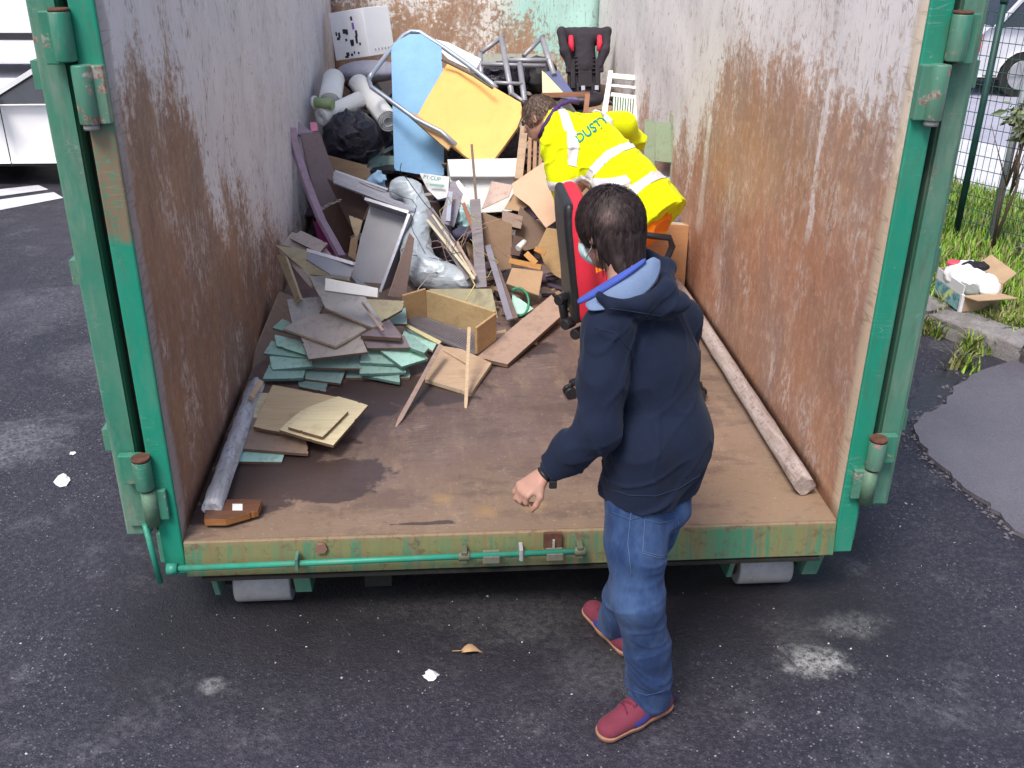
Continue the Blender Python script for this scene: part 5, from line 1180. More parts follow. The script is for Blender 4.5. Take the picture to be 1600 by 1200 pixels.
for k in range(420):
    x, y = rr.uniform(-1.05, 1.05), rr.uniform(2.0, 6.15); z = heapz(x, y)-.32+rr.uniform(-.03, .06)
    if z < .03: continue
    M = Matrix.Rotation(rr.uniform(0, 6.3), 3, 'Z') @ Matrix.Rotation(rr.gauss(0, .7), 3, 'X') @ Matrix.Rotation(rr.gauss(0, .6), 3, 'Y'); ax = [np.array(M.col[i]) for i in range(3)]
    L = rr.uniform(.12, .38); mb.box((x, y, z), (L, L*rr.uniform(.15, .7), rr.uniform(.004, .03)), ax, 1+rr.choice(wts))
o = mb.build('rubbish_heap', [plain('dark_rubbish', (.045, .035, .04), .85, var=.5, sc=20, bump=.8)]+frag, fix=False); tag(o, 'mass of broken boards and scraps beneath the larger pieces', None, None, 'stuff')

mb = MB(); rr = random.Random(33)
for k in range(150):
    x, y = rr.uniform(-.35, .75), rr.uniform(1.95, 2.75); M = Matrix.Rotation(rr.uniform(0, 6.3), 3, 'Z') @ Matrix.Rotation(rr.gauss(0, .3), 3, 'X'); ax = [np.array(M.col[i]) for i in range(3)]
    L = rr.uniform(.02, .12); mb.box((x, y, .012+rr.random()*.05*(y-1.9)), (L, L*rr.uniform(.1, .6), rr.uniform(.003, .012)), ax, rr.randrange(6))
o = mb.build('splinters', [GWD0 if False else EDG, CARD[2], GY[3], plain('black_plastic', (0, 0, 0)), CARD[0], plain('dull_purple', (0, 0, 0))], fix=False); tag(o, 'splinters and small scraps strewn on the floor before the cartons', None, None, 'stuff')
# ---- A. stack of boards, front left of the heap
slab('panel', 'long brown panel tilted against the left container wall beside the aqua boards', 'panel', [(438, 455), (389, 572), (404, 592), (432, 586), (474, 500), (474, 470)], (.75, -.25, .6), GY[3], EDL, .016, Y=1.42, a=(405, 590))
AQL = 'aqua boards fanned out on the container floor'
aq = [ # poly, z, material, what sets it apart
 ([(464, 594), (512, 598), (509, 612), (465, 604)], .012, 2, 'small aqua-grey board sticking out lowest of the aqua stack', UPN),
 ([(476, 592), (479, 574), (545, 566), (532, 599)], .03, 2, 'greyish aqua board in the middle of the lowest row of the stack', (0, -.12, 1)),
 ([(410, 592), (423, 564), (480, 568), (475, 591)], .045, 0, 'aqua board at the lower left corner of the stack', (0, -.1, 1)),
 ([(566, 586), (574, 572), (624, 577), (625, 597), (622, 597)], .03, 0, 'aqua board lowest on the right side of the stack, glossy top', (0, -.05, 1)),
 ([(540, 590), (548, 568), (640, 574), (642, 590)], .015, 2, 'dull aqua board lying flat under the glossy right-hand one', UPN),
 ([(424, 578), (421, 556), (485, 554), (489, 572)], .07, 1, 'light blue-green board whose corner sticks out left, second row up', (-.1, -.2, 1)),
 ([(560, 584), (566, 556), (628, 562), (636, 582)], .055, 0, 'aqua board second from the floor on the right of the stack', (.05, -.1, 1)),
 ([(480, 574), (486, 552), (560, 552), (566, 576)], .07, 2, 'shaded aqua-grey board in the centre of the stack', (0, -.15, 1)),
 ([(412, 552), (424, 532), (484, 546), (486, 560)], .095, 0, 'aqua board third row up on the left, its long edge showing', (-.1, -.25, 1)),
 ([(562, 566), (566, 546), (620, 548), (638, 570)], .08, 0, 'aqua board just beneath the brightest one on the right', (.05, -.12, 1)),
 ([(432, 540), (428, 522), (478, 534), (482, 556)], .12, 1, 'pale aqua board left of the taupe panels, fourth row up', (-.15, -.3, 1)),
 ([(592, 546), (628, 573), (669, 560), (640, 528), (600, 528)], .10, 1, 'brightest pale aqua board, corner pointing right', (.12, -.15, 1)),
 ([(425, 512), (440, 498), (492, 514), (478, 526)], .145, 0, 'aqua board uppermost on the left, under the light grey panel', (-.1, -.25, 1)),
 ([(632, 516), (672, 544), (664, 552), (622, 536)], .13, 0, 'aqua strip showing between the brightest board and the open drawer', (.1, -.1, 1)),
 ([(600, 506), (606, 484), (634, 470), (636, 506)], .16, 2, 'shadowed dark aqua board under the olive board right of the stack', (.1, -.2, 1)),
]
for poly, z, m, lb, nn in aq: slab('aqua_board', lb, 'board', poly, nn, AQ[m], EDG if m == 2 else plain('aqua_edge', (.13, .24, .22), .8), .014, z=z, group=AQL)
GL = 'grey and taupe boards piled on the aqua ones'
gy = [
 ([(470, 527), (482, 561), (575, 550), (562, 520)], .15, 0, 'taupe board whose near corner covers the middle of the aqua stack', (0, -.3, 1), EDG),
 ([(448, 468), (456, 506), (500, 492), (512, 462)], .22, 1, 'dark grey panel in the hollow left of the stack', (.1, -.35, 1), EDG),
 ([(442, 513), (524, 541), (573, 514), (532, 488), (478, 492)], .20, 0, 'light taupe pointed panel, its tip towards the viewer, above the aqua stack', (0, -.22, 1), EDL),
 ([(562, 466), (632, 470), (630, 484), (592, 504), (560, 482)], .235, 2, 'olive-brown board to the left of the open drawer', (.1, -.2, 1), EDG),
 ([(482, 430), (508, 480), (583, 512), (600, 508), (566, 456), (512, 432)], .285, 1, 'large light grey board sloping down right beneath the white bar', (.05, -.45, 1), EDL),
 ([(431, 398), (463, 474), (470, 468), (446, 400)], .33, 2, 'narrow brown-edged board standing on edge at the left of the fan', (-.8, -.5, .5), EDL),
 ([(434, 390), (484, 448), (492, 440), (452, 396)], .36, 0, 'second board of the left-hand fan, edge lit', (-.6, -.5, .6), EDL),
 ([(429, 382), (482, 428), (548, 440), (540, 420), (474, 390)], .385, 2, 'olive-yellow board on top of the left-hand fan', (-.1, -.5, .8), EDL),
 ([(440, 382), (456, 362), (502, 378), (520, 400), (470, 392)], .40, 0, 'grey-brown board ends leaning at the wall end of the fan', (-.2, -.5, .8), EDL),
 ([(452, 372), (470, 360), (512, 380), (500, 396)], .43, 0, 'taupe board behind the fan touching the container wall', (-.3, -.5, .8), EDG),
 ([(606, 464), (640, 362), (648, 372), (634, 464)], .22, 3, 'brown board standing behind the grey cabinet panel', (.2, -.9, .3), EDL),
]
for poly, z, m, lb, nn, e_ in gy: slab('board', lb, 'board', poly, nn, GY[m], e_, .014, z=z, group=GL)
# plum drawer fronts
t = slab('drawer_front', 'plum-brown drawer front with a dark groove, lying beside the brightest aqua board', 'drawer front', [(563, 524), (608, 499), (628, 524), (626, 528)], (0, -.25, 1), lam('plum_laminate', (.24, .19, .21)), EDG, .02, z=.19)
slab('drawer_front', 'lower plum-brown drawer front under the grooved one', 'drawer front', [(566, 528), (632, 524), (641, 543), (574, 544)], (0, -.5, .85), lam('plum_laminate', (0, 0, 0)), EDG, .02, z=.145)
def stick(name, label, cat, p, q, w, t, m, Yp=None, Yq=None, zp=None, zq=None, group=None, point=False, parent=None):
    A = atZ(*p, zp) if zp is not None else atY(*p, SY(p[1]) if Yp is None else Yp); B = atZ(*q, zq) if zq is not None else atY(*q, SY(q[1]) if Yq is None else Yq)
    vd = unit(CAM-(A+B)/2); mb_ = MB().bar(A, B, w, t, vd)
    if point:
        d = unit(B-A); s_ = unit(np.cross(vd, d)); u_ = np.cross(d, s_); mb_.add([B+s_*w/2+u_*t/2, B+s_*w/2-u_*t/2, B-s_*w/2-u_*t/2, B-s_*w/2+u_*t/2, B+d*.07], [(0, 1, 4), (1, 2, 4), (2, 3, 4), (3, 0, 4), (3, 2, 1, 0)])
    o = mb_.build(name, m, parent, bevel=.001); return tag(o, label, cat, group) if not parent else o
LWD = woodm('pale_lath', (.62, .47, .31), (.52, .38, .25), 2); PWD = woodm('pinkish_lath', (.50, .36, .30), (.40, .28, .24), 2); DWD = woodm('dark_lath', (.20, .14, .12), (.14, .10, .09), 2); GWD = woodm('grey_lath', (.27, .25, .27), (.20, .18, .20), 2)
stick('wooden_lath', 'short pale lath lying across the light grey board and the plum drawer front', 'lath', (566, 473), (599, 517), .012, .012, PWD, zp=.31, zq=.24)
# ---- B. tan boards on the bare floor
TG = 'tan boards on the floor by the left beam'
tb = [([(366, 721), (441, 722), (446, 706), (377, 700)], .014, AQ[1], 'aqua board nearest the viewer, poking out under the brown board', EDG),
 ([(368, 700), (482, 709), (480, 686), (380, 645)], .032, TN[2], 'flat brown board nearest the left beam, under the cream ones', EDG),
 ([(381, 650), (405, 654), (420, 614), (397, 612)], .05, TN[1], 'small cream offcut with torn face beside the left beam', EDL),
 ([(394, 667), (426, 601), (526, 620), (474, 682)], .062, TN[0], 'square tan board under the two cream boards, left', EDG),
 ([(434, 672), (521, 696), (575, 633), (529, 618), (470, 640)], .085, TN[1], 'large cream board pointing right, dark edge', EDG),
 ([(450, 667), (504, 683), (545, 642), (486, 638)], .102, TN[1], 'smaller cream board lying uppermost on the large one', EDG)]
for poly, z, m, lb, e_ in tb: slab('aqua_board' if m == AQ[1] else 'tan_board', lb, 'board', poly, (.03, -.03, 1), m, e_, .013, z=z, group=None if m == AQ[1] else TG)
stick('wooden_lath', 'weathered stick bound with tape beside the far end of the left beam', 'lath', (392, 622), (408, 596), .022, .014, LWD, zp=.1, zq=.1)
o = slab('plank', 'wet brown veneered plank scrap with white label beside the left beam', 'plank', [(322, 780), (412, 780), (404, 797), (352, 812), (318, 812)], (0, .02, 1), woodm('wet_veneer', (.17, .08, .05), (.10, .05, .035), 1, rough=.18), woodm('orange_veneer', (.33, .14, .045), (.22, .09, .03), 1), .026, z=.04)
slab('label_sticker', None, None, [(363, 787), (379, 787), (379, 797), (363, 797)], (0, .02, 1), WH, WH, .002, z=.0425, parent=o)
slab('wooden_scrap', 'splintered orange-brown wood scrap under the wet plank', 'scrap', [(322, 800), (372, 796), (408, 784), (380, 806), (330, 816)], (0, -.1, 1), bpy.data.materials['orange_veneer'], EDG, .012, z=.012)
# ---- C. right of the stack
slab('board', 'square pinkish-tan board lying on the floor under the two pointed stakes', 'board', [(664, 592), (736, 614), (768, 567), (722, 545), (684, 539)], (0, -.06, 1), TN[3], EDL, .02, z=.035)
slab('plank', 'wide brown plank lying diagonally on the floor towards the office chair', 'plank', [(744, 558), (793, 569), (882, 489), (862, 460)], (.02, -.08, 1), lam('brown_plank_face', (.40, .28, .22)), EDG, .02, z=.05)
stick('pointed_stake', 'pinkish pointed wooden stake slanting to the lower left', 'stake', (688, 540), (625, 655), .020, .018, PWD, zp=.13, zq=.01, point=True)
stick('pointed_stake', 'yellowish pointed wooden stake standing nearly upright in the view', 'stake', (733, 512), (728, 630), .016, .016, LWD, zp=.24, zq=.012, point=True)
stick('wooden_lath', 'thin tan lath on the square pinkish board', 'lath', (694, 547), (732, 569), .010, .008, LWD, zp=.05, zq=.045)
# open drawer lying on its side with a wire grille
yl = woodm('ochre_board', (.56, .41, .22), (.50, .36, .19), .5); yl2 = woodm('orange_ochre_board', (.50, .33, .17), (.45, .29, .14), .5)
t = empty('open_drawer', atZ(700, 520, .05), 'ochre wooden drawer carcass lying open with a grey ribbed grille inside', 'drawer')
tray_later = t
DP = [(632, 507), (667, 496), (772, 530), (742, 553)]
n_ = unit((0, -.12, 1)); A_ = atZ(700, 525, .06); Pd = [onP(x, y, A_, n_) for x, y in DP]
MB().prism(Pd, -n_*.012).build('bottom_panel', lam('grey_grille_base', (.22, .20, .22)), t)
for i, h_, m_ in ((0, .165, yl2), (1, .155, yl), (2, .15, yl2)):
    p0, p1 = Pd[i], Pd[(i+1) % 4]; d = unit(p1-p0); o_ = np.cross(d, n_); o_ = o_ if np.dot(o_, p0-np.mean(Pd, 0)) > 0 else -o_
    MB().prism([p0, p1, p1+o_*.014, p0+o_*.014], n_*h_).build('side_panel', m_, t, bevel=.0015)
mb = MB(); A_ = atZ(641, 500, .09); B_ = atZ(726, 538, .09)
for i in range(34):
    f_ = i/33; p0 = Pd[1]*(1-f_)+Pd[2]*f_+(Pd[0]-Pd[1])*.35+n_*.022; p1 = Pd[0]*(1-f_)+Pd[3]*f_+n_*.022; mb.bar(p0, p1, .004, .004)
mb.build('grille', plain('grille_metal', (.32, .30, .34), .4, .4), t)['kind'] = 'stuff'
slab('frame_rail', None, None, [(628, 507), (632, 504), (690, 533), (686, 538)], (0, -.4, .9), plain('pale_yellow_rail', (.62, .56, .30), .6), EDL, .01, z=.09, parent=t)
slab('board', 'olive board leaning behind the ochre drawer', 'board', [(668, 451), (768, 451), (780, 500), (740, 490), (690, 465)], (-.05, -.7, .7), lam('olive_green_board', (.35, .32, .20)), EDL, .012, Y=2.12)
slab('board', 'pale green board poking out from under the ochre drawer', 'board', [(634, 512), (684, 537), (676, 548), (640, 526)], (0, -.1, 1), AQ[1], EDL, .012, z=.06)
# hose ring and bits
mb = MB(); c_ = atY(810, 480, 1.95); pts = [c_+np.array([math.cos(a_)*.055, math.sin(a_)*.05, .03+math.sin(a_)*.06]) for a_ in np.linspace(-1.6, 2.2, 16)]
mb.tube(pts, .007, 8); o = mb.build('garden_hose', plain('green_hose', (.02, .22, .12), .35)); tag(o, 'curl of dark green hose between the grey strips and the lower carton', 'hose')
slab('board', 'small aqua offcut behind the green hose curl', 'board', [(800, 458), (834, 482), (822, 490), (800, 492)], (0, -.3, 1), AQ[1], EDL, .01, z=.05)
slab('wood_chip', 'tiny pale chip on the floor beside the brown plank', 'chip', [(830, 532), (840, 533), (839, 537), (831, 536)], UPN, LWD, LWD, .008, z=.01)
stick('wooden_lath', 'short tan block on the floor right of the ochre drawer', 'lath', (772, 521), (790, 517), .016, .012, LWD, zp=.04, zq=.04)

# ---- D. grey cabinet, shelf and white bar
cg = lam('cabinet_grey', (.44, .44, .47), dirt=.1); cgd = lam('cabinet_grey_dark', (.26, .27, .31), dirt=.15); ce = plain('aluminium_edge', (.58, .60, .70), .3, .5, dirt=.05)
def tray(t, poly, n, Y, walls, h, mf, mw_, th=.012, top=None, a=None, z=None, names=None):
    """floor panel and upright walls that share its plane and edges"""
    n = unit(n); cx, cy = np.mean(np.array(poly), 0) if a is None else a; A = atY(cx, cy, Y) if z is None else atZ(cx, cy, z)
    if np.dot(n, CAM-A) < 0: n = -n
    P_ = [onP(x, y, A, n) for x, y in poly]; c_ = np.mean(P_, 0)
    MB().prism(P_, -n*th).build('bottom_panel' if not names else names[0], mf, t, bevel=.001)
    for i in walls:
        p0, p1 = P_[i], P_[(i+1) % len(P_)]; d = unit(p1-p0); o_ = np.cross(d, n); o_ = o_ if np.dot(o_, p0-c_) > 0 else -o_
        hh = h[i] if isinstance(h, dict) else h
        MB().prism([p0+o_*.001, p1+o_*.001, p1+o_*(.001+th), p0+o_*(.001+th)], n*hh).build('side_panel', mw_, t, bevel=.001)
        if top: MB().prism([p0+o_*0+n*(hh+.001), p1+n*(hh+.001), p1+o_*(th+.003)+n*(hh+.001), p0+o_*(th+.003)+n*(hh+.001)], n*.004).build('edge_strip', top, t)
    return P_, n
t = empty('cabinet_carcass', atY(600, 400, 2.7), 'light grey open cabinet carcass tipped on its side with pale metal edges', 'cabinet')
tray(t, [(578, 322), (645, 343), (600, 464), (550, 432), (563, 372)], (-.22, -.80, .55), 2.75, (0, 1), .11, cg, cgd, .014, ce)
tray(t, [(589, 343), (631, 356), (599, 444), (565, 422)], (-.22, -.80, .55), 2.742, (), .0, lam('cabinet_pale', (.52, .52, .56), dirt=.1), cgd, .004, None, names=['inset_panel'])
slab('lower_panel', None, None, [(538, 418), (548, 428), (590, 456), (588, 470), (560, 446)], (0, -.6, .75), lam('bluish_grey', (.26, .31, .35)), ce, .014, Y=2.45, parent=t)
t = empty('shelf', atY(515, 400, 2.35), 'grey shelf board with a lilac-white metal front edge, left of the tipped cabinet', 'shelf')
slab('board', None, None, [(482, 394), (553, 416), (546, 432), (516, 428), (478, 404)], (0, -.35, .9), cgd, ce, .014, z=.45, parent=t); stick('front_edge', None, None, (481, 391), (553, 412), .016, .02, plain('lilac_white_edge', (.72, .72, .82), .35, dirt=.05), zp=.475, zq=.465, parent=t)
t = slab('white_bar', 'short bright white bar end in front of the tipped cabinet', 'bar', [(508, 434), (591, 450), (590, 465), (507, 454)], (-.05, -.85, .5), WH, EDL, .03, z=.42)
t = empty('shelf', atY(570, 280, 3.3), 'pale blue-grey shelf with raised rim above the tipped cabinet', 'shelf')
slab('board', None, None, [(521, 268), (575, 283), (640, 318), (646, 332), (590, 312), (521, 285)], (0, -.45, .85), cg, ce, .014, Y=3.1, parent=t)
stick('rim', None, None, (521, 276), (648, 328), .020, .010, ce, 3.1, 2.8, parent=t)
stick('rim', None, None, (524, 267), (606, 296), .012, .010, plain('lilac_white_edge', (0, 0, 0)), 3.28, 3.1, parent=t)
# brown chest side and boards behind
slab('board', 'brown veneered board with a pale top edge, leaning left of the light blue bag', 'board', [(496, 238), (573, 258), (580, 284), (522, 270), (508, 262)], (.1, -.7, .6), woodm('mid_brown_veneer', (.24, .16, .09), (.17, .11, .06)), EDL, .016, Y=3.55)
slab('board', 'dark reddish-brown cabinet side behind the tipped grey cabinet', 'board', [(510, 278), (566, 306), (577, 320), (566, 345), (556, 370), (540, 340)], (-.2, -.8, .5), lam('dark_umber', (.085, .045, .035)), EDL, .016, Y=3.2)
slab('board', 'short yellowish board wedged beside the tipped cabinet', 'board', [(545, 336), (567, 344), (558, 378), (552, 364)], (.1, -.8, .5), TN[0], EDL, .014, Y=2.95)
slab('board', 'upright tan board between the plum headboard and the cabinet', 'board', [(548, 372), (560, 366), (556, 408), (544, 400)], (.1, -.85, .5), CARD[0], EDL, .014, Y=2.85)
# plum curved headboard
t = empty('headboard', atY(505, 300, 3.3), 'curved plum and lavender headboard standing against the left wall', 'headboard')
mvp = lam('plum_grey_face', (.24, .185, .20)); lav = lam('lavender_edge', (.36, .26, .34)); mag = plain('magenta_side', (.22, .01, .12), .5)
slab('face_panel', None, None, [(470, 208), (500, 206), (510, 236), (520, 262), (528, 286), (532, 306), (502, 328), (492, 300), (480, 256)], (.5, -.8, .3), mvp, lav, .02, Y=3.45, parent=t)
slab('lower_face', None, None, [(502, 330), (532, 310), (552, 352), (556, 396), (536, 394), (514, 360)], (.5, -.8, .3), lam('dark_umber', (0, 0, 0)), lav, .02, Y=3.25, parent=t)
ep = [(456, 200, 3.35), (458, 218, 3.32), (466, 246, 3.28), (477, 280, 3.2), (489, 312, 3.12), (503, 346, 3.0), (519, 374, 2.88), (533, 400, 2.78)]
pts = [atY(*q) for q in ep]; mb = MB()
for a_, b_ in zip(pts[:-1], pts[1:]): mb.bar(a_, b_+(b_-a_)*.04, .05, .03, (.6, -.7, .2))
mb.build('curved_edge', lav, t, bevel=.004)
slab('magenta_side', None, None, [(489, 346), (500, 344), (528, 384), (534, 404), (512, 392), (496, 370)], (-.2, -.85, .4), mag, mag, .015, Y=3.05, parent=t)
slab('top_corner', None, None, [(456, 204), (466, 190), (488, 206), (496, 222), (470, 212)], (.2, -.6, .7), lam('greyed_lilac', (.38, .30, .36)), lav, .02, Y=3.6, parent=t)
mb = MB(); rr = random.Random(2)
for i in range(26):
    f_ = i/25; q = atY(502+30*f_, 326-14*f_+rr.uniform(-2, 2), 3.15); pebble(mb, q, .011*rr.uniform(.5, 1.3), rr)
mb.build('torn_edge', plain('torn_fibre', (.48, .47, .38), .9), t, fix=False)
o = slab('foam_block', 'small bright pink foam block on top of the curved headboard', 'foam', [(484, 191), (495, 191), (496, 204), (486, 206)], (0, -.8, .5), plain('pink_foam', (.85, .32, .48), .9), plain('pink_foam', (0, 0, 0)), .04, Y=3.7)
# ---- E. silver-grey padded roll curving down the middle
n = NT('silver_grey_wrap'); f = n.noise(n.pos, 22, 5, .6); g = n.noise(n.map(n.pos, (1, 1, 3)), 9, 4)
M_sil = n.out(n.mix(f, (.42, .50, .56), (.60, .66, .72)), .4, .1, n.bump(g, .6, .02, n.bump(f, .3, .006)), .6)
tp = [(618, 300, 3.05, .045), (628, 292, 3.05, .060), (643, 299, 3.02, .068), (653, 322, 2.95, .068), (654, 350, 2.82, .072), (650, 382, 2.68, .086), (652, 408, 2.55, .095), (664, 422, 2.47, .098), (694, 434, 2.40, .088), (722, 440, 2.36, .065)]
TP = [atY(a_, b_, c_) for a_, b_, c_, _ in tp]; lo = np.min(TP, 0)-.2; hi = np.max(TP, 0)+.2
sd = SDF(lo, hi, .009); sd.chain(TP, [q[3] for q in tp], .03)
sd.fold(lambda Pp: .011*crease(Pp, (5, 5, 13), 4)+.005*crease(Pp, (12, 12, 12), 7)+.004)
o = place('padded_roll', sd.mesh('padded_roll', 1), M_sil); tag(o, 'limp silver-grey padded roll bending down over the middle of the heap', 'roll')
# ---- F. grey strips, poles and laths in the middle
MG = 'strips and laths sticking up in the middle of the heap'
for lb, p, q, w, th, m, a_, b_ in (
 ('wide grey-brown strip running from the silver roll down to the ochre drawer', (668, 330), (738, 432), .075, .012, GWD, 2.85, 2.3),
 ('upright grey board end above the wire tangle', (716, 286), (698, 352), .09, .012, lam('mauve_grey', (.27, .25, .30)), 3.1, 2.8),
 ('tall grey-brown strip standing right of the wire tangle', (742, 312), (752, 450), .062, .012, GWD, 2.75, 2.2),
 ('thin dark pole rising in front of the yellow panel', (737, 226), (746, 336), .016, .016, DWD, 3.05, 2.75),
 ('slate-grey strip leaning right with splintered foot', (762, 384), (797, 500), .034, .012, lam('slate_strip', (.22, .21, .26)), 2.5, 1.85),
 ('second slate-grey strip lying against the first, duller', (770, 402), (806, 498), .028, .012, DWD, 2.45, 1.86),
 ('cream lath with a metal edge, lower of the pair by the wire tangle', (668, 344), (742, 436), .016, .012, plain('cream_lath', (.62, .56, .42), .6), 2.72, 2.2),
 ('cream lath, upper of the pair by the wire tangle', (676, 336), (736, 424), .012, .012, plain('cream_lath', (0, 0, 0)), 2.78, 2.28),
 ('silvery rail standing beside the upright grey board end', (704, 300), (700, 346), .026, .012, ce, 2.95, 2.75),
 ('pale pinkish lath lying across the foot of the grey strips', (714, 378), (744, 432), .014, .01, PWD, 2.45, 2.2),
 ('reddish-brown slat between the blue rags and the tall strip', (724, 318), (740, 360), .024, .012, plain('red_brown_slat', (.30, .12, .07), .6), 2.9, 2.7),
 ('tapering white plank tip by the cooler', (714, 284), (740, 318), .03, .012, WH, 3.1, 2.95)):
    stick('strip', lb, 'strip', p, q, w, th, m, a_, b_, group=MG)
# tangle of wires, netting
mb = MB(); rr = random.Random(8)
for k in range(16):
    p = atY(rr.uniform(678, 735), rr.uniform(385, 430), 2.42)+[0, 0, .05]; pts = [p]; d = np.array([rr.gauss(0, 1), rr.gauss(0, .6), rr.gauss(0, 1)])*.04
    for i in range(14): d = d*.8+np.array([rr.gauss(0, 1), rr.gauss(0, .4), rr.gauss(0, 1)])*.016; pts.append(pts[-1]+d)
    mb.tube(pts, .0022, 4, k % 4, caps=False)
o = mb.build('wire_tangle', [plain('pink_wire', (.45, .28, .26), .5), plain('white_wire', (.75, .72, .72), .5), plain('dark_wire', (.06, .05, .06), .5), plain('yellow_wire', (.5, .46, .22), .5)], fix=False); tag(o, 'tangle of thin pink, white and dark wires at the foot of the grey strips', 'wires')
mb = MB(); pts = [atY(*q) for q in ((734, 430, 2.15), (742, 445, 2.05), (733, 462, 1.98), (724, 475, 1.9), (722, 492, 1.82), (717, 508, 1.76), (720, 520, 1.7))]; mb.tube(pts, .004, 6); o = mb.build('thin_cord', plain('yellow_cord', (.55, .48, .22), .6)); tag(o, 'thin yellowish cord hanging from the strips into the ochre drawer', 'cord')
# ---- G. cooler, boxes, rags
t = empty('foam_cooler', atY(755, 290, 3.3), 'white polystyrene cooler box with lid under the yellow panel', 'cooler')
slab('box', None, None, [(703, 278), (806, 278), (800, 330), (735, 334), (706, 300)], (0, -.93, .3), plain('white_foam', (.86, .87, .88), .6, var=.02, dirt=.06), plain('white_foam', (0, 0, 0)), .3, Y=3.35, parent=t)
slab('lid', None, None, [(699, 249), (810, 247), (808, 276), (704, 276)], (0, -.85, .52), plain('white_foam', (0, 0, 0)), plain('white_foam', (0, 0, 0)), .3, Y=3.36, parent=t)
t = slab('carton', 'flattened white carton with small teal lettering beside the silver roll', 'carton', [(655, 270), (702, 276), (700, 308), (684, 312), (668, 296)], (0, -.8, .55), plain('white_card', (.75, .75, .78), .6), WH, .02, Y=3.4)
def word(txt, p, px_h, m, Y, n_, parent, ux=(1, 0)):
    cu = bpy.data.curves.new('lettering', 'FONT'); cu.body = txt; cu.size = 1; cu.offset = .02; o_ = bpy.data.objects.new('tmp', cu); me = bpy.data.meshes.new_from_object(o_); bpy.data.objects.remove(o_)
    n_ = unit(n_); A = atY(*p, Y)+n_*.004; e1 = onP(p[0]+ux[0]*10, p[1]+ux[1]*10, A, n_)-A; e1 = unit(e1); e2 = np.cross(n_, e1); 
    if e2[2] < 0: e2 = -e2
    s_ = px_h*np.dot(A-CAM, FW)/FPX/.7
    v = np.empty(len(me.vertices)*3); me.vertices.foreach_get('co', v); v = v.reshape(-1, 3); v = A+v[:, :1]*e1*s_+v[:, 1:2]*e2*s_; me.vertices.foreach_set('co', v.ravel()); me.update(); return place('lettering', me, m, parent)
teal = plain('teal_ink', (.03, .25, .27), .6, dirt=0)
word('P1 CUP', (661, 279), 6, teal, 3.375, (0, -.8, .55), t, (1, .13))
slab('print_band', None, None, [(671, 287), (694, 289), (694, 292), (672, 290)], (0, -.8, .55), plain('green_ink', (.2, .5, .42), .6), teal, .001, Y=3.37, parent=t)
# crumpled bags and rags
def bag(name, label, cat, px, py, Y, r, m, seed, h=.010, amp=.012, fr=(9, 9, 9), blobs=()):
    c_ = atY(px, py, Y); r = np.array(r, float); sd = SDF(c_-r*1.9-.05, c_+r*1.9+.05, h); sd.ell(c_, r, .03)
    for (dx, dy, dz, q) in blobs: sd.ell(c_+np.array([dx, dy, dz]), r*q, .04)
    sd.fold(lambda Pp: amp*1.5*crease(Pp, tuple(f*.8 for f in fr), seed, .3)+amp*1.1*crease(Pp, tuple(f*1.9 for f in fr), seed+3, .25)+amp*.7*ridged(Pp, fr, seed+5)+amp*.3, .07); o_ = place(name, sd.mesh(name, 1), m); return tag(o_, label, cat)
n = NT('black_bin_liner'); f = n.noise(n.pos, 30, 5, .6); M_bin = n.out((.012, .010, .022), .2, 0, n.bump(f, .8, .02), .6)
bag('rubbish_bag', 'stuffed shiny black bin bag below the white rolls at the left', 'bag', 551, 216, 4.0, (.205, .18, .185), M_bin, 3, .009, .013, (8, 8, 6))
bag('rubbish_bag', 'black bag filling the gap behind the blue panel and the bin bag', 'bag', 600, 240, 4.35, (.12, .14, .2), M_bin, 5, .012, .012)
bag('rubbish_bag', 'black bag heaped behind the grey tube frames, left part', 'bag', 790, 122, 5.15, (.22, .16, .13), M_bin, 6, .012, .018, (8, 8, 8))
bag('rubbish_bag', 'dark grey-black sack sagging to the right behind the tube frames', 'bag', 838, 118, 5.2, (.16, .15, .14), plain('charcoal_fabric', (.05, .05, .055), .7), 7, .012, .014)
bag('rubbish_bag', 'dark bag at the lower edge of the yellow panel beside the worker', 'bag', 790, 225, 3.95, (.12, .12, .15), M_bin, 8, .012, .012)
bag('cushion', 'grey-lilac cushion under the white printed box', 'cushion', 575, 112, 5.0, (.24, .17, .08), plain('lilac_grey_fabric', (.34, .34, .42), .8), 9, .011, .006, (4, 4, 6))
bag('rag', 'light blue rag hanging over the left end of the pale shelf', 'rag', 588, 290, 3.25, (.06, .05, .085), plain('light_blue_cloth', (.30, .50, .70), .8), 10, .008, .012)
bag('rag', 'crumpled pale blue and white plastic left of the tall grey strip', 'rag', 725, 340, 2.95, (.055, .05, .07), plain('pale_cyan_plastic', (.45, .72, .76), .35), 11, .008, .014, (14, 14, 14))
bag('rag', 'dark blue-black rag behind the pale plastic', 'rag', 724, 366, 2.75, (.06, .05, .05), plain('ink_cloth', (.06, .06, .11), .8), 12, .008, .01)
bag('rag', 'light grey crumpled sheet between the worker and the right wall', 'rag', 1040, 300, 3.1, (.09, .16, .12), plain('lilac_grey_fabric', (0, 0, 0)), 13, .011, .014, (7, 7, 7))
bag('rag', 'dark grey-violet rag lying on the upright orange-brown carton', 'rag', 1042, 340, 2.75, (.13, .12, .05), plain('violet_grey_fabric', (.15, .13, .2), .8), 14, .01, .012)
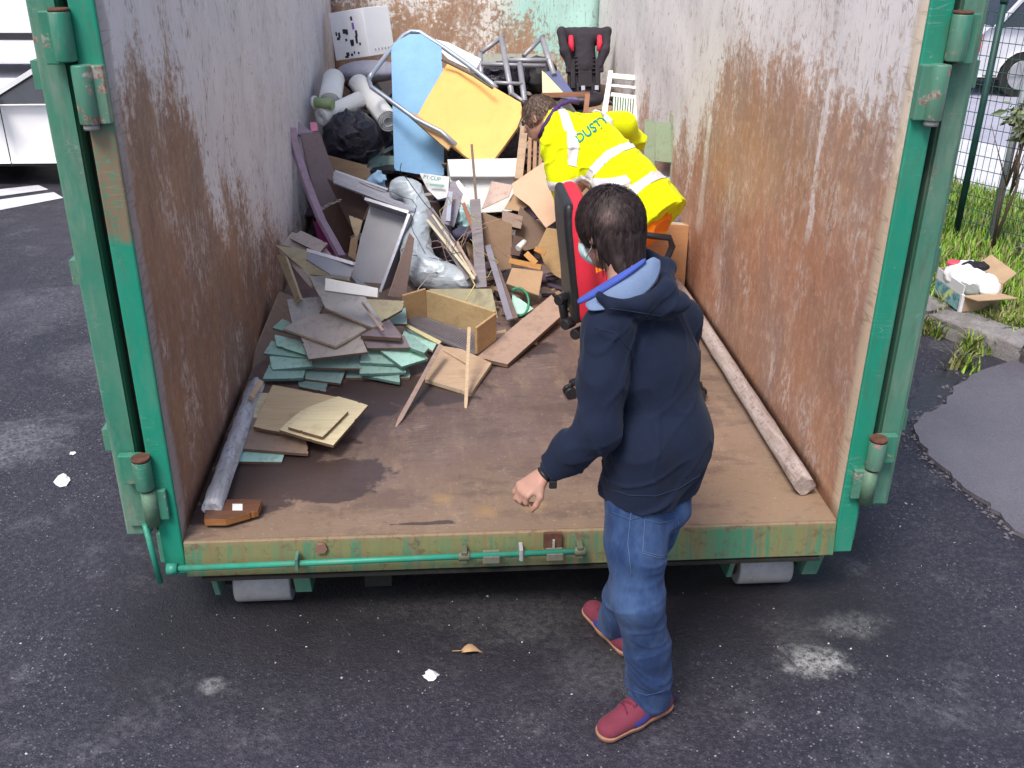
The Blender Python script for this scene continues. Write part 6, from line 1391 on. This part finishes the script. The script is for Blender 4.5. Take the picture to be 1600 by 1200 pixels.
# cartons round the worker
slab('cardboard_flap', 'large peach-coloured cardboard flap in front of the worker', 'cardboard', [(800, 287), (858, 247), (866, 270), (873, 304), (880, 337), (853, 356), (827, 322), (803, 304)], (-.1, -.75, .6), CARD[1], EDL, .006, Y=2.95)
slab('cardboard_flap', 'pinkish cardboard flap bending up behind the open carton', 'cardboard', [(768, 283), (801, 289), (795, 307), (752, 327), (760, 308)], (-.3, -.6, .7), lam('pinkish_card', (.52, .38, .33)), EDL, .006, Y=3.05)
t = empty('carton', atY(790, 380, 2.75), 'open brown cardboard carton with small things inside, left of the red chair', 'carton')
slab('side_panel', None, None, [(753, 331), (800, 350), (799, 420), (770, 424), (756, 396)], (-.25, -.9, .3), CARD[2], EDL, .005, Y=2.62, parent=t)
slab('inner_panel', None, None, [(812, 322), (853, 356), (850, 384), (820, 392), (804, 372)], (.3, -.8, .5), lam('carton_inside', (.22, .155, .12)), EDL, .005, Y=2.9, parent=t)
slab('flap', None, None, [(802, 302), (824, 322), (812, 330), (788, 326)], (0, -.6, .8), CARD[0], EDL, .005, Y=3.0, parent=t)
slab('carton_divider', 'row of small brown boxes standing in the open carton', 'box', [(785, 328), (818, 338), (814, 358), (784, 350)], (0, -.8, .6), lam('carton_mid', (.30, .21, .17)), EDG, .03, Y=2.85)
slab('carton', 'tan carton standing left of the red chair back', 'carton', [(854, 356), (880, 359), (881, 438), (866, 430), (850, 412), (840, 385)], (-.3, -.9, .35), woodm('ochre_card', (.44, .29, .14), (.40, .26, .13), .5), EDL, .14, Y=2.5)
slab('carton', 'low tan carton below the orange wooden pieces', 'carton', [(791, 443), (800, 418), (849, 424), (842, 462)], (.05, -.8, .6), CARD[0], EDL, .12, Y=2.15)
OG = 'orange wooden pieces on the low carton'; ow = woodm('orange_wood', (.55, .28, .09), (.45, .22, .07), 1)
stick('wooden_block', 'long orange wooden slat on the low carton', 'slat', (796, 407), (846, 418), .03, .014, ow, 2.4, 2.3, group=OG); stick('wooden_block', 'upright orange block beside the white tube', 'slat', (822, 396), (838, 412), .035, .016, ow, 2.42, 2.36, group=OG); stick('wooden_block', 'small orange block nearest the tan carton', 'slat', (836, 388), (852, 396), .03, .02, ow, 2.42, 2.4, group=OG)
o = MB().cyl(atY(809, 388, 2.5), atY(820, 378, 2.55), .018, 14).build('white_tube', WH); tag(o, 'short white tube lying in the open carton', 'tube')
slab('dark_scrap', 'dark brown scrap with white print in the bottom of the open carton', 'scrap', [(798, 366), (820, 372), (812, 400), (798, 398)], (0, -.8, .5), lam('dark_umber', (0, 0, 0)), EDG, .02, Y=2.6)
slab('carton', 'tall orange-brown carton standing against the right wall behind the men', 'carton', [(1012, 348), (1077, 352), (1070, 442), (1066, 470), (1010, 462)], (0, -.98, .2), woodm('orange_brown_card', (.48, .25, .12), (.43, .22, .11), .4), EDL, .28, Y=2.4)
# timber behind the worker
t = empty('picture_surround', atY(880, 170, 3.6), 'reddish wooden picture frame standing behind the worker', 'frame'); rw1 = woodm('red_brown_wood', (.36, .17, .10), (.26, .12, .07), 1)
for p, q, a_, b_ in (((846, 149), (921, 147), 4.3, 4.3), ((918, 148), (916, 168), 4.28, 4.2), ((850, 150), (856, 240), 4.28, 3.6), ((916, 166), (912, 240), 4.2, 3.6)): stick('frame_bar', None, None, p, q, .035, .025, rw1, a_, b_, parent=t)
stick('plank', 'pale brown post standing left of the slatted chair back', 'post', (819, 200), (810, 282), .05, .03, woodm('light_brown_post', (.52, .38, .26), (.44, .31, .21), 1), 3.6, 3.1)
t = empty('slatted_back', atY(840, 240, 3.4), 'brown slatted wooden chair back behind the yellow sleeve', 'chair back')
for i, (x0, x1, y0, y1) in enumerate(((829, 826, 196, 276), (837, 835, 198, 268), (846, 844, 205, 262))): stick('slat', None, None, (x0, y0), (x1, y1), .022, .02, woodm('tan_slat', (.42, .25, .15), (.34, .2, .12), 1), 3.5, 3.15, parent=t)
for y in (216, 230, 243): stick('rung', None, None, (826, y), (862, y+2), .014, .014, bpy.data.materials['tan_slat'], 3.42, 3.4, parent=t)
# ---- H. blue board, tube frames and yellow panel
blue = plain('sky_blue_plastic', (.28, .56, .90), .4, var=.08, dirt=.14)
t = empty('folding_bed', atY(655, 160, 4.2), 'light blue folding bed board standing on end in a bent grey tube frame', 'folding bed')
slab('blue_panel', None, None, [(611, 82), (614, 68), (640, 53), (658, 53), (690, 74), (693, 150), (694, 274), (652, 272), (616, 266), (613, 160)], (.05, -.85, .42), blue, plain('blue_edge', (.2, .36, .6), .5), .03, Y=4.1, parent=t)
tm = plain('grey_tube', (.42, .47, .54), .35, .4, dirt=.1)
MB().tube([atY(*q) for q in ((576, 124, 4.05), (582, 114, 4.1), (604, 86, 4.25), (630, 56, 4.4), (642, 49, 4.42), (656, 50, 4.42), (690, 72, 4.3), (730, 100, 4.15), (768, 130, 3.98), (776, 138, 3.95))], .017, 8).build('tube_frame', tm, t)
MB().tube([atY(*q) for q in ((576, 124, 4.05), (580, 136, 3.98), (600, 150, 3.92), (650, 186, 3.75), (690, 206, 3.66), (712, 226, 3.58))], .016, 8).build('tube_frame', tm, t)
yel = plain('yellow_panel_paint', (.86, .46, .12), .55, var=.08, dirt=.12, sc=3); yele = plain('yellow_panel_edge', (.55, .34, .12), .7)
t = empty('mattress_board', atY(740, 170, 3.8), 'large yellow-orange panel with a dark bound edge, tilted across the heap', 'panel')
slab('board', None, None, [(700, 97), (720, 106), (814, 160), (817, 176), (808, 200), (788, 228), (762, 262), (745, 254), (730, 246), (690, 216), (648, 188), (664, 158)], (-.12, -.72, .66), yel, yele, .035, Y=3.75, parent=t)
MB().tube([atY(*q) for q in ((690, 93, 4.02), (712, 104, 4.0), (740, 118, 3.9), (764, 134, 3.8), (770, 138, 3.78))], .009, 6).build('bound_edge', plain('dark_binding', (.12, .1, .09), .7), t)
slab('lower_slat', None, None, [(638, 180), (648, 176), (708, 222), (700, 234), (690, 226)], (-.1, -.7, .7), woodm('orange_slat', (.62, .38, .18), (.52, .32, .15), 1), yele, .02, Y=3.72, parent=t)
slab('white_scrap', 'white crumpled sheets pushed behind the tube frame of the folding bed', 'sheet', [(668, 58), (700, 66), (752, 92), (742, 112), (700, 92)], (0, -.7, .7), plain('white_sheet', (.75, .80, .82), .6), WH, .01, Y=4.6)
# grey tubular frames at the back
t = empty('tube_frame', atY(800, 120, 5.0), 'pair of grey tubular trestle frames standing at the back of the heap', 'trestle'); tg = plain('dull_grey_tube', (.34, .34, .38), .45, .3, dirt=.2)
for p, q, a_, b_, r in (((752, 82), (787, 56), 5.1, 5.2, .017), ((783, 58), (800, 150), 5.2, 4.5, .022), ((818, 88), (849, 56), 5.0, 5.2, .017), ((846, 58), (866, 118), 5.2, 4.8, .022), ((792, 94), (858, 94), 4.95, 4.95, .018), ((752, 100), (852, 103), 4.9, 4.9, .016),
                      ((750, 84), (752, 122), 5.05, 4.8, .02), ((812, 100), (820, 160), 4.9, 4.4, .022), ((772, 129), (816, 131), 4.6, 4.6, .014), ((820, 160), (800, 146), 4.4, 4.5, .014)): 
    MB().cyl(atY(*p, a_), atY(*q, b_), r, 10).build('tube', tg, t)
slab('board', 'grey-green crossboard behind the trestle frames', 'board', [(752, 84), (868, 84), (866, 96), (752, 102)], (0, -.9, .4), lam('grey_green_bar', (.34, .35, .30)), EDG, .02, Y=5.35)
slab('blue_folder', 'dark blue sheet corner right of the trestle frames', 'sheet', [(850, 112), (872, 110), (905, 158), (862, 150)], (0, -.7, .7), plain('dusk_blue', (.10, .12, .25), .5), EDG, .012, Y=4.75)
slab('yellow_card', 'pale yellow pointed card standing behind the worker’s head', 'card', [(847, 110), (854, 116), (882, 146), (848, 150)], (.1, -.8, .5), plain('cream_yellow', (.80, .72, .42), .6), WH, .012, Y=4.6)
# ---- I. white printed box
t = empty('printed_box', atY(565, 60, 5.6), 'white cardboard box with small black icons, high in the left rear corner', 'box'); wc = plain('white_carton', (.88, .88, .90), .55, var=.02, dirt=.04)
cA_ = atY(566, 12, 5.35); cB_ = atY(578, 88, 5.25); l1 = atY(513, 21, 5.55); r1 = atY(606, 8, 5.6); dn = cB_-cA_
vA = l1-cA_; vB = r1-cA_
n1 = np.cross(vA, dn); n1 = unit(n1 if np.dot(n1, CAM-cA_) > 0 else -n1); n2 = np.cross(vB, dn); n2 = unit(n2 if np.dot(n2, CAM-cA_) > 0 else -n2)
mb = MB(); c8 = [cA_, l1, l1+vB, r1]; mb.prism(c8, dn); mb.build('box', wc, t, bevel=.004)
blk = plain('black_ink', (.03, .03, .04), .6, dirt=0); vio = plain('violet_ink', (.25, .14, .5), .6, dirt=0); mb = MB(); mv = MB(); rr = random.Random(4)
def on1(u, v_, w, h, mbx, rot=0): 
    c0 = cA_+vA*u+dn*v_+n1*.002; e1, e2 = unit(vA), unit(dn); mbx.box(c0, (w, h, .002), (e1, e2, n1))
for u, v_, w, h in ((.62, .42, .03, .035), (.55, .44, .025, .04), (.44, .66, .035, .035), (.44, .70, .03, .03), (.78, .48, .02, .04), (.86, .45, .015, .03), (.60, .60, .018, .018), (.62, .9, .03, .03), (.66, .95, .035, .015), (.3, .62, .02, .06), (.28, .5, .02, .05), (.22, .72, .015, .02), (.42, .88, .012, .02), (.3, .9, .015, .015), (.82, .55, .03, .02), (.5, .92, .02, .02), (.36, .18, .02, .03)): on1(u, v_, w, h, mb)
on1(.34, .34, .022, .05, mv); mb.build('icon_print', blk, t)['kind'] = 'stuff'; mv.build('violet_print', vio, t)
mb = MB(); e1, e2 = unit(vB), unit(dn)
for i in range(5): mb.box(cA_+vB*(.25+.13*i)+dn*.88+n2*.002, (.014, .018, .002), (e1, e2, n2))
mb.build('small_print', plain('pale_ink', (.5, .45, .42), .6), t)['kind'] = 'stuff'
# ---- J. rolls of vinyl
vin = plain('white_vinyl', (.9, .9, .88), .5, var=.04, dirt=.08, sc=4); cream = plain('cream_backing', (.62, .54, .44), .7)
def vroll(label, p, q, Yp, Yq, r, group='rolled up white vinyl sheets'):
    A, B = atY(*p, Yp), atY(*q, Yq); d = unit(B-A); u = unit(np.cross(d, [0, 0, 1])); w = np.cross(u, d); v = []; K = 60; th = .004
    for e_, P0 in ((0, A), (1, B)):
        for i in range(K):
            an = i/K*6.28318*3.4; rad = r*(1-.62*i/K)
            v += [P0+(math.cos(an)*u+math.sin(an)*w)*rad, P0+(math.cos(an)*u+math.sin(an)*w)*(rad-th)]
    f = []
    for i in range(K-1):
        a0, a1 = 2*i, 2*i+2; b0, b1 = a0+2*K, a1+2*K
        f += [(a0, a1, b1, b0), (a0+1, b0+1, b1+1, a1+1), (a0, a0+1, a1+1, a1), (b0, b1, b1+1, b0+1)]
    f += [(0, 2*K, 2*K+1, 1)]; mb_ = MB().add(v, f, 0, True); o_ = mb_.build('vinyl_roll', [vin]); return tag(o_, label, 'roll', group)
vroll('thick white vinyl roll with its spiral end towards the viewer, resting on the bin bag', (561, 132), (607, 190), 4.75, 4.05, .082)
vroll('slanting white vinyl roll at the wall, end cut open to the lower left', (562, 156), (502, 184), 4.3, 4.02, .062)
vroll('short upright white vinyl roll standing against the left wall', (522, 124), (516, 162), 4.7, 4.25, .085)
o = MB().cyl(atY(491, 160, 4.05), atY(520, 163, 4.0), .035, 14).build('spool', plain('green_label', (.30, .42, .2), .5)); tag(o, 'small white-flanged spool with green label beside the vinyl rolls', 'spool')
MB().cyl(atY(490, 160, 4.05), atY(493, 160, 4.045), .045, 16).build('flange', WH, o)
# ---- K. white plastic chair back, green board, right
t = empty('plastic_chair', atY(970, 150, 4.4), 'white plastic folding chair back with slots, leaning by the right wall behind the worker', 'chair'); wp_ = plain('cream_white_plastic', (.86, .85, .78), .4, dirt=.05); nrm_ = (-.05, -.85, .5)
def bar2(nm, poly, m, Y, par): return slab(nm, None, None, poly, nrm_, m, m, .02, Y=Y, parent=par, a=(972, 150))
for poly in ([(951, 110), (958, 110), (947, 190), (938, 188)], [(999, 116), (1007, 116), (994, 206), (985, 204)]): bar2('side_rail', poly, wp_, 4.3, t)
for poly in ([(957, 114), (1000, 118), (999, 126), (956, 122)], [(956, 131), (997, 135), (996, 139), (955, 135)], [(955, 144), (996, 149), (995, 155), (954, 150)], [(950, 184), (990, 190), (987, 206), (948, 198)]): bar2('cross_rail', poly, wp_, 4.3, t)
for i in range(9):
    x = 959+i*4; bar2('slat', [(x, 150+i*.4), (x+2, 150+i*.4), (x, 186), (x-2, 186)], wp_, 4.3, t)
slab('green_board', 'dark green board seen through the slots of the white chair back', 'board', [(958, 148), (990, 152), (986, 190), (955, 186)], nrm_, plain('bottle_green', (.04, .24, .12), .5), EDG, .02, Y=4.5)
gg = lam('sage_green_paint', (.25, .32, .22)); t = empty('green_chair', atY(1035, 240, 3.6), 'sage green wooden chair back with two posts, leaning against the right wall', 'chair')
for nm, poly in (('back_panel', [(1024, 190), (1050, 192), (1050, 254), (1024, 252)]), ('side_post', [(1048, 178), (1062, 182), (1061, 300), (1050, 292)]), ('side_post', [(1008, 186), (1024, 190), (1023, 270), (1008, 262)])): slab(nm, None, None, poly, (.12, -.9, .35), gg, lam('sage_edge', (.42, .44, .34)), .025, Y=3.02, parent=t, a=(1035, 240))
slab('board', 'purple-edged board behind the worker’s back at the right', 'board', [(1000, 232), (1016, 262), (1040, 282), (1048, 300), (1004, 270)], (0, -.7, .7), lam('violet_edge_board', (.22, .18, .30)), EDG, .015, Y=3.1)
# ---- L. child car seat
t = empty('child_car_seat', atY(910, 110, 5.2), 'black child car seat with winged headrest and red inserts, back against the end wall corner', 'car seat')
bp = plain('black_seat_shell', (.022, .018, .025), .45, dirt=.05); bf = plain('black_seat_fabric', (.035, .03, .04), .9)
c0 = atY(911, 78, 5.2); Lr = np.array([1, .1, 0]); Lr = unit(Lr); up_ = unit([0, .35, .95]); fr_ = unit(np.cross(Lr, up_)); fr_ = fr_ if fr_[1] < 0 else -fr_
PS = lambda x, z, y=0: c0+Lr*x+up_*z+fr_*y
sd = SDF(c0-.42, c0+.36, .009)
sd.cone(PS(-.10, .12), PS(.10, .12), .055, .055, .03); sd.cone(PS(-.11, .09), PS(.11, .09), .05, .05, .03); sd.cone(PS(0, .06, -.02), PS(0, -.12, -.02), .10, .11, .03)
for s in (-1, 1):
    sd.cone(PS(s*.185, .13, .05), PS(s*.165, -.02, .06), .034, .036, .03); sd.cone(PS(s*.11, .12), PS(s*.185, .13, .05), .04, .034, .02); sd.cone(PS(s*.155, -.02, .06), PS(s*.12, -.14, .05), .038, .03, .03)
sd.fold(lambda Pp: .003*ridged(Pp, (20, 20, 20), 4)); place('headrest_shell', sd.mesh('headrest_shell', 1), bf, t)
for s in (-1, 1): MB().tube([PS(s*.115, .09, .075), PS(s*.115, .03, .085), PS(s*.105, -.03, .085)], [.018, .024, .012], 8).build('red_insert', plain('red_fabric', (.75, .03, .07), .7), t)
mb = MB(); mb.box(PS(0, -.22, .02), (.26, .26, .05), (Lr, up_, fr_)).box(PS(0, -.20, .055), (.11, .20, .03), (Lr, up_, fr_))
for i in range(5): mb.box(PS(0, -.07-.03*i, .062), (.17, .010, .02), (Lr, up_, fr_))
for s in (-1, 1):
    mb.box(PS(s*.10, -.2, .06), (.035, .22, .03), (Lr, up_, fr_)); mb.box(PS(s*.125, -.16, .05), (.05, .05, .04), (Lr, up_, fr_)); mb.box(PS(s*.06, -.31, .055), (.02, .08, .03), (Lr, up_, fr_))
mb.build('ribbed_back_shell', bp, t, bevel=.004)
for x in (-.02, .09): MB().box(PS(x, -.31, .075), (.03, .035, .012), (Lr, up_, fr_)).build('metal_catch', ce, t, bevel=.002)
sd = SDF(PS(0, -.38)-.3, PS(0, -.38)+.3, .01); sd.ell(PS(0, -.40, .08), (.17, .14, .07), .03); place('seat_base', sd.mesh('seat_base', 1), bp, t)

# ================================================================== RED OFFICE CHAIR
oc = empty('office_chair', (.62, 1.12, 0), 'red upholstered office chair with black shell and castors, held by the man in navy', 'chair')
red = cloth('red_upholstery', (.62, .025, .05), rough=.8, weave=300, var=.06); bpl = plain('black_chair_plastic', (.018, .018, .022), .42, dirt=.1)
C0 = np.array([.62, 1.12, 0]); bt, bb = atY(888, 303, 1.05), atY(884, 478, 1.05); ba = unit(bt-bb); x_ = np.array([1, .0, 0]); x_ = unit(x_-ba*np.dot(x_, ba)); y_ = np.cross(ba, x_); H_ = np.linalg.norm(bt-bb)
mb = MB(); sd = SDF(bb-[.2, .35, .15], bt+[.25, .35, .15], .009)
for i in range(27):
    f_ = i/26; w = .20+.03*math.sin(f_*3.1); p = bb+ba*H_*(f_*.9+.05)+x_*(.045+.02*math.cos(f_*3.1)); sd.cone(p-y_*(w-.04), p+y_*(w-.04), .036, .036, .03)
sd.fold(lambda Pp: -.003*vnoise(Pp*9, 2)); place('back_cushion', sd.mesh('back_cushion', 1), red, oc)
sd = SDF(bb-[.2, .35, .15], bt+[.25, .35, .15], .009)
for i in range(40):
    f_ = i/39; w = .21+.03*math.sin(f_*3.1); p = bb+ba*H_*(f_*.96+.02)+x_*(.004+.02*math.cos(f_*3.1)); sd.cone(p-y_*(w-.04), p+y_*(w-.04), .017, .017, .02)
place('back_shell', sd.mesh('back_shell', 1), bpl, oc)
MB().tube([bb+ba*.05-x_*.02, bb-ba*.08, np.array([.42, 1.1, .40]), np.array([.58, 1.12, .40])], [.022, .026, .026, .02], 10).build('back_bracket', bpl, oc)
for px, py, a_ in ((878, 467, .98), (888, 505, .95), (903, 520, .93)):
    q = atY(px, py, a_); MB().cyl(q+[-.02, -.02, 0], q+[.02, .02, 0], .024, 14).build('adjusting_knob', bpl, oc, bevel=.004)
sd = SDF((.25, .7, .30), (1.0, 1.55, .6), .01); sd.cone((.52, .98, .47), (.52, 1.26, .47), .045, .045, .03); sd.cone((.68, .96, .47), (.68, 1.26, .47), .045, .045, .03)
for i in range(5): sd.cone((.46+i*.055, .95, .47), (.46+i*.055, 1.27, .47), .045, .045, .05)
place('seat_cushion', sd.mesh('seat_cushion', 1), red, oc); MB().box((.62, 1.12, .415), (.36, .36, .03)).build('seat_pan', bpl, oc, bevel=.01)
for s in (-1, 1):
    y = 1.12+s*.27; dx_ = -.14 if s < 0 else 0; MB().tube([(.50, y-s*.05, .42), (.52, y, .48), (.55, y, .60), (.58, y, .645), (.68, y, .655), (.80+dx_, y, .64), (.815+dx_, y, .60), (.79+dx_, y, .52), (.70+dx_*.5, y-s*.04, .42)], .016, 8).build('armrest', bpl, oc)
MB().cyl((.62, 1.12, .10), (.62, 1.12, .41), .026, 14).build('gas_column', bpl, oc)
ca = atZ(886, 612, .03); a0 = math.atan2(ca[1]-1.12, ca[0]-.62)
for k in range(5):
    an = a0+k*1.2566; e_ = C0+np.array([math.cos(an), math.sin(an), 0])*.31; MB().tube([C0+[0, 0, .11], C0+(e_-C0)*.5+[0, 0, .10], e_+[0, 0, .07]], [.032, .024, .017], 8, up=(0, 0, 1)).build('base_leg', bpl, oc)
    w = MB(); dd = np.array([-math.sin(an), math.cos(an), 0]); w.cyl(e_+[0, 0, .028]-dd*.026, e_+[0, 0, .028]-dd*.006, .027, 16).cyl(e_+[0, 0, .028]+dd*.006, e_+[0, 0, .028]+dd*.026, .027, 16).cyl(e_+[0, 0, .028], e_+[0, 0, .075], .007, 8).build('castor', bpl, oc)

# rags and bags in the litter box on the kerb
def kb(name, label, cat, off, r, m, seed, amp=.012):
    c_ = cA+u1*off[0]*sA+u2*off[1]*sB+np.array([0, 0, off[2]]); r = np.array(r); sd = SDF(c_-r*1.6-.04, c_+r*1.6+.04, .007); sd.ell(c_, r, .02); sd.fold(lambda Pp: amp*ridged(Pp, (14, 14, 14), seed)+amp*.5*ridged(Pp, (30, 30, 30), seed+1)-.004, .06); tag(place(name, sd.mesh(name, 1), m), label, cat)
kb('plastic_bag', 'white plastic bag bulging out of the fruit box on the kerb', 'bag', (.45, .6, .16), (.13, .13, .085), plain('white_bag_plastic', (.82, .82, .86), .4, dirt=.03), 4)
kb('plastic_bag', 'smaller white bag at the right side of the fruit box', 'bag', (.85, .25, .12), (.07, .1, .07), bpy.data.materials['white_bag_plastic'], 6)
kb('black_rag', 'black crumpled rag lying on the white bag in the fruit box', 'rag', (.60, .5, .235), (.085, .045, .022), plain('ink_black', (.012, .012, .018), .8), 7)
kb('red_rag', 'red and pink printed wrapper beside the black rag in the fruit box', 'rag', (.30, .75, .225), (.06, .05, .02), plain('red_wrapper', (.65, .08, .12), .5), 8)
kb('grey_rag', 'grey rag stuffed in the near corner of the fruit box', 'rag', (.3, .22, .10), (.06, .07, .05), plain('greyed_cloth', (.2, .22, .2), .8), 9)
